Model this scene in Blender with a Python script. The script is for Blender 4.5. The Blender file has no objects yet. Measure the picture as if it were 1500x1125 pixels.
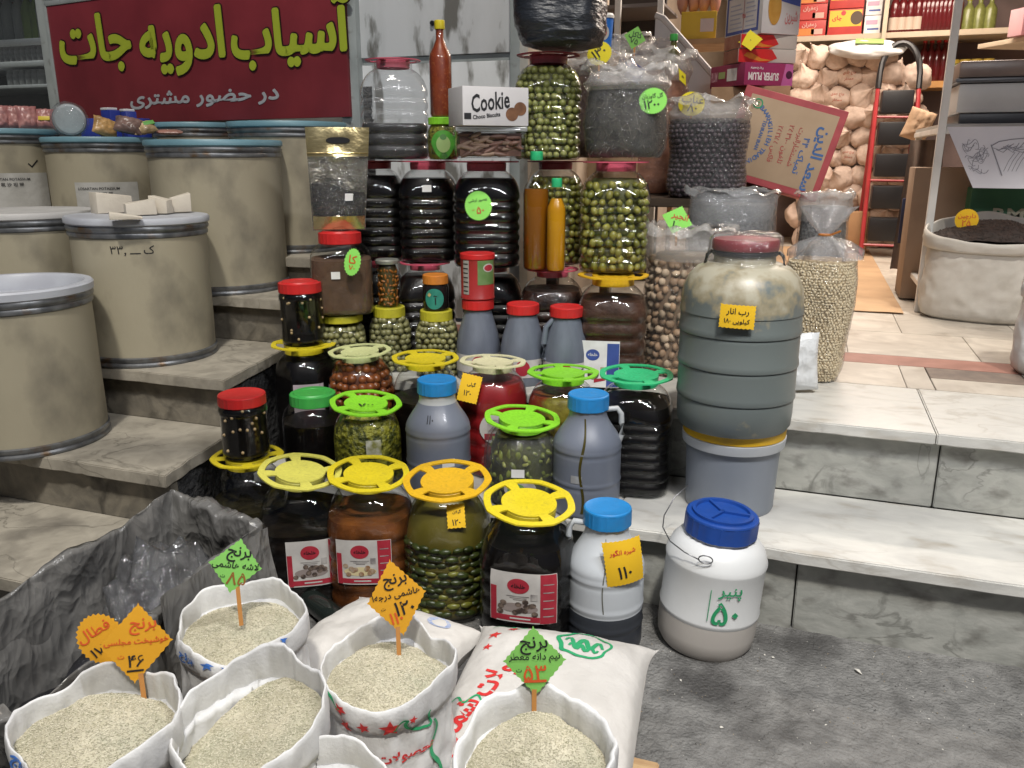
import bpy, bmesh, math, random
from math import sin, cos, pi, radians, atan2, sqrt, exp
from mathutils import Vector, Matrix, Euler, noise
from mathutils.bvhtree import BVHTree
random.seed(7)
SC = bpy.context.scene
COL = SC.collection

# ------------------------------------------------------------------ camera
FPX, PITCH, YAW, CAMH = 1213.0, radians(15.5), radians(19.5), 1.3
cam = bpy.data.cameras.new('camera')
cam.sensor_width = 36; cam.lens = FPX / 1500 * 36; cam.clip_start = .05; cam.clip_end = 300
camo = bpy.data.objects.new('camera', cam); COL.objects.link(camo)
camo.location = (0, 0, CAMH); camo.rotation_euler = (pi/2 - PITCH, 0, YAW)
SC.camera = camo
# ------------------------------------------------------------------ sky, sun, exposure (night street lit by lamps)
SUN_EL, SUN_AZ = radians(60), radians(24)     # azimuth measured from straight behind the camera side (-Y) towards +X
W = bpy.data.worlds.new('World'); SC.world = W; W.use_nodes = True
nt = W.node_tree; bg = nt.nodes['Background']
sky = nt.nodes.new('ShaderNodeTexSky'); sky.sky_type = 'NISHITA'; sky.sun_disc = False
sky.sun_elevation = SUN_EL; sky.sun_rotation = pi - SUN_AZ; sky.air_density = .6; sky.dust_density = 3
nt.links.new(sky.outputs[0], bg.inputs[0]); bg.inputs[1].default_value = .016
sl = bpy.data.lights.new('sun', 'SUN'); sl.energy = 2.1; sl.angle = radians(4); sl.color = (1, .955, .87)
so = bpy.data.objects.new('sun', sl); COL.objects.link(so)
sd = Vector((sin(SUN_AZ)*cos(SUN_EL), -cos(SUN_AZ)*cos(SUN_EL), sin(SUN_EL)))
so.rotation_euler = sd.to_track_quat('Z', 'Y').to_euler(); so.location = sd * 10
SC.view_settings.view_transform = 'Standard'; SC.view_settings.look = 'None'
SC.view_settings.exposure = 0.12; SC.view_settings.gamma = 1; SC.view_settings.use_curve_mapping = False
SC.render.engine = 'CYCLES'
SC.cycles.use_denoising = True; SC.cycles.max_bounces = 10; SC.cycles.transparent_max_bounces = 24
SC.cycles.caustics_reflective = False; SC.cycles.caustics_refractive = False

# ------------------------------------------------------------------ surveying: a photo direction to a real point
CAM = Vector((0, 0, CAMH))
Fv = Vector((-sin(YAW)*cos(PITCH), cos(YAW)*cos(PITCH), -sin(PITCH)))
Rv = Vector((cos(YAW), sin(YAW), 0)); Uv = Rv.cross(Fv)
def ray(px, py): return Fv + Rv*((px-750)/FPX) - Uv*((py-562.5)/FPX)
def Zp(px, py, z): d = ray(px, py); return CAM + d*((z-CAMH)/d.z)
def Yp(px, py, Y): d = ray(px, py); return CAM + d*(Y/d.y)
def Vp(px, py, dist): return CAM + ray(px, py)*dist
def ppm(p): return FPX / ((Vector(p)-CAM).dot(Fv))
def face(p, extra=0): return atan2(-p[0], p[1]) + extra      # turns a thing's front (-Y) to the street corner the camera stands at

# ------------------------------------------------------------------ materials
MATS = {}
def nodes(name):
    m = bpy.data.materials.new(name); m.use_nodes = True
    n = m.node_tree; return m, n, n.nodes['Principled BSDF'], n.nodes['Material Output']
def pm(name, c1, c2=None, sc=8, rough=.5, bump=0, bsc=40, metal=0, coat=0, detail=6, lo=.35, hi=.65, stretch=None, spec=.5, c3=None, sc3=3, lo3=.5, hi3=.7, r2=None, sss=0, trans=0, dist=0, vor=None, rnd=0, bdist=.01, vein=None, veinc=(.1, .1, .09), veinw=.02, crumple=False):
    if name in MATS: return MATS[name]
    m, n, b, o = nodes(name); L = n.links
    b.inputs['Roughness'].default_value = rough; b.inputs['Metallic'].default_value = metal
    b.inputs['Coat Weight'].default_value = coat; b.inputs['Coat Roughness'].default_value = .08
    b.inputs['Specular IOR Level'].default_value = spec
    b.inputs['Transmission Weight'].default_value = trans
    if sss:
        b.inputs['Subsurface Weight'].default_value = sss; b.inputs['Subsurface Radius'].default_value = (.01, .008, .006)
    b.inputs['Base Color'].default_value = (*c1, 1)
    co = n.nodes.new('ShaderNodeTexCoord'); src = co.outputs['Object']
    if stretch:
        mp = n.nodes.new('ShaderNodeMapping'); mp.inputs['Scale'].default_value = stretch; L.new(src, mp.inputs[0]); src = mp.outputs[0]
    col = None
    if c2:
        if vor:
            t = n.nodes.new('ShaderNodeTexVoronoi'); t.inputs['Scale'].default_value = vor; L.new(src, t.inputs['Vector']); fo = t.outputs['Color']
        else:
            t = n.nodes.new('ShaderNodeTexNoise'); t.inputs['Scale'].default_value = sc; t.inputs['Detail'].default_value = detail
            t.inputs['Distortion'].default_value = dist; L.new(src, t.inputs['Vector']); fo = t.outputs[0]
        r = n.nodes.new('ShaderNodeValToRGB'); r.color_ramp.elements[0].position = lo; r.color_ramp.elements[1].position = hi
        r.color_ramp.elements[0].color = (*c1, 1); r.color_ramp.elements[1].color = (*c2, 1)
        L.new(fo, r.inputs[0]); col = r.outputs[0]
        if r2 is not None:
            mr = n.nodes.new('ShaderNodeMapRange'); mr.inputs[1].default_value = lo; mr.inputs[2].default_value = hi
            mr.inputs[3].default_value = rough; mr.inputs[4].default_value = r2
            L.new(fo, mr.inputs[0]); L.new(mr.outputs[0], b.inputs['Roughness'])
    if c3:
        t3 = n.nodes.new('ShaderNodeTexNoise'); t3.inputs['Scale'].default_value = sc3; t3.inputs['Detail'].default_value = 8; L.new(src, t3.inputs['Vector'])
        r3 = n.nodes.new('ShaderNodeMapRange'); r3.inputs[1].default_value = lo3; r3.inputs[2].default_value = hi3; L.new(t3.outputs[0], r3.inputs[0])
        mx = n.nodes.new('ShaderNodeMix'); mx.data_type = 'RGBA'; L.new(r3.outputs[0], mx.inputs['Factor'])
        if col: L.new(col, mx.inputs['A'])
        else: mx.inputs['A'].default_value = (*c1, 1)
        mx.inputs['B'].default_value = (*c3, 1); col = mx.outputs['Result']
    if vein:                                        # thin wandering veins or cracks
        tv = n.nodes.new('ShaderNodeTexNoise'); tv.inputs['Scale'].default_value = vein; tv.inputs['Detail'].default_value = 6; tv.inputs['Distortion'].default_value = .8; L.new(src, tv.inputs['Vector'])
        s1 = n.nodes.new('ShaderNodeMath'); s1.operation = 'SUBTRACT'; s1.inputs[1].default_value = .5; L.new(tv.outputs[0], s1.inputs[0])
        s2 = n.nodes.new('ShaderNodeMath'); s2.operation = 'ABSOLUTE'; L.new(s1.outputs[0], s2.inputs[0])
        rv = n.nodes.new('ShaderNodeMapRange'); rv.inputs[1].default_value = 0; rv.inputs[2].default_value = veinw; rv.inputs[3].default_value = .75; rv.inputs[4].default_value = 0; L.new(s2.outputs[0], rv.inputs[0])
        t5 = n.nodes.new('ShaderNodeTexNoise'); t5.inputs['Scale'].default_value = vein*.6; L.new(src, t5.inputs['Vector'])
        r5 = n.nodes.new('ShaderNodeMapRange'); r5.inputs[1].default_value = .42; r5.inputs[2].default_value = .6; L.new(t5.outputs[0], r5.inputs[0])
        m5 = n.nodes.new('ShaderNodeMath'); m5.operation = 'MULTIPLY'; L.new(rv.outputs[0], m5.inputs[0]); L.new(r5.outputs[0], m5.inputs[1])
        mv = n.nodes.new('ShaderNodeMix'); mv.data_type = 'RGBA'; L.new(m5.outputs[0], mv.inputs['Factor'])
        if col: L.new(col, mv.inputs['A'])
        else: mv.inputs['A'].default_value = (*c1, 1)
        mv.inputs['B'].default_value = (*veinc, 1); col = mv.outputs['Result']
    if rnd:
        oi = n.nodes.new('ShaderNodeObjectInfo'); hs = n.nodes.new('ShaderNodeHueSaturation')
        mr = n.nodes.new('ShaderNodeMapRange'); mr.inputs[3].default_value = 1-rnd; mr.inputs[4].default_value = 1+rnd
        L.new(oi.outputs['Random'], mr.inputs[0]); L.new(mr.outputs[0], hs.inputs['Value'])
        if col: L.new(col, hs.inputs['Color'])
        else: hs.inputs['Color'].default_value = (*c1, 1)
        col = hs.outputs[0]
    if col: L.new(col, b.inputs['Base Color'])
    if bump:
        if crumple:                                 # facets of crumpled sheet
            tn = n.nodes.new('ShaderNodeTexNoise'); tn.inputs['Scale'].default_value = bsc*.5; L.new(src, tn.inputs['Vector'])
            mxv = n.nodes.new('ShaderNodeMix'); mxv.data_type = 'VECTOR'; mxv.inputs['Factor'].default_value = .12; L.new(src, mxv.inputs['A']); L.new(tn.outputs['Color'], mxv.inputs['B'])
            t2 = n.nodes.new('ShaderNodeTexVoronoi'); t2.inputs['Scale'].default_value = bsc; t2.inputs['Detail'].default_value = 2; L.new(mxv.outputs['Result'], t2.inputs['Vector'])
        else:
            t2 = n.nodes.new('ShaderNodeTexNoise'); t2.inputs['Scale'].default_value = bsc; t2.inputs['Detail'].default_value = 5; L.new(src, t2.inputs['Vector'])
        bp = n.nodes.new('ShaderNodeBump'); bp.inputs['Strength'].default_value = bump; bp.inputs['Distance'].default_value = bdist
        L.new(t2.outputs[0], bp.inputs['Height']); L.new(bp.outputs[0], b.inputs['Normal'])
        if coat: L.new(bp.outputs[0], b.inputs['Coat Normal'])
    MATS[name] = m; return m
def clear(name, tint=(.9, .92, .92), rough=.05, ior=1.5, milky=0, bump=0, bsc=20, milkc=(.8, .82, .84), gain=1.0, bdist=.02):
    """clear film or PET: see-through with a mirror-like skin, a little milky where wished"""
    if name in MATS: return MATS[name]
    m, n, b, o = nodes(name); L = n.links
    tr = n.nodes.new('ShaderNodeBsdfTransparent'); tr.inputs[0].default_value = (*tint, 1)
    gl = n.nodes.new('ShaderNodeBsdfGlossy'); gl.inputs['Roughness'].default_value = rough
    fr = n.nodes.new('ShaderNodeLayerWeight'); fr.inputs[0].default_value = .5        # Schlick from the facing angle: the same from both sides of a thin skin
    pw = n.nodes.new('ShaderNodeMath'); pw.operation = 'POWER'; pw.inputs[1].default_value = 4.5; L.new(fr.outputs['Facing'], pw.inputs[0])
    ml = n.nodes.new('ShaderNodeMath'); ml.operation = 'MULTIPLY_ADD'; ml.use_clamp = True; ml.inputs[1].default_value = .8*gain; ml.inputs[2].default_value = ((ior-1)/(ior+1))**2*1.0*gain; L.new(pw.outputs[0], ml.inputs[0])
    base = tr.outputs[0]
    if milky:
        b.inputs['Base Color'].default_value = (*milkc, 1); b.inputs['Roughness'].default_value = .5
        m1 = n.nodes.new('ShaderNodeMixShader'); m1.inputs[0].default_value = milky; L.new(tr.outputs[0], m1.inputs[1]); L.new(b.outputs[0], m1.inputs[2]); base = m1.outputs[0]
    mx = n.nodes.new('ShaderNodeMixShader'); L.new(ml.outputs[0], mx.inputs[0]); L.new(base, mx.inputs[1]); L.new(gl.outputs[0], mx.inputs[2])
    L.new(mx.outputs[0], o.inputs[0])
    if bump:
        co = n.nodes.new('ShaderNodeTexCoord')
        t2 = n.nodes.new('ShaderNodeTexNoise'); t2.inputs['Scale'].default_value = bsc; t2.inputs['Detail'].default_value = 3; t2.inputs['Distortion'].default_value = 1.5; L.new(co.outputs['Object'], t2.inputs['Vector'])
        bp = n.nodes.new('ShaderNodeBump'); bp.inputs['Strength'].default_value = bump; bp.inputs['Distance'].default_value = bdist; L.new(t2.outputs[0], bp.inputs['Height'])
        L.new(bp.outputs[0], gl.inputs['Normal'])
    MATS[name] = m; return m
def emit(name, col, s):
    m, n, b, o = nodes(name); b.inputs['Emission Color'].default_value = (*col, 1); b.inputs['Emission Strength'].default_value = s
    b.inputs['Base Color'].default_value = (.8, .8, .8, 1); return m
def plastic(name, c, rough=.35, d=.82): return pm(name, c, tuple(x*d for x in c), sc=14, rough=rough, bump=.08, bsc=60, lo=.3, hi=.75, c3=tuple(x*.62+.02 for x in c), sc3=16, lo3=.56, hi3=.82, r2=rough+.2)

PET = clear('clear_pet', (.93, .94, .94), .035, 1.5, gain=1.3, bump=.12, bsc=14, bdist=.01)
GLASS = clear('clear_glass', (.94, .96, .95), .02, 1.5, gain=1.3)
FILM = clear('clear_film', (.92, .92, .92), .07, 1.5, milky=.035, bump=.9, bsc=22, gain=.8)
FILMM = clear('milky_film', (.88, .88, .88), .16, 1.5, milky=.3, bump=.8, bsc=26, milkc=(.72, .69, .66))
INK = pm('black_ink', (.012, .012, .014), rough=.5)
REDINK = pm('red_ink', (.55, .03, .03), rough=.5)
ORINK = pm('orange_ink', (.6, .09, .02), rough=.5)
BLUEINK = pm('blue_ink', (.05, .16, .5), rough=.5)
GREENINK = pm('green_ink', (.02, .3, .12), rough=.5)
GREYINK = pm('grey_ink', (.35, .34, .36), rough=.5)
WHITE = pm('white_paint', (.74, .74, .72), (.62, .62, .6), sc=5, rough=.45)
PAPER = pm('white_paper', (.74, .74, .73), (.62, .61, .6), sc=20, rough=.7)
CARDB = pm('brown_cardboard', (.36, .23, .13), (.28, .17, .09), sc=12, rough=.8, bump=.1)
BLACKP = pm('black_plastic', (.012, .012, .014), rough=.4)
STEEL = pm('dull_steel', (.32, .34, .36), (.2, .21, .23), sc=20, rough=.38, metal=.8)
WOOD = pm('pale_wood', (.5, .34, .18), (.36, .22, .11), sc=6, rough=.75, stretch=(1, 12, 12), bump=.3)

# ------------------------------------------------------------------ mesh building
def superell(p, rot=0): return lambda t: (abs(cos(t+rot))**p + abs(sin(t+rot))**p)**(-1/p)
def octa(k=.75): return lambda t: 1-k + k*cos(pi/8)/cos(((t+pi/8+9*pi) % (pi/4))-pi/8)*1.03
rnd1 = lambda t: 1.0
class MB:
    def __init__(s): s.v = []; s.f = []; s.m = []
    def add(s, vs, fs, mi=0):
        k = len(s.v); s.v += [tuple(x) for x in vs]; s.f += [tuple(i+k for i in f) for f in fs]; s.m += [mi]*len(fs); return s
    def lathe(s, prof, n=36, cs=rnd1, mi=0, cap0=True, cap1=True, warp=None, c=(0, 0, 0)):
        vs = []; fs = []
        for (r, z) in prof:
            for i in range(n):
                t = 2*pi*i/n; rr = r*cs(t); p = (rr*cos(t)+c[0], rr*sin(t)+c[1], z+c[2])
                vs.append(warp(p) if warp else p)
        for j in range(len(prof)-1):
            for i in range(n):
                a = j*n+i; b = j*n+(i+1) % n; fs.append((a, b, b+n, a+n))
        if cap0: fs.append(tuple(range(n-1, -1, -1)))
        if cap1: k = (len(prof)-1)*n; fs.append(tuple(range(k, k+n)))
        return s.add(vs, fs, mi)
    def box(s, x0, x1, y0, y1, z0, z1, mi=0, M=None):
        vs = [Vector((x, y, z)) for z in (z0, z1) for y in (y0, y1) for x in (x0, x1)]
        if M: vs = [M @ v for v in vs]
        return s.add(vs, [(0, 2, 3, 1), (4, 5, 7, 6), (0, 1, 5, 4), (1, 3, 7, 5), (3, 2, 6, 7), (2, 0, 4, 6)], mi)
    def tube(s, pts, r, n=8, mi=0, close=False):
        pts = [Vector(p) for p in pts]; N = len(pts); vs = []; fs = []
        for i, p in enumerate(pts):
            a = pts[i-1] if (i or close) else p; b = pts[(i+1) % N] if (i < N-1 or close) else p
            d = (b-a).normalized(); q = d.to_track_quat('Z', 'Y')
            rr = r[i] if isinstance(r, (list, tuple)) else r
            for k in range(n): vs.append(p + q @ Vector((rr*cos(2*pi*k/n), rr*sin(2*pi*k/n), 0)))
        for i in range(N if close else N-1):
            for k in range(n):
                a = i*n+k; b = i*n+(k+1) % n; c = ((i+1) % N)*n+(k+1) % n; d = ((i+1) % N)*n+k; fs.append((a, b, c, d))
        if not close: fs += [tuple(range(n-1, -1, -1)), tuple(range((N-1)*n, N*n))]
        return s.add(vs, fs, mi)
    def prism(s, out, d0, d1, mi=0, M=None):
        """outline in x,z extruded along y"""
        n = len(out); vs = [Vector((x, d0, z)) for x, z in out] + [Vector((x, d1, z)) for x, z in out]
        if M: vs = [M @ v for v in vs]
        fs = [tuple(range(n)), tuple(range(2*n-1, n-1, -1))] + [(i, i+n, (i+1) % n+n, (i+1) % n) for i in range(n)]
        return s.add(vs, fs, mi)
    def grid(s, nx, ny, fn, mi=0):
        vs = [fn(i/nx, j/ny) for j in range(ny+1) for i in range(nx+1)]
        fs = [(j*(nx+1)+i, j*(nx+1)+i+1, (j+1)*(nx+1)+i+1, (j+1)*(nx+1)+i) for j in range(ny) for i in range(nx)]
        return s.add(vs, fs, mi)
    def mesh(s, name, mats, smooth=True, sharp=38):
        me = bpy.data.meshes.new(name); me.from_pydata(s.v, [], s.f)
        if not isinstance(mats, (list, tuple)): mats = [mats]
        for m in mats: me.materials.append(m)
        if len(mats) > 1: me.polygons.foreach_set('material_index', s.m)
        if smooth:
            me.shade_smooth(); me.set_sharp_from_angle(angle=radians(sharp))
        me.update(); return me
    def build(s, name, mats, parent=None, smooth=True, sharp=38, loc=None, rz=None):
        return put(name, s.mesh(name, mats, smooth, sharp), parent, loc, rz)
def put(name, me, parent=None, loc=None, rz=None):
    o = bpy.data.objects.new(name, me); COL.objects.link(o)
    if parent: o.parent = parent
    if loc is not None: o.location = loc
    if rz is not None: o.rotation_euler = (0, 0, rz)
    return o
def tag(o, label, cat, group=None, kind=None):
    if label: o['label'] = label
    if cat: o['category'] = cat
    if group: o['group'] = group
    if kind: o['kind'] = kind
    return o
def thing(name, label, cat, loc=(0, 0, 0), rz=0, group=None, rot=None):
    o = put(name, None, None, loc); o.rotation_euler = rot if rot else (0, 0, rz); o.empty_display_size = .05
    return tag(o, label, cat, group)
def copy_tree(o, parent=None):
    c = o.copy(); COL.objects.link(c)
    if parent: c.parent = parent
    for ch in list(o.children): copy_tree(ch, c)
    return c
def wob(p, s=6, a=.01, off=0): return noise.noise_vector(Vector(p)*s + Vector((off, off*1.7, off*.6)))*a
def bevelbox(x0, x1, y0, y1, z0, z1, b=.004, seg=2):
    bm = bmesh.new(); bmesh.ops.create_cube(bm, size=1)
    for v in bm.verts: v.co = Vector(((x0+x1)/2+v.co.x*(x1-x0), (y0+y1)/2+v.co.y*(y1-y0), (z0+z1)/2+v.co.z*(z1-z0)))
    bmesh.ops.bevel(bm, geom=bm.edges[:], offset=b, segments=seg, affect='EDGES', profile=.6)
    m = MB(); bm.verts.ensure_lookup_table(); m.add([v.co.copy() for v in bm.verts], [[v.index for v in f.verts] for f in bm.faces]); bm.free(); return m

# ------------------------------------------------------------------ Persian lettering
AR = {'ا': 'FE8D2', 'آ': 'FE812', 'ب': 'FE8F4', 'پ': 'FB564', 'ت': 'FE954', 'ث': 'FE994', 'ج': 'FE9D4', 'چ': 'FB7A4', 'ح': 'FEA14', 'خ': 'FEA54', 'د': 'FEA92', 'ذ': 'FEAB2', 'ر': 'FEAD2', 'ز': 'FEAF2', 'ژ': 'FB8A2', 'س': 'FEB14', 'ش': 'FEB54', 'ص': 'FEB94', 'ض': 'FEBD4', 'ط': 'FEC14', 'ظ': 'FEC54', 'ع': 'FEC94', 'غ': 'FECD4', 'ف': 'FED14', 'ق': 'FED54', 'ک': 'FB8E4', 'گ': 'FB924', 'ل': 'FEDD4', 'م': 'FEE14', 'ن': 'FEE54', 'و': 'FEED2', 'ه': 'FEE94', 'ی': 'FBFC4', 'ء': 'FE801'}
def shape_word(s):
    if not any(c in AR for c in s): return s
    out = []; prev = False; i = 0
    while i < len(s):
        c = s[i]
        if c not in AR: out.append(c); prev = False; i += 1; continue
        if c == 'ل' and i+1 < len(s) and s[i+1] == 'ا':
            out.append(chr(0xFEFC if prev else 0xFEFB)); prev = False; i += 2; continue
        b = int(AR[c][:4], 16); k = int(AR[c][4]); nxt = i+1 < len(s) and s[i+1] in AR and s[i+1] != 'ء'
        if k == 4 and nxt: out.append(chr(b+(3 if prev else 2))); prev = True
        else: out.append(chr(b+(1 if prev and k > 1 else 0))); prev = False
        i += 1
    return ''.join(reversed(out))
def shape(s):
    if any(c in AR for c in s): return ' '.join(shape_word(w) for w in reversed(s.split(' ')))
    return s
TX = {}
def prep(items):
    objs = []
    for key in items:
        body, bold = key
        c = bpy.data.curves.new('lettering', 'FONT'); c.body = shape(body); c.size = 1; c.resolution_u = 2; c.offset = bold
        o = bpy.data.objects.new('lettering', c); COL.objects.link(o); objs.append((key, o, c))
    bpy.context.view_layer.update(); dg = bpy.context.evaluated_depsgraph_get()
    for key, o, c in objs:
        me = bpy.data.meshes.new_from_object(o.evaluated_get(dg))
        vs = [v.co.copy() for v in me.vertices]; fs = [tuple(p.vertices) for p in me.polygons]
        if not vs: vs = [Vector((0, 0, 0)), Vector((1, 0, 0)), Vector((1, 1, 0))]; fs = [(0, 1, 2)]
        x0 = min(v.x for v in vs); x1 = max(v.x for v in vs); y0 = min(v.y for v in vs); y1 = max(v.y for v in vs)
        TX[key] = ([((v.x-x0)/(x1-x0)-.5, (v.y-y0)/(y1-y0)-.5) for v in vs], fs, (x1-x0)/(y1-y0), (x1-x0, y1-y0))
        bpy.data.meshes.remove(me); bpy.data.objects.remove(o); bpy.data.curves.remove(c)
USED = []
def letter(parent, body, mat, at, w=None, h=None, rot=0, bold=0, shear=0, mapper=None, name='lettering', flip=False, label=None):
    """body drawn w wide (or h high) round the point at=(u,v) of a surface; mapper turns (u,v) into the surface's 3-D point"""
    key = (body, bold); USED.append(key)
    if key not in TX: prep([key])
    vs, fs, asp, ext = TX[key]
    if w is None: w = h*asp
    if h is None: h = w/asp
    ca, sa = cos(rot), sin(rot); pts = []
    for x, y in vs:
        u = x*w + shear*y*h; v = y*h
        pts.append(mapper(at[0]+u*ca-v*sa, at[1]+u*sa+v*ca))
    m = MB(); m.add(pts, fs); o = m.build(name, mat, parent, smooth=False)
    if label: o['label'] = label
    return o
def flat(y=-.0012): return lambda u, v: Vector((u, y, v))
def thick(parent, body, mat, at, w, h, rad, mapper_y, n=10, bold=0, name='lettering', dep=.0002):
    """heavy lettering: copies of the strokes laid over each other all round, each a hair behind the last"""
    key = (body, bold)
    if key not in TX: prep([key])
    vs, fs, asp, ext = TX[key]; m = MB()
    for k in range(n+1):
        dx, dz = (rad*cos(2*pi*k/n), rad*sin(2*pi*k/n)) if k < n else (0, 0)
        m.add([Vector((at[0]+x*w+dx, mapper_y-dep*k, at[1]+y*h+dz)) for x, y in vs], fs)
    return m.build(name, mat, parent, smooth=False)
def poly(parent, name, pts, mat, mapper):
    m = MB(); m.add([mapper(u, v) for u, v in pts], [tuple(range(len(pts)))]); return m.build(name, mat, parent, smooth=False)
def ell(cx, cz, a, b, n=24): return [(cx+a*cos(2*pi*i/n), cz+b*sin(2*pi*i/n)) for i in range(n)]
def rect(x0, x1, z0, z1): return [(x0, z0), (x1, z0), (x1, z1), (x0, z1)]
def star(cx, cz, r, rot=0): return [(cx+(r if i % 2 == 0 else r*.42)*sin(pi*i/5+rot), cz+(r if i % 2 == 0 else r*.42)*cos(pi*i/5+rot)) for i in range(10)]
# ------------------------------------------------------------------ the setting: ground, steps, floor, shop
MARBLE = pm('white_marble', (.62, .61, .57), (.47, .465, .44), sc=9, rough=.3, r2=.5, lo=.35, hi=.75, dist=.6, stretch=(.8, 1.6, 2), bump=.06, bsc=60, detail=10, c3=(.36, .32, .26), sc3=9, lo3=.58, hi3=.8, vein=3.2, veinc=(.42, .4, .36), veinw=.022)
RISER = pm('veined_stone', (.42, .42, .385), (.28, .285, .26), sc=12, rough=.4, lo=.32, hi=.72, dist=.8, stretch=(1, 1, 1.7), bump=.1, bsc=60, detail=10, c3=(.13, .125, .11), sc3=9, lo3=.54, hi3=.74, vein=4.2, veinc=(.15, .15, .135), veinw=.02)
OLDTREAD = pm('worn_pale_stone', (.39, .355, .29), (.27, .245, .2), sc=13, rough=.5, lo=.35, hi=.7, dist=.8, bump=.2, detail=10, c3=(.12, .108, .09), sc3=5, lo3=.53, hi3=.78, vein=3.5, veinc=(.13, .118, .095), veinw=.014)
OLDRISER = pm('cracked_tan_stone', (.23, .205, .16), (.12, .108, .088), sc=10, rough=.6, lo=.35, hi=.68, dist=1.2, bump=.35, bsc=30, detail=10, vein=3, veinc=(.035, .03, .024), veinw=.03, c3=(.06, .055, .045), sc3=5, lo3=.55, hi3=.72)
CEMENT = pm('rough_dark_cement', (.075, .075, .075), (.028, .028, .03), sc=22, rough=.85, bump=1, bsc=55, bdist=.03)
GROUT = pm('dark_grout', (.17, .155, .135), rough=.9)
GRD = pm('dirty_damp_asphalt', (.125, .123, .118), (.24, .236, .226), sc=24, rough=.45, r2=.8, lo=.3, hi=.74, dist=.3, bump=1, bsc=110, bdist=.012, c3=(.06, .058, .056), sc3=3.6, lo3=.5, hi3=.66, detail=10)
def axis(a, b, lo, hi, step, big):
    out = []; x = a
    while x < b: out.append(x); x += step if lo <= x < hi else big
    return out + [b]
def gz(x, y):
    f = max(0, min(1, (x+2)/.3, (3.2-x)/.3, (y+.2)/.3, 1))
    n = noise.fractal(Vector((x*7, y*7, 3)), 1, 2, 4)*.006 + noise.noise(Vector((x*55, y*55, 1)))*.003 + noise.noise(Vector((x*2.2, y*2.2, 9)))*.006
    return n*f - .004 - (.02*max(0, 1-f))
m = MB(); xs = axis(-60, 60, -2.0, 3.0, .018, 2.0); ys = axis(-60, 2.3, .5, 2.3, .018, 2.0)
vs = [(x, y, gz(x, y)) for y in ys for x in xs]; nx = len(xs)
m.add(vs, [(j*nx+i, j*nx+i+1, (j+1)*nx+i+1, (j+1)*nx+i) for j in range(len(ys)-1) for i in range(nx-1)])
tag(m.build('ground', GRD, sharp=180), 'dark grey dirty street surface in front of the steps', None, kind='structure')
# litter on the ground
LIT = [pm('litter_pale', (.55, .53, .48), rough=.8), pm('litter_tan', (.3, .24, .16), rough=.8), pm('litter_dark', (.03, .028, .026), rough=.8), pm('litter_grit', (.16, .155, .15), rough=.8)]
m = MB()
for i in range(3400):
    x = random.uniform(-.9, 1.6); y = 2.2-abs(random.gauss(0, .55)); s = random.choice([.0012, .0016, .002, .0026])
    if i < 60: s = random.uniform(.003, .006)
    if i < 14: s = random.uniform(.007, .014)
    q = Euler((random.uniform(-.4, .4), random.uniform(-.4, .4), random.uniform(0, 6))).to_matrix()
    c = Vector((x, y, gz(x, y)+s*.35))
    m.add([c+q@Vector(v) for v in [(s, 0, 0), (0, s*.6, .2*s), (-s*1.1, .1*s, 0), (.1*s, -s*.7, .15*s), (0, 0, s*.5), (0, 0, -s*.3)]], [(0, 1, 4), (1, 2, 4), (2, 3, 4), (3, 0, 4), (1, 0, 5), (2, 1, 5), (3, 2, 5), (0, 3, 5)], (0 if i < 60 else random.choice([0, 1, 2, 2, 3, 3, 3, 3])))
tag(m.build('litter', LIT, smooth=False), 'tiny pale crumbs and scraps scattered over the dark street', 'litter', kind='stuff')

def slab(out, z0, z1, b=.003):
    bm = bmesh.new(); lo = [bm.verts.new((x, y, z0)) for x, y in out]; f = bm.faces.new(lo)
    r = bmesh.ops.extrude_face_region(bm, geom=[f]); bmesh.ops.translate(bm, vec=(0, 0, z1-z0), verts=[v for v in r['geom'] if isinstance(v, bmesh.types.BMVert)])
    bmesh.ops.recalc_face_normals(bm, faces=bm.faces[:])
    if b: bmesh.ops.bevel(bm, geom=bm.edges[:], offset=b, segments=2, affect='EDGES')
    bm.verts.index_update(); m = MB(); m.add([v.co.copy() for v in bm.verts], [[v.index for v in f.verts] for f in bm.faces]); bm.free(); return m
def chipped(x0, x1, y0, y1, z0, z1, b=.004, seed=0):
    """slab whose front edge is worn and nicked"""
    n = int((x1-x0)/.018); out = []
    for i in range(n+1):
        x = x0+(x1-x0)*i/n; c = max(0, noise.noise(Vector((x*9, seed, 2)))-.18)*.014+max(0, noise.noise(Vector((x*31, seed, 5)))-.25)*.012+.0008*noise.noise(Vector((x*60, seed, 1)))
        out.append((x, y0+(0 if i in (0, n) else c)))
    return slab(out+[(x1, y1), (x0, y1)], z0, z1, b)
def rslab(x0, x1, y0, y1, z0, z1, b=.003): return slab([(x0, y0), (x1, y0), (x1, y1), (x0, y1)], z0, z1, b)
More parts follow.
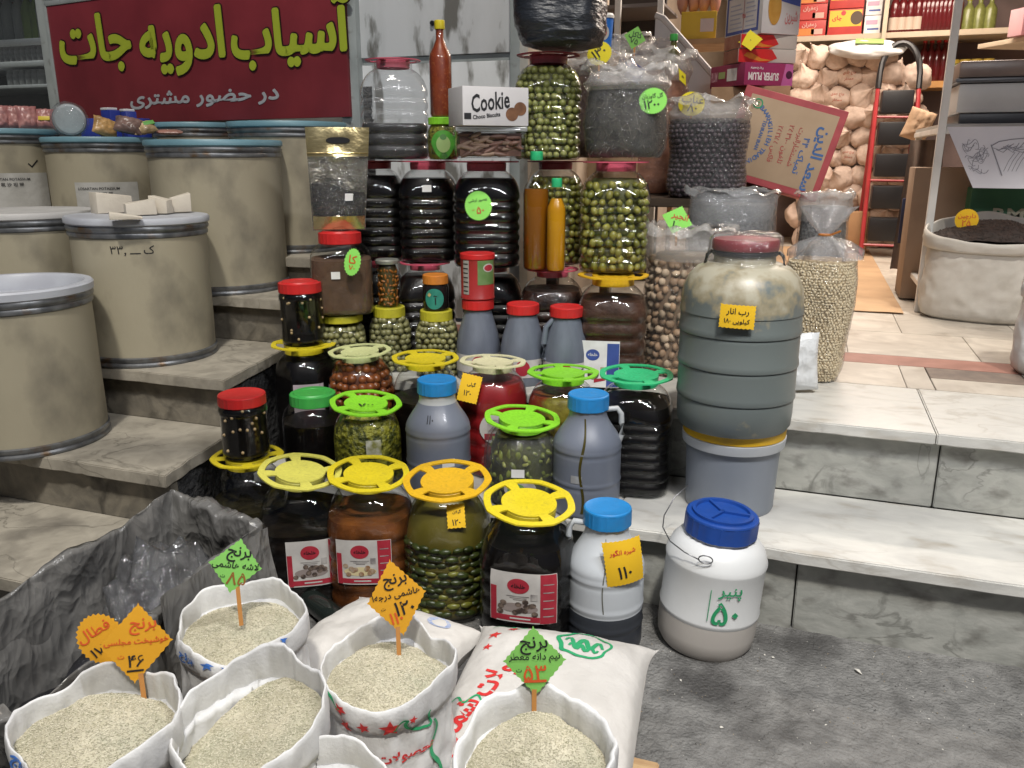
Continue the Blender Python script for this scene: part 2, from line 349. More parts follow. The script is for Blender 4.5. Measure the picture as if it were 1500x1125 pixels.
# shop steps: white marble treads on grey veined risers
S = thing('marble_steps', 'two white marble steps with grey veined risers climbing to the lit shop', 'steps', (.5, 2.45, 0))
def at0(o, t): o.location = -t.location; return o
m = MB(); m.box(-1.72, 2.6, 2.26, 2.69, -.05, .21); m.box(-1.72, 2.6, 2.69, 3.1, -.05, .455); at0(m.build('step_core', GROUT, S, smooth=False), S)
for a, b in ((-1.72, -.48), (-.477, 1.12), (1.123, 2.6)): at0(chipped(a, b, 2.2, 2.655, .214, .25, .004, a).build('tread_slab', MARBLE, S), S)
for a, b in ((-1.72, -.8), (-.796, .05), (.055, 1.1), (1.105, 2.6)): at0(rslab(a, b, 2.236, 2.262, -.04, .2135).build('riser_panel', RISER, S), S)
for a, b in ((-1.85, -.62), (-.617, .41), (.413, 1.5), (1.503, 2.6)): at0(chipped(a, b, 2.615, 3.14, .464, .5, .004, a+3).build('tread_slab', MARBLE, S), S)
for a, b in ((-1.85, -.55), (-.546, .43), (.435, 1.35), (1.355, 2.6)): at0(rslab(a, b, 2.655, 2.69, .2505, .4635).build('riser_panel', RISER, S), S)
# landing and shop floor
TILE = pm('cream_floor_stone', (.58, .53, .46), (.43, .385, .33), sc=6, rough=.42, lo=.35, hi=.7, dist=1.5, bump=.04, rnd=.08, c3=(.3, .25, .2), sc3=5, lo3=.6, hi3=.8)
REDT = pm('red_floor_stone', (.36, .17, .13), (.27, .12, .09), sc=10, rough=.5, bump=.05)
BRNT = pm('brown_floor_stone', (.2, .155, .125), (.13, .1, .085), sc=14, rough=.6)
m = MB(); m.box(-1.9, 3.4, 3.1, 9.4, .2, .487); FL = m.build('floor', GROUT, smooth=False); tag(FL, 'stone tiled landing and floor of the lit shop', None, kind='structure')
def tiles(x0, x1, y0, y1, w, mt, off=0, top=.5):
    x = x0+off
    while x < x1:
        a, b = max(x, x0), min(x+w-.0025, x1)
        if b-a > .03: rslab(a, b, y0, y1-.0025, .4875, top, .0015).build('tile', mt, FL)
        x += w
tiles(-1.9, .47, 3.144, 3.49, .62, TILE, -.2); tiles(.474, .8, 3.144, 3.32, .326, TILE); tiles(.474, .8, 3.32, 3.49, .326, BRNT); tiles(.804, 3.4, 3.144, 3.49, .6, TILE)
tiles(-1.9, 3.4, 3.49, 3.66, .75, REDT, -.3); tiles(-1.9, 3.4, 3.66, 4.16, .5, TILE, -.4); tiles(-1.9, 3.4, 4.16, 4.7, .5, TILE, -.15)
tiles(-1.9, 3.4, 4.7, 5.4, .7, TILE, -.3); tiles(-1.9, 3.4, 5.4, 6.1, .7, TILE, -.1); tiles(-1.9, 3.4, 6.1, 7.2, .9, TILE, -.3); tiles(-1.9, 3.4, 7.2, 9.4, 1.1, TILE, -.3)
m = MB(); m.grid(24, 40, lambda a, b: Vector((-.5+a*1.0, 4.66+b*3.2, .508+.006*noise.noise(Vector((a*6, b*9, 2)))+(.012*max(0, 1-b*30) if .2 < a < .7 else 0))))
m.grid(24, 40, lambda a, b: Vector((-.5+(1-a)*1.0, 4.66+b*3.2, .503+.004*noise.noise(Vector((a*6, b*9, 2))))))
tag(m.build('cardboard_sheet', pm('floor_cardboard', (.5, .33, .19), (.4, .26, .15), sc=4, rough=.85, bump=.1), sharp=180), 'flattened brown cardboard laid on the shop floor before the red hand truck', 'cardboard')

# neighbour's stairs on the left, right ends cut on a slant
def sx(y): return -1.70-.2*(y-1.81)
ST = thing('stone_stairs', 'worn pale stone stairs beneath the beige fibre drums', 'stairs', (-2.6, 2.3, 0))
lv = [(.22, 1.44), (.40, 1.81), (.58, 2.2), (.76, 2.70), (.88, 3.02), (.88, 4.4)]
for k in range(5):
    z, y0 = lv[k]; y1 = lv[k+1][1]; ext = 0 if k > 3 else .03
    e = 0 if k else -.06
    ws = lambda q, s_: max(0, noise.noise(Vector((q*8, s_, k)))-.12)*.02+max(0, noise.noise(Vector((q*27, s_, k)))-.2)*.014
    fe = [(-3.2+(sx(y0)+e+3.2)*q/70, y0-.03+(ws(q*.03, 1) if 0 < q < 70 else 0)) for q in range(71)]; se = [(sx(y0)+e+(sx(y1)-sx(y0))*q/20-(ws(q*.03, 5) if q < 20 else 0), y0-.03+(y1+ext-y0+.03)*q/20) for q in range(1, 21)]
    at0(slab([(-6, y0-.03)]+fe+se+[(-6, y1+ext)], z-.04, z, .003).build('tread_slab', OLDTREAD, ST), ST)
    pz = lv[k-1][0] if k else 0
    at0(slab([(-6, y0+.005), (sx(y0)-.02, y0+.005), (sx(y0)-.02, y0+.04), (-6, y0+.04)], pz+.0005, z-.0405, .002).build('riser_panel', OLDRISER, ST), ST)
    core = MB(); a = sx(y0)-.028; b = sx(y1)-.028
    ny = 14; nz = 12
    core.grid(ny, nz, lambda u, v: Vector((a+(b-a)*u+.012*noise.noise(Vector((u*9*(y1-y0)*3, v*9, k)))-.006*0, y0+.042+(y1-y0-.002)*u, (z-.0415)*v)))
    core.box(-6, min(a, b)-.02, y0+.042, y1+.04, -.02, z-.042)
    at0(core.build('rough_side', CEMENT, ST, sharp=180), ST)

# facade of the neighbour: wall, window, post, metal door
PLASTER = pm('dim_plaster', (.3, .3, .29), (.2, .2, .19), sc=6, rough=.8, bump=.1)
m = MB(); m.box(-6, -2.2, 4.12, 4.3, .88, 1.5); m.box(-6, -2.2, 4.12, 4.3, 2.55, 3.4)
tag(m.build('wall', PLASTER, smooth=False), 'dim plaster wall below the red sign behind the drums', 'wall')
DOORM = pm('peeling_white_metal', (.76, .78, .8), (.64, .66, .67), sc=4, rough=.42, lo=.4, hi=.7, c3=(.2, .195, .18), sc3=4, lo3=.55, hi3=.62, stretch=(2.2, 1, .7), detail=8, bump=.05)
FRAMEM = pm('pale_green_metal', (.4, .44, .44), (.3, .33, .33), sc=6, rough=.45, bump=.05, c3=(.2, .2, .19), sc3=14, lo3=.6, hi3=.75)
pL = Yp(497, 100, 3.66).x; pR = Yp(524, 100, 3.66).x
tag(bevelbox(pL, pR, 3.66, 3.78, .5, 3.2, .006).build('metal_post', FRAMEM), 'pale green metal post between the red sign and the white door', 'post')
dl = Yp(527, 90, 3.7).x; dr = Yp(751, 90, 3.7).x; jr = Yp(766, 90, 3.7).x; zr = Yp(640, 87, 3.7).z
D = thing('metal_door', 'scuffed white metal door panels with peeling patches behind the jars', 'door', ((dl+dr)/2, 3.7, .5))
at0(bevelbox(dl+.002, dr-.002, 3.70, 3.74, zr+.018, 2.9, .004).build('door_panel', DOORM, D), D)
at0(bevelbox(dl+.004, dr-.002, 3.705, 3.745, .52, zr-.014, .004).build('door_panel', DOORM, D), D)
at0(bevelbox(dl, dr-.001, 3.712, 3.75, zr-.0135, zr+.0175, .004).build('door_rail', FRAMEM, D), D)
at0(bevelbox(dr, jr, 3.66, 3.78, .5, 3.2, .006).build('door_jamb', FRAMEM, D), D)
k = MB(); k.lathe([(.011, 0), (.011, .01), (.008, .014)], 16, warp=lambda p: (p[0], -p[2], p[1])); o = k.build('keyhole', BLACKP, D); at0(o, D); o.location = Yp(634, 34, 3.70)-D.location
m = MB()
for j in range(30):
    z = .5+j*.037
    m.grid(3, 2, lambda u, v: Vector((pR+.002+(.05+.025*noise.noise(Vector((z*9, 1, v))))*u, 3.695+.01*noise.noise(Vector((u*3, z*11, v*2))), z+.037*v)))
tag(m.build('crumbling_edge', CEMENT, sharp=180), 'crumbling dark mortar edge beside the green metal post', 'wall edge')
# left neighbour window
SHELFW = pm('white_shelf', (.82, .83, .84), (.74, .74, .74), rough=.5)
CAB = thing('display_cabinet', 'shop shelves of bottles behind glass left of the red sign', 'shelves', (-4.6, 4.55, .88))
m = MB(); m.box(-6, -3.4, 4.95, 5.0, .88, 3); at0(m.build('back_panel', pm('dark_back', (.06, .062, .066), (.04, .04, .045), sc=3, rough=.5), CAB, smooth=False), CAB)
def shelf_at(y, th): p = Yp(30, y, 4.5); at0(bevelbox(-6, -3.6, 4.42, 4.94, p.z-th, p.z, .003).build('shelf', SHELFW, CAB), CAB); return p.z
z1 = shelf_at(60, .035); z2 = shelf_at(92, .03); z3 = shelf_at(126, .02); z0 = shelf_at(-12, .03)
WB = [pm('pale_bottle', (.4, .41, .38), (.3, .3, .28), rough=.3), pm('red_pack', (.42, .1, .08), rough=.4), pm('green_bottle', (.25, .34, .1), rough=.3)]
def bottle_mesh(r, h, mats, cap=True):
    m = MB(); m.lathe([(r*.9, 0), (r, .01*h/.2), (r, .55*h), (r*.8, .66*h), (r*.36, .78*h), (r*.33, .93*h)], 16)
    m.lathe([(r*.42, .9*h), (r*.42, h), (r*.35, h)], 12, mi=1 if cap else 0); return m.mesh('bottle', mats)
bms = [bottle_mesh(.05, .34, [WB[0], SHELFW]), bottle_mesh(.05, .3, [WB[1], WB[1]]), bottle_mesh(.045, .33, [WB[2], SHELFW])]
for i, (px, k) in enumerate([(2, 0), (17, 0), (9, 1), (26, 1), (33, 0), (45, 2), (58, 2), (68, 0)]):
    p = Yp(px, 45, 4.55+.1*(k == 1)); tag(put('bottle', bms[k], None, (p.x, p.y, z1)), ['pale glass bottle on the top shelf behind the left window', 'red capped packet bottle on the top shelf behind the left window', 'green labelled bottle on the top shelf next to the red sign'][k], 'bottle', 'bottles in the left window')
jm = MB(); jm.lathe([(.035, 0), (.036, .07), (.03, .08), (.03, .1)], 12); jm = jm.mesh('small_jar', pm('jar_pale', (.5, .5, .5), (.2, .2, .2), sc=20, rough=.4))
for i in range(9):
    p = Yp(6+i*8.2, 85, 4.5); tag(put('small_jar', jm, None, (p.x, p.y, z2)), 'small white topped jar in the row on the middle shelf behind the left window', 'jar', 'small jars in the left window')
for i in range(6):
    p = Yp(18+i*9, 112, 4.5); tag(put('small_jar', jm, None, (p.x, p.y, z3)), 'small dim jar on the lowest shelf behind the left window', 'jar', 'dim jars in the left window')
Wd = thing('shop_window', 'dusty glass pane in a grey frame left of the red sign', 'window', (-4.6, 4.1, 1.5))
a = Yp(71, 60, 4.08).x
m = MB(); m.box(-6, a-.03, 4.09, 4.095, 1.5, 2.55); at0(m.build('pane', clear('dusty_glass', (.82, .84, .84), .04, 1.5, milky=.02), Wd, smooth=False), Wd)
at0(bevelbox(a-.03, a+.025, 4.05, 4.11, 1.5, 2.55, .004).build('window_frame', FRAMEM, Wd), Wd)
# red sign
sL = Yp(79, 90, 4.0); sR = Yp(508, 90, 3.64); sw = (sR-sL).length; ang = atan2(sR.y-sL.y, sR.x-sL.x)
SG = thing('red_sign', 'large red shop sign with yellow green Persian lettering', 'sign', (sL+sR)/2, ang); SG.location.z = 1.55
sdir = Vector((cos(ang), sin(ang), 0))
def sgp(px, py):                                        # photo direction to (u,v) on the sign's own plane
    n = Vector((-sin(ang), cos(ang), 0)); d = ray(px, py); o = SG.location
    p = CAM + d*((o-CAM).dot(n)/d.dot(n)); return (p-o).dot(sdir), p.z-o.z
REDS = pm('dark_red_sign', (.25, .032, .042), (.18, .022, .03), sc=3, rough=.4, bump=.02)
zt = sgp(79, 8)[1]; zb = min(sgp(95, 158)[1], sgp(480, 172)[1])
at0(bevelbox(-sw/2, sw/2, 0, .02, zb, zt, .003).build('sign_board', REDS, SG), thing) if False else bevelbox(-sw/2, sw/2, 0, .02, zb, zt, .003).build('sign_board', REDS, SG)
bevelbox(-sw/2-.012, sw/2, -.004, .016, zt+.001, zt+.028, .003).build('sign_frame', FRAMEM, SG); bevelbox(-sw/2-.03, -sw/2-.001, -.004, .016, zb, zt+.028, .003).build('sign_frame', FRAMEM, SG)
YEL = pm('sign_yellow_green', (.42, .5, .04), rough=.45); SGK = pm('sign_outline', (.03, .008, .01), rough=.5); GRL = pm('sign_grey', (.42, .43, .46), rough=.45)
def sgword(body, x0, x1, y0, y1, mt, bold, outline=0):
    a, b = sgp(x0, y1), sgp(x1, y0); c = ((a[0]+b[0])/2, (a[1]+b[1])/2); w, h = b[0]-a[0], b[1]-a[1]
    if outline:
        thick(SG, body, SGK, c, w-.03, h-.03, .0175, -.001, 14, name='outline'); thick(SG, body, mt, c, w-.03, h-.03, .0105, -.0045, 12)
    else: thick(SG, body, mt, c, w-.008, h-.008, .0035, -.001, 8)
sgword('جات', 93, 188, 12, 112, YEL, .045, 1); sgword('ادویه', 210, 326, 4, 116, YEL, .045, 1); sgword('آسیاب', 342, 514, -15, 107, YEL, .045, 1)
sgword('در حضور مشتری', 192, 408, 124, 161, GRL, .022)

# shop shell
WALLM = pm('warm_shop_wall', (.5, .42, .34), (.42, .35, .28), sc=4, rough=.8)
for nm, bx, lb in (('wall', (-1.42, 3.6, 9.2, 9.4, .5, 3.3), 'back wall of the lit shop behind the shelves'), ('wall', (-1.45, -1.3, 3.78, 9.2, .5, 3.3), 'dark side wall of the shop behind the stacked jars'), ('wall', (3.4, 3.6, 3.3, 9.2, .5, 3.3), 'right hand side wall of the shop')):
    m = MB(); m.box(*bx); tag(m.build(nm, WALLM, smooth=False), lb, 'wall')
m = MB(); m.box(-1.5, 3.6, 3.6, 9.4, 3.3, 3.4); m.build('ceiling', WALLM, smooth=False)['kind'] = 'structure'
def tube_lamp(name, label, p, L, rz, power, col, cat='lamp', size=.2):
    t = thing(name, label, cat, p, rz)
    bevelbox(-L/2, L/2, -.05, .05, 0, .05, .004).build('housing', WHITE, t)
    m = MB(); m.tube([(-L/2+.02, 0, -.02), (L/2-.02, 0, -.02)], .014, 10); m.build('tube', emit(name+'_glow', col, 8), t)
    l = bpy.data.lights.new(name, 'AREA'); l.shape = 'RECTANGLE'; l.size = L; l.size_y = size; l.energy = power; l.color = col
    o = put(name+'_light', l, t, (0, 0, -.06)); return t
tube_lamp('shop_tube_lamp', 'fluorescent tube lamp under the shop ceiling', (.3, 5.6, 3.2), 1.3, 0, 80, (1, .87, .74))
tube_lamp('shop_tube_lamp', 'second fluorescent tube lamp deeper under the shop ceiling', (.6, 7.2, 3.2), 1.3, 0, 62, (1, .85, .72), size=.7)
tube_lamp('window_tube_lamp', 'small tube lamp lighting the shelves behind the left window', (-4.3, 4.3, 2.9), 1.0, 0, 16, (.95, .98, 1))
for lx, ly, lb, pw in ((-1.0, .8, 'fluorescent street lamp hung over the rice sacks', 15), (.55, 1.15, 'second fluorescent street lamp hung over the white tub', 52)):
    t = tube_lamp('hanging_tube_lamp', lb, (lx, ly, 2.75), 1.2, .3, pw, (.98, .98, 1), size=.1)
    for dx in (-.5, .5): m = MB(); m.tube([(dx, 0, .051), (dx, .02, 3.0)], .003, 5); m.build('hanging_wire', BLACKP, t)
# ------------------------------------------------------------------ lids, jars, jugs, bottles
LIDM = {'yellow': plastic('yellow_plastic', (.72, .58, .02)), 'amber': plastic('amber_plastic', (.75, .44, .015)), 'lime': plastic('lime_plastic', (.25, .68, .03)),
        'pale': plastic('pale_yellow_plastic', (.66, .7, .34)), 'cream': plastic('cream_plastic', (.75, .72, .45)), 'mint': plastic('mint_plastic', (.03, .5, .2)),
        'pink': plastic('pink_plastic', (.62, .1, .16)), 'rose': plastic('dull_pink_plastic', (.4, .05, .07)), 'red': plastic('red_plastic', (.6, .022, .022)), 'green': plastic('green_plastic', (.05, .38, .07)),
        'blue': plastic('blue_plastic', (.015, .22, .55)), 'navy': plastic('navy_plastic', (.01, .06, .3)), 'orange': plastic('orange_plastic', (.65, .22, .03)), 'soft': plastic('soft_yellow_plastic', (.68, .64, .12)),
        'white': plastic('white_plastic', (.6, .62, .64)), 'olive': plastic('olive_yellow_plastic', (.5, .46, .03))}
LIDC = {}
def handle_lid_mesh(c, ri=.60, oct_=.42):
    """a cap with a raised dished disc, a flat outer carrying ring and four cut-outs between; unit radius 1, height in units of R"""
    if (c, ri) in LIDC: return LIDC[(c, ri)]
    R = [0, .2, .4, ri-.06, ri, .70, .78, .84, .93, 1.0]; N = 72; cs = octa(oct_)
    def zt(r): return -.035 if r < ri-.07 else (.0 if r < ri+.02 else .015)
    def on(j, i):
        if R[j] >= ri+.0 and R[j+1] <= .845 and j >= 4:
            a = (i*360/N) % 90; return a < 10 or a >= 80
        return True
    m = MB(); idx = {}
    def vtx(j, i, top):
        i %= N
        k = (j, 0 if j == 0 else i, top)
        if k not in idx:
            t = 2*pi*i/N+.4; r = R[j]*(1+(cs(t)-1)*max(0, (R[j]-ri)/(1-ri)))
            idx[k] = len(m.v); m.v.append((r*cos(t), r*sin(t), zt(R[j])-(0 if top else .036)))
        return idx[k]
    def quad(a): 
        q = []
        for x in a:
            if x not in q: q.append(x)
        if len(q) > 2: m.f.append(tuple(q)); m.m.append(0)
    J = len(R)-1
    for j in range(J):
        for i in range(N):
            if not on(j, i): continue
            quad([vtx(j, i, 1), vtx(j+1, i, 1), vtx(j+1, i+1, 1), vtx(j, i+1, 1)])
            quad([vtx(j, i+1, 0), vtx(j+1, i+1, 0), vtx(j+1, i, 0), vtx(j, i, 0)])
            if j == J-1 or not on(j+1, i): quad([vtx(j+1, i, 1), vtx(j+1, i, 0), vtx(j+1, i+1, 0), vtx(j+1, i+1, 1)])
            if j and not on(j-1, i): quad([vtx(j, i+1, 1), vtx(j, i+1, 0), vtx(j, i, 0), vtx(j, i, 1)])
            if not on(j, (i+1) % N): quad([vtx(j, i+1, 1), vtx(j+1, i+1, 1), vtx(j+1, i+1, 0), vtx(j, i+1, 0)])
            if not on(j, (i-1) % N): quad([vtx(j, i, 0), vtx(j+1, i, 0), vtx(j+1, i, 1), vtx(j, i, 1)])
    sk = MB(); sk.lathe([(ri-.02, -.04), (ri+.0, -.06), (ri-.01, -.27), (ri-.05, -.27), (ri-.06, -.05)], 48, cap0=False, cap1=False)
    me = (m.mesh('handle_ring', LIDM[c], sharp=30), sk.mesh('skirt', LIDM[c], sharp=30)); LIDC[(c, ri)] = me; return me
def put_handle_lid(par, c, R, z, tilt=(0, 0), rz=0, ri=.6):
    a, b = handle_lid_mesh(c, ri)
    l = put('lid', b, par, (0, 0, z)); l.scale = (R, R, R); l.rotation_euler = (tilt[0], tilt[1], rz)
    h = put('handle_ring', a, l); return l
def cap_mesh(c, r, h, ridge=True, step=0):
    m = MB(); n = 60 if ridge else 36
    cs = (lambda t: 1+.012*(1 if sin(t*30) > 0 else -1)) if ridge else rnd1
    m.lathe([(r*.97, 0), (r, .002), (r, h*.86)], n, cs, cap1=False)
    if step: m.lathe([(r, h*.84), (r*.95, h*.9), (r*.86, h*.9), (r*.82, h), (r*.5, h), (r*.48, h*.96)], n, cap0=False)
    else: m.lathe([(r, h*.86), (r*.985, h*.95), (r*.93, h), (r*.9, h*.985), (r*.4, h*.985)], n, cap0=False)
    return m.mesh('lid', LIDM[c], sharp=28)
def prof_jar(H, R, neck=.56, ribs=5, sh=.60, depth=.035, zr0=.08):
    """body profile: (r, z); ribs between zr0*H and sh*H, round shoulder up to the neck"""
    P = [(R*.2, 0.004), (R*.84, 0), (R*.95, .012*H), (R*.985, .035*H), (R, zr0*H)]
    if ribs:
        n = ribs*6
        for k in range(1, n+1):
            t = k/n; P.append((R*(1-depth*(.5-.5*cos(2*pi*ribs*t))**2.5), H*(zr0+(sh-zr0)*t)))
    else: P.append((R, sh*H))
    zs, ze = sh*H, .9*H
    for k in range(1, 11):
        t = k/10; P.append((R*(neck+(1-neck)*(cos(t*pi/2)**1.15)) if k < 10 else R*neck, zs+(ze-zs)*(.25*t+.75*sin(t*pi/2))))
    P.append((R*neck, .97*H)); return P
def rad_at(P, z):
    for (r0, z0), (r1, z1) in zip(P[1:], P[2:]):
        if z0 <= z <= z1 and z1 > z0: return r0+(r1-r0)*(z-z0)/(z1-z0)
    return P[-1][0]
def wrapper(P, cs, off, r0=None, th0=-pi/2, zoff=0, smooth_r=None):
    r0 = r0 or max(r for r, z in P)
    def f(u, v):
        t = th0+u/r0; z = v+zoff
        r = (smooth_r if smooth_r else rad_at(P, z))*cs(t)+off; return Vector((r*cos(t), r*sin(t), z))
    return f
def cut(P, z): return [p for p in P if p[1] < z-.002]+[(rad_at(P, z), z)]
LIQ = {}
def liquid(name, c, c2=None, rough=.35, **k):
    return pm(name, c, c2 or c, rough=rough, **k)
BLACKL = pm('black_syrup', (.004, .0032, .003), rough=.4, spec=.15)
BLACKV = pm('dark_pickle', (.012, .008, .006), (.004, .003, .003), sc=30, rough=.35, bump=.2, bsc=45)
BROWNP = pm('brown_paste', (.075, .032, .018), (.045, .018, .01), sc=40, rough=.5, bump=.35, bsc=50)
ORANGEP = pm('orange_pickle', (.2, .065, .016), (.075, .024, .008), sc=14, rough=.35, bump=.5, bsc=22, c3=(.03, .012, .005), sc3=9)
REDSAUCE = pm('red_sauce', (.3, .015, .018), (.2, .01, .012), sc=8, rough=.35)
CHILI = pm('chili_sauce', (.3, .055, .015), (.22, .03, .01), sc=40, rough=.4, c3=(.4, .12, .04), sc3=120, lo3=.6, hi3=.66)
MURKY = pm('murky_green_brine', (.14, .115, .02), (.09, .075, .012), sc=9, rough=.35)
SHRED = pm('shredded_green_pickle', (.3, .29, .03), (.05, .06, .008), sc=55, rough=.4, lo=.42, hi=.6, bump=.9, bsc=60, bdist=.02)
OLV = [pm('olive_a', (.26, .27, .075), (.2, .21, .05), sc=40, rough=.35, rnd=.16), pm('olive_b', (.32, .32, .11), (.25, .26, .08), sc=40, rough=.35, rnd=.16)]
OLVD = [pm('olive_c', (.2, .2, .035), (.15, .15, .022), sc=40, rough=.35, rnd=.18), pm('olive_d', (.3, .28, .06), (.24, .22, .045), sc=40, rough=.35, rnd=.18)]
OLVP = [pm('olive_e', (.26, .25, .11), (.2, .19, .08), sc=40, rough=.4, rnd=.15)]
OLVCORE = pm('olive_core', (.1, .1, .03), (.07, .072, .02), sc=30, rough=.5)
PICK = [pm('gherkin_a', (.045, .06, .012), (.025, .035, .008), sc=30, rough=.35, rnd=.25), pm('gherkin_b', (.2, .2, .03), (.14, .14, .02), sc=30, rough=.35, rnd=.2)]
GARL = [pm('garlic_orange', (.24, .075, .02), (.17, .045, .012), sc=20, rough=.35, rnd=.25)]
CLOVE = [pm('pale_clove', (.42, .3, .16), rough=.4, rnd=.2)]
def ico(sub=1):
    bm = bmesh.new(); bmesh.ops.create_icosphere(bm, subdivisions=sub, radius=1); m = MB(); bm.verts.index_update()
    m.add([v.co.copy() for v in bm.verts], [[v.index for v in f.verts] for f in bm.faces]); bm.free(); return m
ICO1 = ico(1); ICO2 = ico(2)
PIECE = {}
def piece_mesh(name, mat, base=ICO1, fn=None):
    k = (name, mat.name)
    if k not in PIECE:
        m = MB(); m.add([fn(Vector(v)) if fn else v for v in base.v], base.f); PIECE[k] = m.mesh(name, mat, sharp=180)
    return PIECE[k]
def fill(par, name, surf, z0, z1, rad_fn, step, size, meshes, limit=300, jit=.25, th=(0, 2*pi), long=False, weights=None, only_stuff=False, tangential=False, rowh=.85, off=None):
    off = size[0] if off is None else off
    """packs pieces just inside a surface, ring by ring; the ones showing largest become objects, the rest one mesh"""
    pos = []; z = z0; k = 0; Mw = par.matrix_basis
    while z <= z1:
        r = rad_fn(z); n = max(3, int(abs(th[1]-th[0])*r/step+.5))
        for i in range(n):
            t = th[0]+(i+.5*(k % 2)+random.uniform(-jit, jit))/n*(th[1]-th[0])
            p = surf(t, z+random.uniform(-jit, jit)*step*.5, -off*.9-random.random()*off*.25); pos.append((p, t))
        z += step*rowh; k += 1
    pos.sort(key=lambda q: (Mw @ q[0]-CAM).length); st = MB(); mats = [me.materials[0] for me in meshes]
    for i, (p, t) in enumerate(pos):
        s = random.uniform(.82, 1.12); me = random.choices(range(len(meshes)), weights)[0]
        if tangential: q = Matrix.Rotation(t+pi/2+random.uniform(-.25, .25), 3, 'Z') @ Matrix.Rotation(random.uniform(-.2, .2), 3, 'Y')
        else: q = Euler((random.uniform(0, 6), random.uniform(0, 6), random.uniform(0, 6))).to_matrix()
        if i < limit and not only_stuff:
            o = put(name, meshes[me], par, p); o.rotation_euler = q.to_euler(); o.scale = Vector(size)*s
        else:
            src = meshes[me]; S3 = Matrix.Diagonal(Vector(size)*s)
            st.add([p+q @ (S3 @ v.co) for v in src.vertices], [tuple(f.vertices) for f in src.polygons], me)
    if st.f: o = st.build(name+('s' if not name.endswith('y') else ''), mats, par, sharp=180); o['kind'] = 'stuff'
def psurf(P, cs): return lambda t, z, off: Vector(((rad_at(P, z)*cs(t)+off)*cos(t), (rad_at(P, z)*cs(t)+off)*sin(t), z))
def scaleP(P, f, dz=.002): return [(max(.001, r-f), z+dz) for r, z in P]
def jar(label, lid, px, py, zb, H, R, content=None, level=.8, cs=None, Rl=None, ribs=5, neck=.56, sh=.60, depth=.035, group=None, rz=None, tilt=None, loc=None, shell=None, cat='jar', n=48, lidkind='handle', capr=None, caph=.03, lidri=.6, step=0, core=True, top=None, ins=.0035):
    p = Vector(loc) if loc else Zp(px, py, zb+H*.985); p.z = zb
    cs = cs or superell(3.4, .0); P = prof_jar(H, R, neck, ribs, sh, depth)
    def csz(t): return cs(t)
    rz = face(p) if rz is None else rz
    t = thing('pickle_jar', label, cat, p, rz, group)
    m = MB(); nk = R*neck
    # body section squarish, neck round
    vs = []; 
    for (r, z) in P:
        k = max(0, min(1, (z-sh*H)/(.25*H))) if z > sh*H else 0
        for i in range(n):
            a = 2*pi*i/n; rr = r*(csz(a)*(1-k)+k); vs.append((rr*cos(a), rr*sin(a), z))
    fs = [(j*n+i, j*n+(i+1) % n, (j+1)*n+(i+1) % n, (j+1)*n+i) for j in range(len(P)-1) for i in range(n)]
    fs.append(tuple(range(n-1, -1, -1))); m.add(vs, fs); m.build('body', shell or PET, t, sharp=50)
    if content is not None:
        Pc = cut(scaleP(P, ins, .003), level*H); c = MB(); vs = []
        for (r, z) in Pc:
            k = max(0, min(1, (z-sh*H)/(.25*H))) if z > sh*H else 0
            for i in range(n):
                a = 2*pi*i/n; rr = r*(csz(a)*(1-k)+k); vs.append((rr*cos(a), rr*sin(a), z))
        fs = [(j*n+i, j*n+(i+1) % n, (j+1)*n+(i+1) % n, (j+1)*n+i) for j in range(len(Pc)-1) for i in range(n)]
        fs += [tuple(range(n-1, -1, -1)), tuple(range((len(Pc)-1)*n, len(Pc)*n))]
        c.add(vs, fs); c.build('contents', content, t, sharp=50)
    if lidkind == 'handle':
        tl = tilt if tilt else (random.uniform(-.04, .04), random.uniform(-.04, .04))
        put_handle_lid(t, lid, Rl or R*.95, H*.985, tl, random.uniform(0, 1.5), lidri)
    else:
        put('lid', cap_mesh(lid, capr or nk*1.08, caph, step=step), t, (0, 0, H*.985-caph*.6))
    return t, P, csz
def csblend(P, cs, sh, H):
    def f(t, z, off):
        k = max(0, min(1, (z-sh*H)/(.25*H))) if z > sh*H else 0
        r = rad_at(P, z)*(cs(t)*(1-k)+k)+off; return Vector((r*cos(t), r*sin(t), z))
    return f
def mapj(P, cs, sh, H, off, th0=-pi/2, z0=0, r0=None):
    sf = csblend(P, cs, sh, H); r0 = r0 or max(r for r, z in P)
    # paper bridges the ribs: widest radius near by
    def f(u, v):
        z = z0+v; t = th0+u/r0
        rr = max(rad_at(P, z+d)-rad_at(P, z) for d in (-.02, -.01, 0, .01, .02)) if z < sh*H else 0
        return sf(t, z, off+max(0, rr))
    return f
LBLW = pm('label_paper', (.55, .53, .5), (.46, .44, .42), sc=20, rough=.5); LBLR = pm('label_red', (.4, .03, .05), (.33, .02, .035), sc=30, rough=.5)
LBLG = pm('label_grey_print', (.2, .18, .18), (.42, .4, .38), sc=35, rough=.5); LBLD = pm('label_fruit_print', (.05, .035, .03), (.2, .15, .12), sc=60, rough=.5, lo=.4, hi=.6)
LBLB = pm('label_blue', (.05, .09, .32), (.04, .07, .25), sc=20, rough=.5); LBLGR = pm('label_green', (.1, .25, .08), rough=.5)
def gridpatch(par, name, mt, f, x0, x1, y0, y1, nx=10, ny=6):
    m = MB(); m.grid(nx, ny, lambda a, b: f(x0+(x1-x0)*a, y0+(y1-y0)*b)); return m.build(name, mt, par, sharp=180)
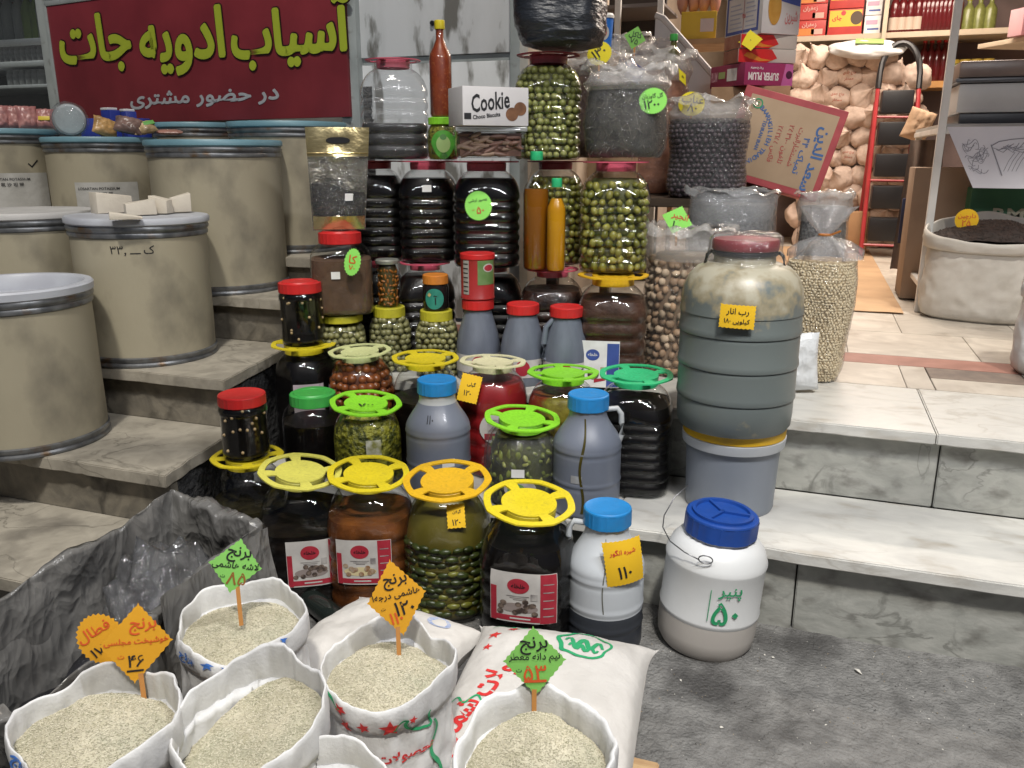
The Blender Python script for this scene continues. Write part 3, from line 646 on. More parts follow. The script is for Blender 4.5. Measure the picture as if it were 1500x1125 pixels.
def ovalpatch(par, name, mt, f, cx, cy, a, b, n=28):
    m = MB(); vs = [f(cx, cy)]+[f(cx+a*cos(2*pi*i/n)*q, cy+b*sin(2*pi*i/n)*q) for q in (.5, 1) for i in range(n)]
    fs = [(0, 1+i, 1+(i+1) % n) for i in range(n)]+[(1+i, 1+n+i, 1+n+(i+1) % n, 1+(i+1) % n) for i in range(n)]
    m.add(vs, fs); return m.build(name, mt, par, sharp=180)
def paper_label(t, P, cs, sh, H, w, h, zc, th0=-pi/2, dark=LBLD):
    def mp(o): return mapj(P, cs, sh, H, o, th0, zc)
    lb = gridpatch(t, 'label', LBLW, mp(.0012), -w/2, w/2, -h/2, h/2)
    gridpatch(lb, 'band', LBLR, mp(.0017), w*.26, w*.49, -h*.49, h*.49, 4, 6)
    gridpatch(lb, 'band', LBLR, mp(.0017), -w*.49, -w*.4, -h*.49, h*.2, 3, 5)
    gridpatch(lb, 'band', LBLR, mp(.0018), -w*.4, w*.258, -h*.47, -h*.36, 8, 2)
    rr = random.Random(int(w*1e4)+int(th0*100)); pal = pm(dark.name+'_light', tuple(min(.6, c*3+.12) for c in dark.node_tree.nodes['Principled BSDF'].inputs['Base Color'].default_value[:3]), rough=.5)
    ovalpatch(lb, 'print_plate', pal, mp(.0019), -.07*w, -.2*h, .3*w, .1*h, 20)
    for k in range(13): ovalpatch(lb, 'fruit_print', dark, mp(.0021+.00008*k), (-.36+.55*rr.random())*w, (-.3+.24*rr.random())*h, .05*w, .05*h, 9)
    for k in range(3): gridpatch(lb, 'print_line', LBLG, mp(.002), (-.25+.05*k)*w, (.1-.04*k)*w, (.03-.035*k)*h, (.045-.035*k)*h, 4, 1)
    gridpatch(lb, 'print_line', LBLW, mp(.0023), -.2*w, .12*w, -.43*h, -.4*h, 4, 1)
    for k in range(5): gridpatch(lb, 'print_line', LBLG, mp(.0022), w*.3, w*.45, (-.35+.16*k)*h, (-.33+.16*k)*h, 2, 1)
    ovalpatch(lb, 'emblem', LBLR, mp(.0019), -w*.07, h*.24, w*.17, h*.15)
    letter(lb, 'خلخله', INK, (-w*.07, h*.245), w=w*.22, bold=.02, mapper=mp(.0026))
    gridpatch(lb, 'print_mark', LBLG, mp(.002), w*.12, w*.22, -.03*h, .1*h, 2, 2)
    return lb
def sticker(t, f, cx, cy, w, h, mt=PAPER): return gridpatch(t, 'sticker', mt, f, cx-w/2, cx+w/2, cy-h/2, cy+h/2, 3, 2)
# ------------------------------------------------------------------ price tags
TAGM = {'green': pm('tag_green', (.2, .5, .1), rough=.75), 'neon': pm('tag_neon_green', (.27, .72, .12), rough=.75), 'orange': pm('tag_orange', (.62, .3, .01), rough=.75), 'yellow': pm('tag_yellow', (.78, .66, .02), rough=.75), 'gold': pm('tag_gold', (.74, .45, .01), rough=.75)}
def pinked(shape_, a, b, tooth=.0035):
    """outline with pinking-shear teeth"""
    if shape_ == 'round':
        n = max(40, int(2*pi*a/.004)); n -= n % 2
        return [((a-(tooth if i % 2 else 0))*cos(2*pi*i/n), (b-(tooth if i % 2 else 0))*sin(2*pi*i/n)) for i in range(n)]
    c = {'diamond': [(0, -b), (a, 0), (0, b), (-a, 0)], 'rect': [(-a, -b), (a, -b), (a, b), (-a, b)]}[shape_]; out = []
    for (x0, y0), (x1, y1) in zip(c, c[1:]+c[:1]):
        L = sqrt((x1-x0)**2+(y1-y0)**2); n = int(L/.0055)
        for k in range(n):
            t = k/n; o = tooth*.6 if k % 2 else 0; nx, ny = -(y1-y0)/L, (x1-x0)/L
            out.append((x0+(x1-x0)*t+nx*o, y0+(y1-y0)*t+ny*o))
    return out
def price_tag(label, p, a, b, col, lines, shape_='diamond', rot=0, lean=0, yaw=None, stick=0, curl=.1, cat='price tag', group=None):
    """a card standing at p (its centre); lines: (text, ink, u, v, width) in card units"""
    p = Vector(p); yaw = face(p) if yaw is None else yaw
    t = thing('price_tag', label, cat, p, rot=(lean, 0, yaw)); 
    if group: t['group'] = group
    ca, sa = cos(rot), sin(rot)
    def mp(o):
        def f(u, v):
            x, z = u*ca-v*sa, u*sa+v*ca; return Vector((x, o+curl*(x*x+z*z*.3)/max(a, b)*1.0, z))
        return f
    out = pinked(shape_, a, b); m = MB(); f0 = mp(0); f1 = mp(.0009)
    rings = [1, .8, .6, .4, .2]; n = len(out); vs = []
    for fn in (f0, f1):
        for q in rings: vs += [fn(x*q, y*q) for x, y in out]
        vs.append(fn(0, 0))
    K = 5*n+1; fs = []
    for s_ in (0, 1):
        for j in range(4):
            for i in range(n):
                q = (s_*K+j*n+i, s_*K+j*n+(i+1) % n, s_*K+(j+1)*n+(i+1) % n, s_*K+(j+1)*n+i); fs.append(q if s_ == 0 else q[::-1])
        for i in range(n): q = (s_*K+4*n+i, s_*K+4*n+(i+1) % n, s_*K+5*n); fs.append(q if s_ == 0 else q[::-1])
    for i in range(n): fs.append((i, K+i, K+(i+1) % n, (i+1) % n))
    m.add(vs, fs); m.build('card', TAGM[col], t, sharp=60)
    for body, ink, u, v, w in lines: letter(t, body, ink, (u*a, v*b), w=w*2*a*(.72 if shape_ == 'diamond' else .9), bold=.012, mapper=mp(-.0013))
    if stick:
        m = MB(); m.box(-.004, .004, .0012, .0032, -b-stick, -b*.4); m.build('stick', pm('stick_wood', (.45, .2, .05), rough=.7), t, smooth=False)
    return t
INKS = dict(k=INK, r=REDINK, o=ORINK)

# ------------------------------------------------------------------ front row of big jars on the street
FH = .40
J = jar('big jar of dark plum pickle with red bordered label beside the white syrup jug', 'yellow', 775, 735, 0, FH, .128, BLACKL, .74, ribs=4, Rl=.126, tilt=(.12, .05), cs=superell(3.2, .2), sh=.58)
paper_label(J[0], J[1], J[2], .58, FH, .17, .145, .175, -pi/2-.12)
J = jar('large jar of green gherkins in murky brine under an amber handle lid', 'amber', 655, 703, 0, FH, .126, MURKY, .9, ribs=6, Rl=.128, tilt=(.1, -.06), cs=superell(2.6, .3), sh=.56, depth=.05, ins=.009)
t, P, cs = J
def gh(v): return Vector((v.x, v.y, v.z))
fill(t, 'gherkin', csblend(P, cs, .56, FH), .03, .25, lambda z: rad_at(P, z), .034, (.021, .011, .011), [piece_mesh('gherkin', PICK[0]), piece_mesh('gherkin', PICK[1])], 220, tangential=True, weights=[9, 1], rowh=.72, off=.0095)
price_tag('amber square paper tucked under the amber lid of the gherkin jar', Zp(669, 755, .33)+Vector((.0, -.005, 0)), .026, .034, 'gold', [('گیلان', INK, .1, .35, .5), ('۱۲۰', INK, 0, -.5, .5)], 'rect', rot=.05, lean=-.35)
J = jar('large jar of orange brown pickle with red bordered label under a yellow handle lid', 'yellow', 540, 693, 0, FH, .128, ORANGEP, .7, ribs=4, Rl=.122, tilt=(.1, .04), cs=superell(3.2, .15), sh=.6)
paper_label(J[0], J[1], J[2], .6, FH, .15, .14, .17, -pi/2-.2, pm('label_nut_print', (.25, .13, .06), (.42, .34, .26), sc=60, rough=.5))
J = jar('large jar of dark pickle half full with pale yellow handle lid behind the lined carton', 'soft', 440, 690, 0, FH, .128, BLACKV, .6, ribs=4, Rl=.122, tilt=(.12, -.08), cs=superell(3.2, .1), sh=.6)
paper_label(J[0], J[1], J[2], .6, FH, .15, .145, .155, -pi/2+.15)
J = jar('large jar of brown green pickle under a yellow lid carrying a red capped jar', 'yellow', 362, 668, 0, FH, .118, pm('dark_green_pickle', (.03, .025, .01), (.012, .01, .006), sc=40, rough=.35, bump=.4), .62, ribs=4, Rl=.11, tilt=(0, 0), cs=superell(3.2, .1), sh=.6)
pF = J[0].location.copy()
# small black jars with red caps and floating garlic
def capjar(label, lid, p, H, R, rz=0, dots=7, cap=.036, step=1, content=BLACKL, level=.93, neck=.88):
    P = [(R*.3, .003), (R*.9, 0), (R*.97, .006), (R*.98, .02), (R*.955, .026), (R*.955, H*.74), (R, H*.76), (R, H*.82), (R*.97, H*.86), (R*neck, H*.9), (R*neck, H)]
    t = thing('screw_jar', label, 'jar', p, rz); m = MB(); m.lathe(P, 40, cap1=False); m.build('body', PET, t, sharp=40)
    m = MB(); m.lathe(cut(scaleP(P, .003), H*level), 40); m.build('contents', content, t, sharp=40)
    put('lid', cap_mesh(lid, R*neck*1.1, cap, step=step), t, (0, 0, H-cap*.6))
    random.seed(int(R*1e5)+int(p[0]*1000))
    for i in range(dots*2):
        th = -pi/2+random.uniform(-1.5, 1.5); z = H*random.uniform(.1, .88)
        o = put('garlic_clove', piece_mesh('clove', CLOVE[0]), t, ((R*.955-.0025)*cos(th), (R*.955-.0025)*sin(th), z)); o.scale = (.0068, .0055, .0058); o.rotation_euler = (0, 0, th)
    return t
capjar('red capped black jar standing on the leftmost yellow lid of the front row', 'red', (pF.x, pF.y, .40), .185, .073, face(pF), step=0, cap=.034)

# ------------------------------------------------------------------ rows on the lower step
B = .25
J = jar('ribbed jar of black syrup under a mint green lid next to the barrel', 'mint', 932, 548, B, (Yp(932, 548, 2.53).z-B)/.985, .122, BLACKL, .76, ribs=7, Rl=.118, tilt=(.03, .0), cs=superell(4, .1), depth=.055, sh=.66)
J = jar('jar of yellow green pickle over red layers under a lime handle lid', 'lime', 825, 545, B, (Yp(825, 545, 2.53).z-B)/.985, .12, pm('layered_pickle', (.28, .24, .03), (.12, .09, .012), sc=30, rough=.4, bump=.4, c3=(.2, .03, .01), sc3=7, lo3=.52, hi3=.6), .8, ribs=5, Rl=.118, cs=octa(.9), sh=.62)
J = jar('jar of bright red sauce under a cream handle lid with an orange tag hanging', 'cream', 722, 529, B, (Yp(722, 529, 2.53).z-B)/.985, .122, REDSAUCE, .82, ribs=4, Rl=.113, cs=octa(1.0), sh=.62)
f = mapj(J[1], J[2], .62, .375, .0015, -pi/2, .16)
lb = ovalpatch(J[0], 'label', LBLW, f, .01, .02, .055, .055); gridpatch(lb, 'band', LBLR, mapj(J[1], J[2], .62, .375, .0021, -pi/2, .16), -.03, .05, -.02, .002, 6, 2); gridpatch(lb, 'print_mark', LBLG, mapj(J[1], J[2], .62, .375, .002, -pi/2, .16), -.02, .04, .01, .05, 4, 3)
pR_ = J[0].location.copy()
price_tag('orange tag with pen writing hanging from the cream lid of the red sauce jar', Zp(697, 566, .57)+Vector((-.01, -.03, 0)), .034, .046, 'gold', [('گیلی', INK, .1, .3, .45), ('۱۲۰', INK, -.1, -.35, .4)], 'rect', rot=-.25, lean=-.25)
J = jar('jar of dark pickle under a yellow lid behind the left blue capped jug', 'yellow', 623, 524, B, (Yp(623, 524, 2.53).z-B)/.985, .12, BLACKV, .62, ribs=3, Rl=.117, cs=octa(.9), sh=.6)
J = jar('jar of orange brown garlic pickle under a pale green yellow handle lid', 'pale', 527, 514, B, (Yp(527, 514, 2.53).z-B)/.985, .122, pm('garlic_core', (.09, .025, .008), rough=.4), .86, ribs=3, Rl=.112, cs=octa(.7), sh=.62, ins=.018)
fill(J[0], 'garlic_bulb', csblend(J[1], J[2], .62, FH), .12, .34, lambda z: rad_at(J[1], z), .034, (.018, .018, .016), [piece_mesh('garlic', GARL[0], ICO2)], 140)
J = jar('jar of black pickle under a yellow lid carrying the upper red capped jar', 'yellow', 445, 503, B, (Yp(445, 503, 2.53).z-B)/.985, .12, BLACKL, .86, ribs=3, Rl=.118, cs=octa(.8), tilt=(0, 0), sh=.6)
f = mapj(J[1], J[2], .6, .375, .0012, -pi/2+.1, .2)
lb = gridpatch(J[0], 'label', pm('label_pinkish', (.42, .36, .38), (.34, .3, .32), sc=14, rough=.5), f, -.06, .05, -.11, .06); ovalpatch(lb, 'emblem', LBLR, mapj(J[1], J[2], .6, .375, .002, -pi/2+.1, .2), -.005, 0, .022, .02); ovalpatch(lb, 'emblem', LBLD, mapj(J[1], J[2], .6, .375, .002, -pi/2+.1, .2), -.01, -.07, .022, .025)
pU = J[0].location.copy()
capjar('red capped black jar standing on a yellow lid beside the square brown jar', 'red', (pU.x, pU.y, Yp(445, 503, 2.53).z+.004), .21, .078, face(pU), cap=.04)
# nearer row
_q = Yp(536, 590, 2.295); J = jar('jar of chopped yellow green pickle under a lime octagonal handle lid', 'lime', 536, 590, B, (_q.z-B)/.985, .117,  SHRED, .9, ribs=0, Rl=.118, tilt=(.1, .04), cs=octa(.8), sh=.5, neck=.6)
letter(J[0], '۷۰۰', INK, (0, 0), w=.05, bold=.01, mapper=lambda u, v: Vector((u, v-.02, _q.z-B-.0)), name='lid_writing')
f = csblend(J[1], J[2], .5, _q.z-B); gridpatch(J[0], 'sticker', pm('clear_sticker', (.5, .5, .42), (.2, .2, .06), sc=40, rough=.15), lambda u, v: f(-pi/2+.15+u/.12, .14+v, .0015), -.025, .025, -.03, .03, 4, 4)
J = jar('dark jar of pickle with a plain round green cap', 'green', 458, 580, B, (Yp(458, 580, 2.31).z-B)/.985, .108, BLACKL, .68, ribs=0, lidkind='cap', capr=.076, caph=.042, cs=octa(.3), sh=.66, neck=.66, step=1)
# bag-wrapped green pickle
J = jar('film wrapped jar of green pickled vegetables under a lime octagonal handle lid', 'lime', 765, 612, B, (Yp(765, 612, 2.295).z-B)/.985, .115, pm('veg_core', (.07, .075, .015), (.03, .035, .01), sc=20, rough=.5), .82, ribs=0, Rl=.118, tilt=(.08, .0), cs=octa(.5), sh=.5, neck=.64, ins=.016)
VEG = [pm('veg_a', (.2, .23, .035), (.12, .15, .02), sc=30, rough=.4, rnd=.3), pm('veg_b', (.3, .31, .07), rough=.4, rnd=.2)]
fill(J[0], 'pickled_vegetable', csblend(J[1], J[2], .5, .265), .03, .21, lambda z: rad_at(J[1], z), .032, (.024, .012, .01), [piece_mesh('veg', VEG[0]), piece_mesh('veg', VEG[1])], 200, weights=[4, 1], rowh=.75)
m = MB(); P2 = [(r*1.03+.003, z) for r, z in J[1] if z > .02 and z < .235]; m.lathe(P2, 60, octa(.5), cap0=False, cap1=False, warp=lambda p: Vector(p)+wob(p, 22, .012)); m.build('film_wrap', FILM, J[0], sharp=180)
f = csblend(J[1], J[2], .5, .265); sticker(J[0], lambda u, v: f(-pi/2-.1+u/.115, .135+v, .012), 0, 0, .036, .026)
lb = ovalpatch(J[0], 'label', LBLG, lambda u, v: f(-pi/2-.05+u/.115, .085+v, .012), 0, 0, .045, .03); ovalpatch(lb, 'emblem', LBLGR, lambda u, v: f(-pi/2-.05+u/.115, .085+v, .0135), -.01, 0, .024, .018)

# ------------------------------------------------------------------ jugs
HDPE = pm('syrup_filled_jug', (.17, .19, .24), (.145, .165, .205), sc=3, rough=.4, sss=.0, coat=.15, bump=.03, bsc=40)
HDPEC = pm('clear_jug_plastic', (.4, .42, .43), (.36, .38, .39), sc=4, rough=.4)
def jug(label, px, py, zb, H, R, capc='blue', capr=.052, caph=.04, handle=None, fill_=1.0, mats=None, hoops=(.34, .62), neck=.46, sh=.62, rz=None, topclear=False, loc=None):
    p = Vector(loc) if loc else Zp(px, py, zb+H); p.z = zb; rz = face(p) if rz is None else rz
    t = thing('syrup_jug', label, 'jug', p, rz); nr = R*neck
    def R_(z):
        q = z/H
        if q < .03: return R*(.9+.1*sqrt(max(0, q/.03)))
        if q < sh: return R
        if q < .86: k = (q-sh)/(.86-sh); return R+(nr-R)*(k*k*(3-2*k)*.55+k*.45)
        return nr
    zs = [H*i/60 for i in range(58)]; P = []
    for z in zs:
        r = R_(z)
        for h in hoops:
            d = (z/H-h)/.012
            r *= 1+.022*exp(-d*d)-.014*exp(-((z/H-h+.03)/.012)**2)
        P.append((r, z))
    if fill_ < 1:
        lo_ = [q for q in P if q[1] <= fill_*H]; hi_ = [q for q in P if q[1] >= fill_*H-.012*H]
        m = MB(); m.lathe(lo_, 48, cap1=False); m.build('filled_body', mats[0], t, sharp=40)
        m = MB(); m.lathe([lo_[-1]]+[q for q in hi_ if q[1] > lo_[-1][1]], 48, cap0=False); m.build('body', mats[1], t, sharp=40)
    elif topclear:
        lo_ = [q for q in P if q[1] <= .84*H]; hi_ = [q for q in P if q[1] > .84*H]
        m = MB(); m.lathe(lo_, 48, cap1=False); m.build('body', mats[0], t, sharp=40); m = MB(); m.lathe([lo_[-1]]+hi_, 48, cap0=False); m.build('neck', mats[1], t, sharp=40)
    else:
        m = MB(); m.lathe(P, 48); m.build('body', mats[0], t, sharp=40)
    put('lid', cap_mesh(capc, capr, caph), t, (0, 0, H-caph*.72))
    if handle:
        s = handle; z0, z1 = .60*H, .9*H; m = MB()
        pts = [(s*nr*.9, 0, z1), (s*(nr+.03), 0, z1+.004), (s*(nr+.042), 0, z1-.012), (s*(nr+.044), 0, z1-.04), (s*(nr+.046), 0, z0+.03), (s*(R*.9), 0, z0)]
        m.tube(pts, .0085, 8); m.build('handle', mats[-1], t, sharp=60)
    return t, (lambda u, v, off=.0012: Vector(((R_(v)+off)*cos(-pi/2+u/R), (R_(v)+off)*sin(-pi/2+u/R), v)))
DJ = [HDPE, HDPEC]
t, f = jug('blue capped grey syrup jug without handle behind the amber lid', 640, 560, B, .36, .102, mats=DJ, topclear=True, capr=.062, caph=.045, neck=.56, hoops=(.3, .58))
sticker(t, f, .03, .125, .04, .026); letter(t, '۱۱۰', INK, (-.03, .262), w=.026, mapper=lambda u, v: f(u, v, .0015), bold=.01)
t, f = jug('blue capped grey syrup jug with white handle and a dark drip beside the black jar', 862, 582, B, .355, .102, mats=DJ, handle=1, capr=.061, caph=.046, neck=.55, hoops=(.3, .58))
sticker(t, f, -.03, .13, .034, .024, pm('grey_sticker', (.38, .4, .42), (.3, .3, .3), sc=40, rough=.5))
m = MB(); m.grid(2, 40, lambda a, b: f(-.018+.008*a+.006*sin(b*9)-.012*b*0, .305-.28*b, .0012)); m.build('syrup_drip', pm('syrup_drip', (.06, .05, .012), rough=.2), t, sharp=180)
WJ = [pm('dark_lower_syrup', (.035, .04, .05), (.028, .032, .04), sc=6, rough=.4), pm('white_jug_plastic', (.5, .53, .56), (.44, .47, .5), sc=4, rough=.42)]
t, f = jug('white syrup jug one third full with blue cap and white handle on the street', 890, 748, 0, .385, .104, mats=WJ, handle=-1, capr=.064, caph=.048, fill_=.3, neck=.56, hoops=(.2, .34, .56))
pj = t.location.copy()
m = MB(); m.grid(2, 30, lambda a, b: f(-.005+.003*a+.003*sin(b*7), .33-.2*b, .001)); m.build('syrup_drip', pm('thin_drip', (.12, .12, .1), rough=.4), t, sharp=180)
ny_ = Vector((0, -1, 0)); q = Matrix.Rotation(face(pj), 3, 'Z') @ Vector((.05, -.1, 0))
price_tag('yellow paper tag with red Persian writing stuck on the white syrup jug', Vector((pj.x, pj.y, .285))+q, .052, .062, 'gold', [('شیره انگور', REDINK, -.05, .5, .75), ('۱۱۰', INK, -.05, -.4, .4)], 'rect', rot=.12, lean=-.08, yaw=face(pj)+.35, curl=.3)
# white tub with navy lid, wire bail and green writing
p = Zp(1031, 932, 0); TB = thing('white_tub', 'round white plastic tub with navy blue screw lid and wire bail leaning on the street', 'tub', p, rot=(0, .07, face(p))); R = .133; H = .385
P = [(R*.5, .004), (R*.9, 0), (R*.98, .02), (R, .05), (R, .1), (R*1.02, .108), (R*1.02, .113), (R, .12), (R, .24), (R*1.02, .252), (R*1.02, .258), (R*.99, .268), (R*.93, .29), (R*.8, .311), (R*.67, .319), (R*.66, .33), (R*.66, .36)]
def tubR(z): return rad_at(P, z)
lo_ = [q for q in P if q[1] <= .105]
m = MB(); m.lathe([q for q in P if q[1] >= .1], 56, cap0=False); m.build('body', pm('white_tub_plastic', (.62, .63, .63), (.55, .56, .56), sc=4, rough=.42, bump=.03), TB, sharp=40)
m = MB(); m.lathe([q for q in P if q[1] <= .1], 56, cap1=False); m.build('filled_base', pm('tub_lower_plastic', (.5, .47, .43), (.45, .42, .39), sc=4, rough=.42), TB, sharp=40)
lid = cap_mesh('navy', .096, .055); l = put('lid', lid, TB, (0, 0, .325))
m = MB(); m.lathe([(.081, 0), (.081, .008), (.071, .008), (.069, 0)], 48, cap0=False, cap1=False)
for a in (0, 2.1, 4.2): m.box(-.004, .071, -.004, .004, 0, .007, M=Matrix.Rotation(a, 4, 'Z'))
m.build('lid_spokes', LIDM['navy'], l, loc=(0, 0, .054))
def tf(u, v): t = -pi/2+u/R; r = tubR(v)+.0035; return Vector((r*cos(t), r*sin(t), v))
letter(TB, 'پنیر', GREENINK, (.045, .212), w=.062, bold=.012, mapper=tf); letter(TB, '۵۰', GREENINK, (.04, .155), w=.07, bold=.012, mapper=tf)
for a, b in (((-.005, .2), (-.0045, .13)),): gridpatch(TB, 'pen_stroke', GREENINK, lambda u, v: tf(u, v), a[0], a[0]+.002, b[1], a[1]+.02, 1, 6)
W_ = pm('wire', (.2, .2, .21), rough=.35, metal=.9)
m = MB(); ear = (-.03, -R*.93, .3); m.tube([(ear[0]+.018*cos(a)-.0, ear[1]-.008, ear[2]+.011*sin(a)) for a in [k*pi/8 for k in range(16)]], .0017, 6, close=True)
m.tube([(-.045, -R*.97-.004, .297), (-.085, -R*.86, .302), (-.125, -R*.62, .31), (-.15, -R*.2, .32), (-.152, 0.03, .33), (-.13, .08, .37), (-.1, .1, .4)], .0017, 6); m.build('bail_wire', W_, TB, sharp=180)

# ------------------------------------------------------------------ grey barrel on a bucket
p = Zp(1067, 735, B); p.z = B; BK = thing('grey_bucket', 'grey plastic bucket with white rim under the big grey barrel', 'bucket', p, face(p))
BH = .245; R = .142
P = [(.05, .003), (R*.92, 0), (R*.94, .008), (R*.94, .02), (R*.99, BH-.04)]
m = MB(); m.lathe(P, 56, cap1=False); m.build('body', pm('grey_bucket_plastic', (.25, .275, .32), (.22, .245, .285), sc=3, rough=.35, bump=.03), BK, sharp=40)
m = MB(); m.lathe([(R*.985, BH-.042), (R*1.07, BH-.04), (R*1.09, BH-.02), (R*1.09, BH-.012), (R*1.02, BH-.008), (R*1.0, BH-.02)], 56, cap0=False, cap1=False); m.build('rim', pm('bucket_rim', (.46, .48, .5), rough=.4), BK, sharp=50)
m = MB(); m.lathe([(R*1.03, BH-.011), (R*1.075, BH-.008), (R*1.08, BH+.016), (R*1.04, BH+.022), (R*.98, BH+.018)], 56); l = m.build('lid', LIDM['amber'], BK, sharp=40)
BZ = B+BH+.02
BR = thing('grey_barrel', 'big ribbed grey barrel with muddy shoulder and red film covered cap', 'barrel', (p.x-.005, p.y-.01, BZ), face(p)); BR.scale = (.985, .985, .965); R = .178; H = .555
P = [(.08, .002), (R*.9, 0), (R*.95, .015), (R*.965, .05)]
for k in range(3):
    z = .1+k*.1; P += [(R*(.966+.007*k), z-.005), (R*(.96+.007*k), z-.002), (R*(.985+.007*k), z), (R*(.99+.007*k), z+.005), (R*(.985+.007*k), z+.018), (R*(.974+.007*k), z+.023), (R*(.975+.007*k), z+.085)]
P += [(R*1.0, .36), (R*.985, .38), (R*.99, .4), (R*.96, .43), (R*.88, .465), (R*.75, .49), (R*.58, .503), (R*.5, .506), (R*.49, .53), (R*.49, H)]
MUD = pm('barrel_plastic', (.13, .15, .145), (.11, .128, .125), sc=4, rough=.42, bump=.08)
# dried mud: a world-fixed stain on the shoulder
m_, n_, b_, o_ = nodes('muddy_barrel_plastic'); co = n_.nodes.new('ShaderNodeTexCoord'); sx_ = n_.nodes.new('ShaderNodeSeparateXYZ'); n_.links.new(co.outputs['Object'], sx_.inputs[0])
ns = n_.nodes.new('ShaderNodeTexNoise'); ns.inputs['Scale'].default_value = 17; ns.inputs['Detail'].default_value = 9; n_.links.new(co.outputs['Object'], ns.inputs['Vector'])
mr = n_.nodes.new('ShaderNodeMapRange'); mr.inputs[1].default_value = .29; mr.inputs[2].default_value = .47; mr.inputs[3].default_value = -.24; mr.inputs[4].default_value = .16; n_.links.new(sx_.outputs[2], mr.inputs[0])
ad = n_.nodes.new('ShaderNodeMath'); ad.operation = 'ADD'; n_.links.new(ns.outputs[0], ad.inputs[0]); n_.links.new(mr.outputs[0], ad.inputs[1])
rp = n_.nodes.new('ShaderNodeValToRGB'); rp.color_ramp.elements[0].position = .43; rp.color_ramp.elements[1].position = .55
rp.color_ramp.elements[0].color = (.125, .145, .14, 1); rp.color_ramp.elements[1].color = (.27, .235, .155, 1); e = rp.color_ramp.elements.new(.68); e.color = (.37, .345, .265, 1)
n_.links.new(ad.outputs[0], rp.inputs[0]); n_.links.new(rp.outputs[0], b_.inputs['Base Color']); b_.inputs['Roughness'].default_value = .38
m = MB(); m.lathe(P, 64, cap1=False); m.build('body', m_, BR, sharp=40)
m = MB(); m.lathe([(R*.525, H-.014), (R*.535, H-.01), (R*.535, H+.012), (R*.51, H+.018), (R*.3, H+.018)], 56, cap0=False); m.build('lid', pm('barrel_red_lid', (.26, .022, .03), (.16, .014, .02), sc=9, rough=.4), BR, sharp=40)
m = MB(); m.lathe([(R*.51, H-.03), (R*.53, H-.026), (R*.53, H-.019), (R*.51, H-.016)], 56, cap0=False, cap1=False); m.build('lid_ring', BLACKP, BR)
m = MB(); m.lathe([(R*.66, H-.05), (R*.62, H-.035), (R*.585, H-.01), (R*.58, H+.018), (R*.5, H+.034), (R*.2, H+.032), (.002, H+.03)], 72, warp=lambda q: Vector(q)+wob(q, 34, .009), cap0=False, cap1=False); m.build('film_cover', FILM, BR, sharp=180)
for s in (-1, 1):
    m = MB(); m.tube([(s*R*.53, 0, H-.02), (s*R*.6, -.01, H-.03), (s*R*.63, -.012, H-.06), (s*R*.6, 0, H-.075)], .005, 6); m.build('handle', BLACKP, BR, sharp=180)
q = Matrix.Rotation(face(p), 3, 'Z') @ Vector((-.005, -R*.995-.006, 0))
price_tag('yellow square tag with two pen lines stuck on the grey barrel', Vector((p.x-.007, p.y-.021, BZ+.36))+q, .0475, .033, 'gold', [('رب انار', INK, 0, .4, .7), ('کیلویی ۱۸۰', INK, 0, -.4, .8)], 'rect', rot=-.03, lean=.0, yaw=face(p), curl=.13)
# ------------------------------------------------------------------ landing: olive jars and red capped syrup bottles in front of the jar wall
LZ = .5
SQ = superell(5, 0)
def sqjar(label, px, py, zb, H, R, capc, content, level=.9, pieces=None, capr=.04, caph=.03, step=0, core=OLVCORE, sh=.66, neck=.66, loc=None, lim=130, sq=4.5, rz=None, sz=.0135):
    J = jar(label, capc, px, py, zb, H, R, content, level, ins=sz*1.4 if pieces else .0035, ribs=0, lidkind='cap', capr=capr, caph=caph, cs=superell(sq, .0), sh=sh, neck=neck, loc=loc, step=step, rz=rz)
    if pieces: fill(J[0], 'olive', csblend(J[1], J[2], sh, H), .015, H*level, lambda z: rad_at(J[1], z), sz*1.75, (sz, sz, sz*1.08), [piece_mesh('olive', mm) for mm in pieces], lim)
    return J
J1 = sqjar('square jar of pale olives with yellow cap under the thin jar of carrots', 570, 454, LZ, .232, .08, 'olive', OLVCORE, .86, OLVP, .06, .038)
J2 = sqjar('square jar of pale olives with yellow cap under the small orange capped jar', 639, 459, LZ, .232, .08, 'olive', OLVCORE, .86, OLVP, .06, .038)
J3 = sqjar('squat olive jar with dull yellow cap carrying the square brown jar', 500, 463, LZ, .22, .088, 'olive', OLVCORE, .84, OLVP, .078, .028)
p = J3[0].location.copy()
J = sqjar('square clear jar of brown powder with red cap under the gold bag', 0, 0, LZ+.232, .285, .112, 'red', pm('brown_powder', (.12, .065, .035), (.085, .045, .025), sc=30, rough=.9, bump=.2), .7, None, .077, .045, step=1, loc=(p.x, p.y+.02, 0), sh=.68, neck=.62, sq=4)
f = csblend(J[1], J[2], .68, .285); sticker(J[0], lambda u, v: f(-pi/2-.1+u/.112, .15+v, .0015), -.01, 0, .03, .026)
pS = J[0].location.copy(); zS = LZ+.232+.285+.016
price_tag('pale green round tag with faint writing on the square brown jar', Vector((pS.x+.112, pS.y-.11, zS-.1)), .03, .05, 'neon', [('کا', ORINK, 0, .2, .5), ('۷۰', ORINK, 0, -.4, .4)], 'round', rot=-.2)
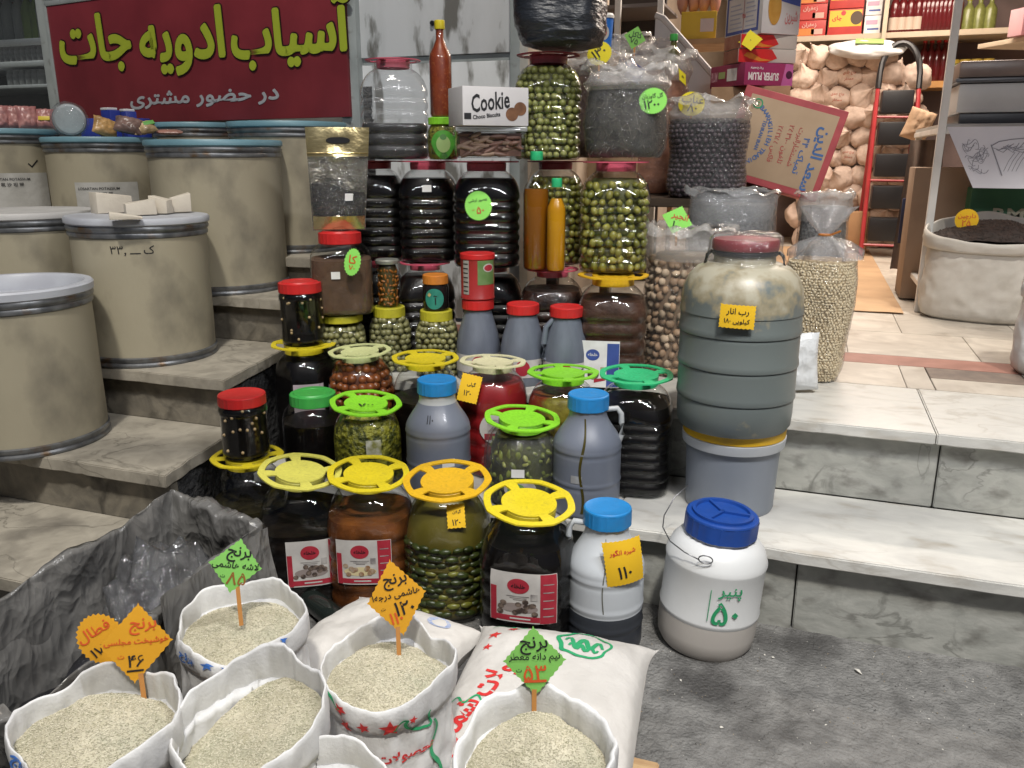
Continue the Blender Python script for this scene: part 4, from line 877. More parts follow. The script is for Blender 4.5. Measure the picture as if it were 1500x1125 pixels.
# gold pouch
def pouch():
    t = thing('coffee_pouch', 'gold topped clear pouch of dark seeds standing on the red cap of the square jar', 'pouch', (pS.x-.0, pS.y, zS), face(pS)); w, h = .112, .36
    def side(s):
        def f(a, b):
            u = (a-.5)*2; th = .042*(1-abs(u)**2.5)*(1-b**1.5*.95)*(.35+.65*min(1, b*6)) + .003
            x = u*w*(1-.16*(1-b)+.05*sin(b*7)*0); z = b*h-.03*(1-b)*(1-u*u)*0
            q = Vector((x+.012*b, s*th, z)); return q+Vector((0, s*.006*noise.noise(Vector((x*22, z*22, s*4)))*(1-abs(u)), 0))
        return f
    GOLD = pm('gold_foil', (.62, .52, .28), (.5, .4, .2), sc=8, rough=.24, metal=.85, bump=.3, bsc=30)
    SFOIL = pm('silver_foil', (.6, .57, .5), (.45, .42, .36), sc=8, rough=.22, metal=.85, bump=1, bsc=22, bdist=.02)
    SILV = clear('pouch_film', (.85, .84, .8), .1, 1.6, milky=.04, bump=1, bsc=30, gain=1.6)
    for s in (-1, 1):
        m = MB(); g = side(s); m.grid(20, 16, lambda a, b: g(a if s < 0 else 1-a, b*.72)); m.build('film_face', SILV if s < 0 else SFOIL, t, sharp=180)
    m = MB(); m.grid(20, 8, lambda a, b: side(-1)(a, .721+.279*b)); m.grid(20, 8, lambda a, b: side(1)(1-a, .721+.279*b))
    m.build('gold_top', GOLD, t, sharp=180)
    m = MB(); m.grid(16, 12, lambda a, b: side(-1)(.04+.92*a, .15+b*(.27+.05*sin(a*4+1)))+Vector((0, .003, 0))); m.grid(16, 12, lambda a, b: side(1)(.96-.92*a, .15+b*(.27+.05*sin((1-a)*4+1)))-Vector((0, .003, 0)))
    m.build('seeds', pm('dark_seeds', (.008, .007, .008), (.035, .03, .03), sc=140, rough=.6, spec=.2, lo=.45, hi=.7, bump=.8, bsc=150), t, sharp=180)
    m = MB(); m.grid(16, 5, lambda a, b: side(-1)(.02+.96*a, .012+b*.13)-Vector((0, .002, 0))); m.build('gold_base', GOLD, t, sharp=180)
    m = MB(); m.prism([(.03*cos(k*pi/8)+(.012 if cos(k*pi/8) > 0 else -.012)*1, .011*sin(k*pi/8)) for k in range(16)], -.0165, .0, M=Matrix.Translation((.012, 0, h*.875))); m.build('carry_slot', BLACKP, t, smooth=False)
    m = MB(); m.tube([side(-1)(a/20, .755)-Vector((0, .002, 0)) for a in range(21)], .0022, 6); m.build('zip_seal', GOLD, t)
    g = side(-1); gridpatch(t, 'sticker', PAPER, lambda u, v: g(.68+u, .33+v)-Vector((0, .003, 0)), -.07, .07, -.035, .035, 2, 2)
pouch()
# thin jar of carrots on olive jar 1, orange capped jar on olive jar 2, tin on red bottle
p = J1[0].location; t1 = thing('glass_jar', 'slim glass jar of orange pickled carrots standing on a yellow cap', 'jar', (p.x, p.y, LZ+.246), face(p))
P = [(.01, .004), (.043, 0), (.047, .006), (.047, .14), (.042, .152), (.041, .17)]
m = MB(); m.lathe(P, 36, cap1=False); m.build('body', GLASS, t1); m = MB(); m.lathe(cut(scaleP(P, .012), .155), 30); m.build('brine', pm('carrot_brine', (.08, .06, .02), (.05, .035, .012), sc=20, rough=.3), t1)
fill(t1, 'carrot_piece', lambda t, z, o: Vector(((.0455+o)*cos(t), (.0455+o)*sin(t), z)), .012, .14, lambda z: .045, .02, (.014, .006, .007), [piece_mesh('carrot', pm('carrot', (.36, .12, .015), (.28, .09, .012), sc=30, rough=.4, rnd=.2))], 80)
m = MB(); m.lathe([(.044, .16), (.045, .163), (.045, .172), (.041, .176), (.03, .175)], 36, cap0=False); m.build('lid', pm('tin_lid', (.36, .37, .33), rough=.4, metal=.6), t1)
p = J2[0].location; t2 = thing('glass_jar', 'small dark jar with orange cap and round teal label on a yellow cap', 'jar', (p.x-.0, p.y, LZ+.246), face(p))
P = [(.01, .004), (.045, 0), (.048, .005), (.048, .085), (.042, .094), (.042, .1)]
m = MB(); m.lathe(P, 36); m.build('body', pm('dark_jam_glass', (.012, .01, .01), rough=.12), t2); put('lid', cap_mesh('orange', .047, .034), t2, (0, 0, .095))
TEAL = pm('teal_label', (.03, .25, .19), (.025, .2, .155), sc=30, rough=.5); f = wrapper(P, rnd1, .001)
lb = ovalpatch(t2, 'label', TEAL, f, -.006, .044, .036, .038); f = wrapper(P, rnd1, .0018); letter(lb, 'آ', INK, (-.002, .04), h=.034, bold=.01, mapper=f); poly(lb, 'label_mark', [(-.032, .058), (-.024, .051), (-.016, .06), (-.024, .068)], pm('gold_mark', (.5, .4, .18), rough=.5), f)
RJ = [pm('frosted_syrup_bottle', (.16, .18, .225), (.11, .125, .16), sc=5, rough=.38, stretch=(4, 4, .7), bump=.03)]
RP = []
for i, (px, py, H) in enumerate(((700, 441, .285), (766, 448, .28), (830, 452, .28))):
    p = Zp(px, py, LZ+H); p.z = LZ; RP.append(p)
    t = thing('syrup_bottle', ['frosted syrup bottle with red cap carrying the red tin', 'frosted syrup bottle with red cap between the tin and the handled bottle', 'frosted syrup bottle with red cap and a moulded grip handle'][i], 'bottle', p, face(p), 'red capped syrup bottles'); R = .081
    P = [(.03, .003), (R*.9, 0), (R*.96, .008), (R, .03), (R*1.0, .1), (R*.985, .13), (R*.9, .17), (R*.77, .205), (R*.66, .235), (R*.6, .255), (R*.58, H-.01)]
    m = MB(); m.lathe(P, 44); m.build('body', RJ, t, sharp=50); put('lid', cap_mesh('red', .058, .036), t, (0, 0, H-.026))
    f = wrapper(P, rnd1, .0014); lb = gridpatch(t, 'label', LBLW, f, -.11, .11, .035, .1, 14, 3); ovalpatch(lb, 'emblem', LBLR, wrapper(P, rnd1, .002), .0, .07, .025, .028)
    letter(lb, 'شیره', INK, (-.05, .07), w=.04, bold=.01, mapper=wrapper(P, rnd1, .0022)); letter(lb, 'انگور', INK, (.06, .07), w=.04, bold=.01, mapper=wrapper(P, rnd1, .0022))
    if i == 2:
        m = MB(); m.tube([(-.045, -.02, H-.035), (-.07, -.028, H-.06), (-.078, -.03, .16), (-.078, -.03, .11), (-.06, -.03, .095)], [.009, .01, .011, .012, .01], 10); m.build('handle', RJ, t)
p = RP[0]; t = thing('tomato_tin', 'red and green food tin with red plastic lid on a red capped bottle', 'tin', (p.x, p.y, LZ+.297), face(p)); R = .0615; H = .155
m = MB(); m.lathe([(R*.97, 0), (R, .002), (R, .006), (R*.975, .008), (R*.975, H-.01), (R, H-.006), (R, H)], 44); m.build('can', pm('tin_red', (.36, .03, .03), (.3, .022, .022), sc=8, rough=.35), t)
P = [(R*.975, 0), (R*.975, H)]; f = wrapper(P, rnd1, .0008)
gridpatch(t, 'print_panel', pm('tin_green', (.1, .2, .06), (.16, .24, .1), sc=20, rough=.35), f, .0, .075, .055, H-.014, 8, 4); gridpatch(t, 'print_panel', pm('tin_grey', (.3, .28, .26), (.4, .38, .36), sc=60, rough=.35), f, -.06, -.032, .02, H-.014, 4, 8)
ovalpatch(t, 'emblem', LBLW, wrapper(P, rnd1, .0014), .042, .115, .022, .015); ovalpatch(t, 'emblem', LBLR, wrapper(P, rnd1, .002), .042, .115, .018, .011)
for k in range(7): gridpatch(t, 'print_line', INK, wrapper(P, rnd1, .0014), -.058, -.036, .03+k*.016, .034+k*.016, 2, 1)
put('lid', cap_mesh('red', R*1.02, .02, ridge=False), t, (0, 0, H-.012))

# ------------------------------------------------------------------ wall of big jars, three high
WY = 3.0
def wall(label, px, y_, zb, H, R, lid, content, level, **k):
    q = Yp(px, 300, y_); d = k.pop('direct', None)
    ref = Yp(px, 562, y_); q2 = Zp(px, 300, zb+.3)
    # real position: the column seen at px, standing at depth y_
    P0 = CAM + ray(px, k.pop('py', 300))*(y_/ray(px, 300).y); 
    return jar(label, lid, 0, 0, zb, H, R, content, level, loc=(P0.x, y_, 0), **k)
H1 = .395; Z2 = LZ+H1; Z3 = Z2+.385
sq4 = superell(4.2, .0)
kw = dict(ribs=6, depth=.06, cs=sq4, sh=.66, tilt=(0, 0))
wall('bottom black ribbed jar with pink handle lid behind the small orange capped jar', 612, WY-.02, LZ, H1, .118, 'pink', BLACKV, .86, py=400, Rl=.1, **kw)
wall('bottom black ribbed jar with dull pink lid behind the red tin', 712, WY+.02, LZ, H1, .118, 'rose', BLACKL, .86, py=400, Rl=.1, **kw)
wall('bottom jar of dark pickle under a pink handle lid carrying the two oil bottles', 802, WY-.04, LZ, H1, .12, 'pink', pm('dark_mixed_pickle', (.05, .02, .012), (.006, .004, .004), sc=24, rough=.4, bump=.6), .8, py=400, Rl=.098, **kw)
wall('jar of brown paste with yellow handle lid and a blue white label', 893, WY-.12, LZ, H1, .124, 'amber', BROWNP, .78, py=400, Rl=.125, **{**kw, 'ribs': 4})
wall('bottom black ribbed jar at the left end of the jar wall', 540, WY+.02, LZ, H1, .115, 'rose', BLACKL, .86, py=400, **kw)
b2 = dict(py=240)
wall('second row black ribbed jar with dull pink lid behind the gold pouch', 556, WY+.04, Z2, .385, .115, 'rose', BLACKL, .84, **b2, **kw)
A = wall('second row black ribbed jar with small white sticker under the mini green capped jar', 633, WY+.04, Z2, .385, .118, 'pink', BLACKL, .82, **b2, Rl=.116, **kw)
f = mapj(A[1], A[2], .66, .385, .001, -pi/2-.05, .28); sticker(A[0], f, -.0, 0, .035, .025)
A = wall('second row black ribbed jar with a round green price sticker', 718, WY-.05, Z2, .385, .125, 'pink', BLACKL, .83, **b2, Rl=.122, **kw)
pa = A[0].location; q = Matrix.Rotation(face(pa), 3, 'Z') @ Vector((-.03, -.134, 0))
price_tag('round neon green sticker reading sour extract on the black jar', Vector((pa.x, pa.y, Z2+.228))+q, .05, .053, 'neon', [('عصیر ترشی', INK, 0, .35, .75), ('۵۰', REDINK, .1, -.3, .3), ('ت', REDINK, -.4, -.25, .1)], 'round', rot=.1, lean=-.1, curl=.12)
olv = {}
def olive_jar(label, px, y_, zb, H, R, lid, mats, size, lim, level=.84, py=240, oneyed=0, **k):
    A = wall(label, px, y_, zb, H, R, lid, OLVCORE, level, py=py, ins=size[0]*1.3, **{**kw, **k}); t, P, cs = A
    fill(t, 'olive', csblend(P, cs, k.get('sh', .66), H), .02, H*level, lambda z: rad_at(P, z), size[0]*1.78, size, [piece_mesh('olive', mm) for mm in mats], lim, tangential=oneyed)
    return A
olive_jar('second row jar of yellow olives half hidden by the oil bottles', 818, WY+.1, Z2, .385, .112, 'rose', OLVD, (.016, .0135, .0135), 200, ribs=5, depth=.07)
olive_jar('jar of large yellow green olives under the bag of dried herbs', 906, WY-.02, Z2, .385, .124, 'pink', OLVD, (.0185, .014, .014), 300, ribs=6, depth=.07, Rl=.118)
olive_jar('top jar of round green olives with pink handle lid carrying the black sack', 806, WY+.06, Z3, .37, .122, 'rose', OLV, (.0145, .0145, .0145), 300, ribs=6, depth=.07, level=.88, Rl=.115)
A = wall('top clear ribbed jar half full of black syrup with a pink handle lid', 588, WY+.03, Z3, .37, .128, 'pink', BLACKL, .36, **b2, Rl=.106, **{**kw, 'ribs': 5, 'depth': .05}, shell=clear('frosted_pet', (.9, .91, .92), .08, 1.5, milky=.05, bump=.2, bsc=18))
# blue label leaflet on brown jar
pb = Yp(880, 500, WY-.26); t = thing('label_leaflet', 'white and blue printed label leaning on the brown paste jar', 'label', (pb.x, pb.y, LZ+.095), face(pb)-.05); t.rotation_euler.x = -.06
w, h = .066, .082; g = lambda o: (lambda u, v: Vector((u, -o+.6*u*u, v)))
m = MB(); m.grid(8, 6, lambda a, b: g(0)((a-.5)*2*w, (b-.5)*2*h)); m.grid(8, 6, lambda a, b: g(-.001)((.5-a)*2*w, (b-.5)*2*h)); m.build('sheet', PAPER, t, sharp=180)
gridpatch(t, 'band', LBLB, g(.0008), w*.35, w*.98, -h*.97, h*.9, 3, 5); ovalpatch(t, 'emblem', LBLB, g(.001), -w*.4, h*.4, w*.36, h*.24); letter(t, 'خلخله', PAPER, (-w*.4, h*.42), w=w*.5, bold=.02, mapper=g(.0016))
ovalpatch(t, 'fruit_print', LBLD, g(.001), -w*.35, -h*.45, w*.3, h*.22); gridpatch(t, 'print_mark', pm('print_olive', (.35, .33, .16), rough=.5), g(.001), w*.02, w*.24, -h*.3, -h*.12, 1, 1); m = MB(); poly(t, 'fruit_print', [(-w*.3, -h*.8), (w*.3, -h*.68), (w*.34, -h*.5), (w*.1, -h*.6), (-w*.3, -h*.64)], LBLR, g(.0014))
# things on the second row lids
def on(px, y_, z, off=0): q = CAM+ray(px, 240)*(y_/ray(px, 240).y); return Vector((q.x, y_, z))
p = on(650, WY-.06, Z2+.386); t = thing('pickle_jar_small', 'mini jar of pickles with lime cap and green leaf shaped label', 'jar', p, face(p))
P = [(.02, .003), (.05, 0), (.058, .01), (.061, .06), (.058, .1), (.05, .118), (.045, .124), (.045, .135)]
m = MB(); m.lathe(P, 36, cap1=False); m.build('body', PET, t); m = MB(); m.lathe(cut(scaleP(P, .003), .125), 36); m.build('contents', SHRED, t); put('lid', cap_mesh('lime', .054, .026), t, (0, 0, .124)); f = wrapper(P, rnd1, .0015)
m = MB(); out = [(.048*sin(a)*(1.0), .058+.046*cos(a)*(1 if cos(a) > 0 else 1.25)) for a in [k*pi/14 for k in range(28)]]; out = [(u*(1-.35*max(0, (.058-v)/.058)), v) for u, v in out]
vs = [f(0, .06)]+[f(u*.5, .06+(v-.06)*.5) for u, v in out]+[f(u, v) for u, v in out]; n = len(out)
m.add(vs, [(0, 1+i, 1+(i+1) % n) for i in range(n)]+[(1+i, 1+n+i, 1+n+(i+1) % n, 1+(i+1) % n) for i in range(n)]); lb = m.build('label', pm('leaf_green', (.1, .38, .05), (.06, .26, .04), sc=30, rough=.4), t, sharp=180)
ovalpatch(lb, 'emblem', pm('leaf_pale', (.35, .5, .2), rough=.4), wrapper(P, rnd1, .0022), 0, .055, .026, .03); ovalpatch(lb, 'emblem', LBLGR, wrapper(P, rnd1, .0028), 0, .08, .012, .01)
def bottle(label, p, r, h, mt, capc, nk=.38, sh=.62, fillz=None, shell=None, caph=.03, name='sauce_bottle'):
    t = thing(name, label, 'bottle', p, face(p)); P = [(r*.5, .003), (r*.9, 0), (r, .008), (r, h*sh), (r*.93, h*(sh+.05)), (r*.6, h*(sh+.13)), (r*nk, h*(sh+.2)), (r*nk, h-.01)]
    if shell:
        m = MB(); m.lathe(P, 32, cap1=False); m.build('body', shell, t); m = MB(); m.lathe(cut(scaleP(P, .002), fillz*h), 32); m.build('contents', mt, t)
    else: m = MB(); m.lathe(P, 32); m.build('body', mt, t)
    put('lid', cap_mesh(capc, r*nk*1.2, caph), t, (0, 0, h-caph*.8)); return t
bottle('tall bottle of red chili sauce with yellow cap standing on the mini jar', Vector((p.x-.005, p.y, Z2+.386+.151)), .041, .325, CHILI, 'yellow', shell=GLASS, fillz=.93)
pz = LZ+H1+.004
OIL = pm('amber_oil', (.26, .09, .006), (.2, .065, .004), sc=3, rough=.2); OJ = pm('orange_juice', (.6, .28, .008), (.52, .22, .006), sc=4, rough=.25)
p = on(786, WY-.13, pz); bottle('tall clear bottle of amber oil with green cap in front of the olive jars', p, .046, .405, OIL, 'mint', shell=GLASS, fillz=.7, nk=.4, sh=.66, name='oil_bottle')
p = on(816, WY-.15, pz); bottle('shorter bottle of opaque orange yellow juice with green cap beside the oil', p, .034, .315, OJ, 'mint', shell=GLASS, fillz=.8, nk=.45, sh=.66, name='juice_bottle')
# biscuit tub and cookie box
p = on(717, WY-.16, Z2+.392); t = thing('clear_tub', 'clear square tub of brown dried snacks on a pink handle lid', 'tub', p, face(p)+.1); w = .12; h = .1
m = bevelbox(-w, w, -.08, .08, .001, h, .012); m.build('body', PET, t); m = bevelbox(-w-.004, w+.004, -.084, .084, h-.012, h+.004, .004); m.build('lid', clear('tub_lid', (.85, .86, .88), .1, 1.5, milky=.3), t)
SN = [pm('snack_a', (.24, .12, .085), (.17, .08, .06), sc=30, rough=.5, rnd=.25), pm('snack_b', (.36, .24, .17), (.28, .17, .12), sc=60, rough=.6, rnd=.2)]
for i in range(34):
    o = put('dried_stick', piece_mesh('stick', SN[i % 2]), t, (random.uniform(-.09, .09), random.choice([-.066, -.055, -.05]), random.uniform(.012, .085))); o.scale = (random.uniform(.02, .045), .009, .009); o.rotation_euler = (0, random.uniform(-.5, .5), random.uniform(-.3, .3))
m = bevelbox(-w+.012, w-.012, -.05, .07, .006, h-.016, .004); m.build('packing', SN[0], t)
zt_ = Z2+.392+h+.006
def carton(name, label, p, rz, w, d, h, mt, rot=None, cat='box'):
    t = thing(name, label, cat, p, rz); 
    if rot: t.rotation_euler = rot
    bevelbox(-w/2, w/2, -d/2, d/2, 0, h, .003).build('carton', mt, t); return t
CK = pm('white_card_box', (.62, .6, .6), (.54, .52, .53), sc=5, rough=.55)
rzc = face(p)+.38; pc = Vector((p.x+.012, p.y-.04, zt_)); t = carton('cookie_box', 'white cookie box with brown biscuits printed on it lying on the clear tub', pc, rzc, .24, .145, .125, CK)
f = lambda u, v: Vector((u, -.0735, v+.06)); s = lambda u, v: Vector((.1212, u, v+.06))
letter(t, 'Cookie', INK, (-.02, .018), w=.14, h=.058, rot=.13, bold=.02, mapper=f, shear=.1); letter(t, 'Choco Biscuits', INK, (-.035, -.028), w=.1, h=.014, rot=.12, bold=.03, mapper=f)
CKB = pm('printed_biscuit', (.2, .09, .04), (.12, .05, .022), sc=40, rough=.6)
poly(t, 'biscuit_print', ell(.058, -.022, .023, .022), CKB, f); poly(t, 'biscuit_print', ell(.088, -.004, .023, .022), CKB, lambda u, v: f(u, v)-Vector((0, .0006, 0))); poly(t, 'print_bar', rect(-.115, -.09, -.04, -.02), INK, f)
poly(t, 'cake_print', [(-.01, -.058), (.068, -.058), (.068, .0), (.035, .02), (.01, .0)], pm('printed_cake', (.32, .14, .06), (.2, .07, .03), sc=40, rough=.6), s); poly(t, 'print_bar', rect(-.015, -.004, .02, .055), pm('print_ochre', (.45, .4, .14), rough=.6), s); poly(t, 'print_bar', rect(.025, .042, .015, .05), GREYINK, s)

# ------------------------------------------------------------------ drums on the left stairs
DRM = pm('fibre_drum', (.385, .345, .25), (.32, .285, .205), sc=3.5, rough=.62, lo=.3, hi=.7, bump=.05, bsc=80, c3=(.12, .108, .085), sc3=5.5, lo3=.52, hi3=.8, detail=10, stretch=(1, 1, .7), spec=.35, rnd=.07)
RIM = pm('drum_steel_ring', (.2, .205, .21), (.1, .105, .11), sc=20, rough=.35, metal=.5, c3=(.13, .085, .05), sc3=16, lo3=.56, hi3=.7)
DL = {'blue': pm('drum_lid_blue', (.16, .3, .36), (.12, .23, .28), sc=9, rough=.45), 'grey': pm('drum_lid_grey', (.46, .48, .52), (.38, .39, .43), sc=8, rough=.45), 'dust': pm('drum_lid_dusty', (.55, .54, .52), (.42, .41, .4), sc=6, rough=.6)}
def drum(label, p, r, h, lid, tilt=(0, 0), open_=False):
    t = thing('fibre_drum', label, 'drum', p, rot=(tilt[0], tilt[1], face(p)), group='fibre drums on the stone stairs')
    n = 64
    sd = p[0]*7+p[1]*3; m = MB(); m.lathe([(r*.97, .012)]+[(r, .014+(h-.064)*k/14) for k in range(15)], n, cap1=False, warp=lambda q: (q[0]*(1+.006*noise.noise(Vector((q[0]*9+sd, q[1]*9, q[2]*7)))), q[1]*(1+.006*noise.noise(Vector((q[0]*9+sd, q[1]*9, q[2]*7)))), q[2])); m.build('shell', DRM, t)
    def ring(z0, z1, nm, prof): m = MB(); m.lathe([(r+a, z0+(z1-z0)*b) for a, b in prof], n, cap0=False, cap1=False); m.build(nm, RIM, t, sharp=50)
    ring(0, .036, 'bottom_ring', [(-.02, 0), (.004, .0), (.007, .1), (.007, .3), (.002, .42), (.002, .52), (.006, .62), (.006, .9), (0, 1)])
    ring(h-.052, h-.012, 'locking_ring', [(0, 0), (.005, .08), (.006, .3), (.003, .45), (.008, .6), (.01, .8), (.006, 1)])
    m = MB()
    if open_: m.lathe([(r+.006, h-.013), (r+.012, h-.008), (r+.013, h+.012), (r+.008, h+.018), (r-.012, h+.018), (r-.02, h+.01), (r-.024, h-.035), (r*.5, h-.038), (.01, h-.036)], n, cap0=False)
    else: m.lathe([(r+.004, h-.013), (r+.013, h-.006), (r+.014, h+.008), (r+.009, h+.015), (r-.01, h+.016), (r*.5, h+.014), (.01, h+.014)], n, cap0=False)
    m.build('lid', DL[lid], t, sharp=40); return t
def dpos(px, dist, z): q = Vp(px, 400, dist); s = z; 
def dat(px, py, z): return Zp(px, py, z)
DR = .228
def dplace(px, py, dist, z): q = Vp(px, py, dist); return Vector((q.x, q.y, z)), q.z-z-.014
P_, h_ = dplace(12, 416, 2.6, .40); dA = drum('grey lidded fibre drum nearest the street at the left edge', P_, DR, h_, 'grey', open_=True)
P_, hB = dplace(199, 315, 2.97, .58); dB = drum('fibre drum with cream blocks on its grey lid and pen writing', P_, DR, hB, 'grey', tilt=(0, .012)); zB = .58+hB+.016
P = [(DR, 0), (DR, 1)]; f = wrapper(P, rnd1, .0008); letter(dB, 'ک ـــ ۳۳٫', INK, (-.03, hB-.09), w=.14, bold=.005, mapper=f)
P_, h_ = dplace(34, 308, 3.12, .58); drum('fibre drum with dusty white lid behind the front pair of drums', P_, DR, h_, 'dust')
P_, h_ = dplace(313, 206, 3.36, .76); dF = drum('large plain fibre drum with pale blue lid beside the stairs', P_, .255, h_, 'blue')
P_, h_ = dplace(420, 180, 3.72, .88); drum('fibre drum with pale blue lid in front of the green post', P_, .25, h_, 'blue')
pE_, hE = dplace(146, 202, 3.85, .88); dE = drum('fibre drum with a peeling white paper label under the packets', pE_, .235, hE, 'blue'); zE = .88+hE+.018
pD_, hD = dplace(-2, 190, 3.9, .88); dD = drum('fibre drum with paper label and pen marks at the left edge', pD_, .245, hD, 'blue'); zD = .88+hD+.018
P_, h_ = dplace(286, 181, 4.12, .88); drum('fibre drum with pale blue lid peeking out behind the two labelled drums', P_, .2, h_, 'blue')
for dd, R_, hh, off in ((dE, .235, hE, .0), (dD, .245, hD, .04)):
    P = [(R_, 0), (R_, 1)]
    def g(o): return wrapper(P, rnd1, o)
    m = MB(); m.grid(16, 8, lambda a, b: g(.001+.0015*abs(noise.noise(Vector((a*9, b*5, 2)))))(off-.13+.27*a, hh-.37+.19*b)); lb = m.build('paper_label', pm('drum_paper', (.5, .49, .46), (.4, .39, .36), sc=12, rough=.8, bump=.4, bsc=20), dd, sharp=180)
    letter(lb, 'LOSARTAN POTASSIUM', INK, (off-.03, hh-.207), w=.17, bold=.01, mapper=g(.0035)); letter(lb, '氯 沙 坦 钾', INK, (off-.02, hh-.231), w=.09, bold=.01, mapper=g(.0035))
letter(dD, '✓', INK, (.12, hD-.14), w=.05, bold=.005, mapper=wrapper([(.245, 0), (.245, 1)], rnd1, .001))
# soap blocks on drum B
SOAP = pm('pale_soap', (.66, .6, .5), (.58, .52, .43), sc=10, rough=.6, bump=.2); zt = zB+.002
for i, (px, py, w, d, h, rz, lb) in enumerate(((165, 303, .065, .06, .075, .4, 'angular cream block with a slanted top leftmost on the drum lid'), (206, 306, .05, .06, .055, .15, 'flat cream block second from the left on the drum lid'), (237, 304, .032, .05, .062, -.4, 'small pale block between two others on the drum lid'), (265, 302, .036, .05, .068, .1, 'upright pale block rightmost on the drum lid'), (185, 313, .05, .03, .025, .0, 'thin cream slab lying in front of the other blocks'))):
    q = Zp(px, py+8, zt); t = bevelbox(-w, w, -d/2, d/2, 0, h, .003)
    t.v = [tuple(Vector(v)+Vector((0, 0, (-.016 if (v[0] > 0) == (i % 2 == 0) else 0)*(v[2] > .01)))+wob(v, 30, .004, i)) for v in t.v]
    o = t.build('soap_block', SOAP, None, loc=(q.x, q.y, zt), rz=face(q)+rz, sharp=25); tag(o, lb, 'block', 'soap blocks on the drum')
# packets and lidded tins on the drums at the back
def lump(name, label, p, sx, sy, sz_, mt, rz, seed, cat='packet', over=None, rot=None):
    m = MB(); m.add([Vector((v.x*sx*(1+.25*noise.noise(v*2+Vector((seed, 0, 0)))), v.y*sy, max(-1, v.z)*sz_*(1+.3*noise.noise(v*3+Vector((0, seed, 0))))+sz_)) for v in [Vector(q) for q in ico(3).v]], ico(3).f)
    t = thing(name, label, cat, p, rz); 
    if rot: t.rotation_euler = rot
    m.build('wrapper', mt, t, sharp=180); return t
PINKB = pm('pink_packet', (.45, .22, .2), (.3, .12, .12), sc=25, rough=.35, bump=.3, bsc=20); YELB = pm('yellow_packet', (.6, .45, .03), rough=.5)
def packet(name, label, p, w, h, th_, mt, rz, lean, seed, group, roll=0):
    """a filled film packet: pillow with crimped ends, standing or leaning"""
    t = thing(name, label, 'packet', p, rot=(lean, roll, rz), group=group)
    def F(s):
        def g(a, b):
            u, v = a*2-1, b*2-1; e = max(0, (1-abs(u)**3)*(1-abs(v)**4)); wr = noise.noise(Vector((u*3+seed, v*3, s)))*.12+noise.noise(Vector((u*8, v*8, seed)))*.07
            return Vector((u*w*(1-.06*(1-v*v)*abs(u)), s*th_*(e**.55)*(1+wr*2), (v+1)*h/2+.004*noise.noise(Vector((u*4, seed, 0)))*max(0, v)))
        return g
    m = MB(); m.grid(20, 18, F(-1)); m.grid(20, 18, lambda a, b: F(1)(1-a, b)); m.build('wrapper', mt, t, sharp=180); return t
for i, (px, rz, ln, lb) in enumerate(((2, .1, -.2, 'pink film packet leftmost on the drum lid by the left edge'), (24, -.2, -.25, 'pink film packet standing second on the left drum lid'), (44, .2, -.3, 'pink film packet third on the left drum lid'), (66, -.3, -.35, 'pink and yellow film packet beside the wrapped silver tin'))):
    q = Vp(px, 190, 3.88+.03*(i % 2)); t = packet('film_packet', lb, Vector((q.x, q.y, zD+.002)), .045, .105-.01*(i == 3), .022, PINKB, face(q)+rz, ln, i+2, 'packets on the left drum')
    if i == 3: m = bevelbox(-.02, .03, -.026, -.021, .03, .05, .002); m.build('print_patch', YELB, t)
q = Vp(101, 172, 3.7); t = thing('wrapped_tin', 'round silver tin standing on edge in clear film on the drum', 'tin', (q.x, q.y, zE), face(q))
m = MB(); m.lathe([(.055, -.012), (.066, -.01), (.07, 0), (.07, .05), (.066, .054)], 40, warp=lambda v: (v[0], v[2], v[1]+.071)); m.build('tin', pm('silver_tin', (.4, .42, .43), (.3, .31, .32), sc=12, rough=.35, metal=.5), t)
m = MB(); m.lathe([(.058, -.014), (.052, -.011), (.0, -.011)], 40, warp=lambda v: (v[0], v[2]-.001, v[1]+.071)); m.build('lid_panel', pm('silver_lid', (.42, .48, .5), (.3, .34, .36), sc=9, rough=.4, bump=.3), t)
m = MB(); m.lathe([(.03, -.024), (.064, -.02), (.077, -.008), (.078, .04), (.07, .058)], 48, warp=lambda v: tuple(Vector((v[0], v[2], max(.001, v[1]+.072)))+wob(v, 30, .006)), cap1=False); m.build('film', FILM, t, sharp=180)
PK = [('orange brown film packet leaning beside the silver tin', 152, 3.76, .055, .09, .024, (.5, .3, .12), .25, -.5, .35), ('brown film packet lying before the blue boxes', 186, 3.72, .06, .085, .026, (.22, .14, .12), -.1, -.75, .2), ('tan film packet at the right of the film packets', 215, 3.76, .055, .07, .02, (.5, .36, .2), .3, -.9, -.2), ('flat reddish packet lying between the drum lids', 248, 3.82, .06, .08, .01, (.4, .2, .16), 0, -1.45, 0)]
for i, (lb, px, dist, w_, h2, th_, c, rz, ln, rl) in enumerate(PK):
    q = Vp(px, 190, dist); t = packet('film_packet', lb, Vector((q.x, q.y, zE+.004+.014*(i > 0))), w_, h2, th_, pm('packet_%d' % i, c, tuple(x*.5 for x in c), sc=22, rough=.35, bump=.3, bsc=20), face(q)+rz, ln, i*3+1, 'packets on the labelled drum', rl)
    if i == 2: m = bevelbox(.0, .05, -.022, -.016, .025, .05, .002); m.build('print_patch', pm('packet_green', (.12, .33, .08), rough=.4), t)
BLP = pm('blue_packet', (.03, .05, .32), (.025, .04, .25), sc=10, rough=.4)
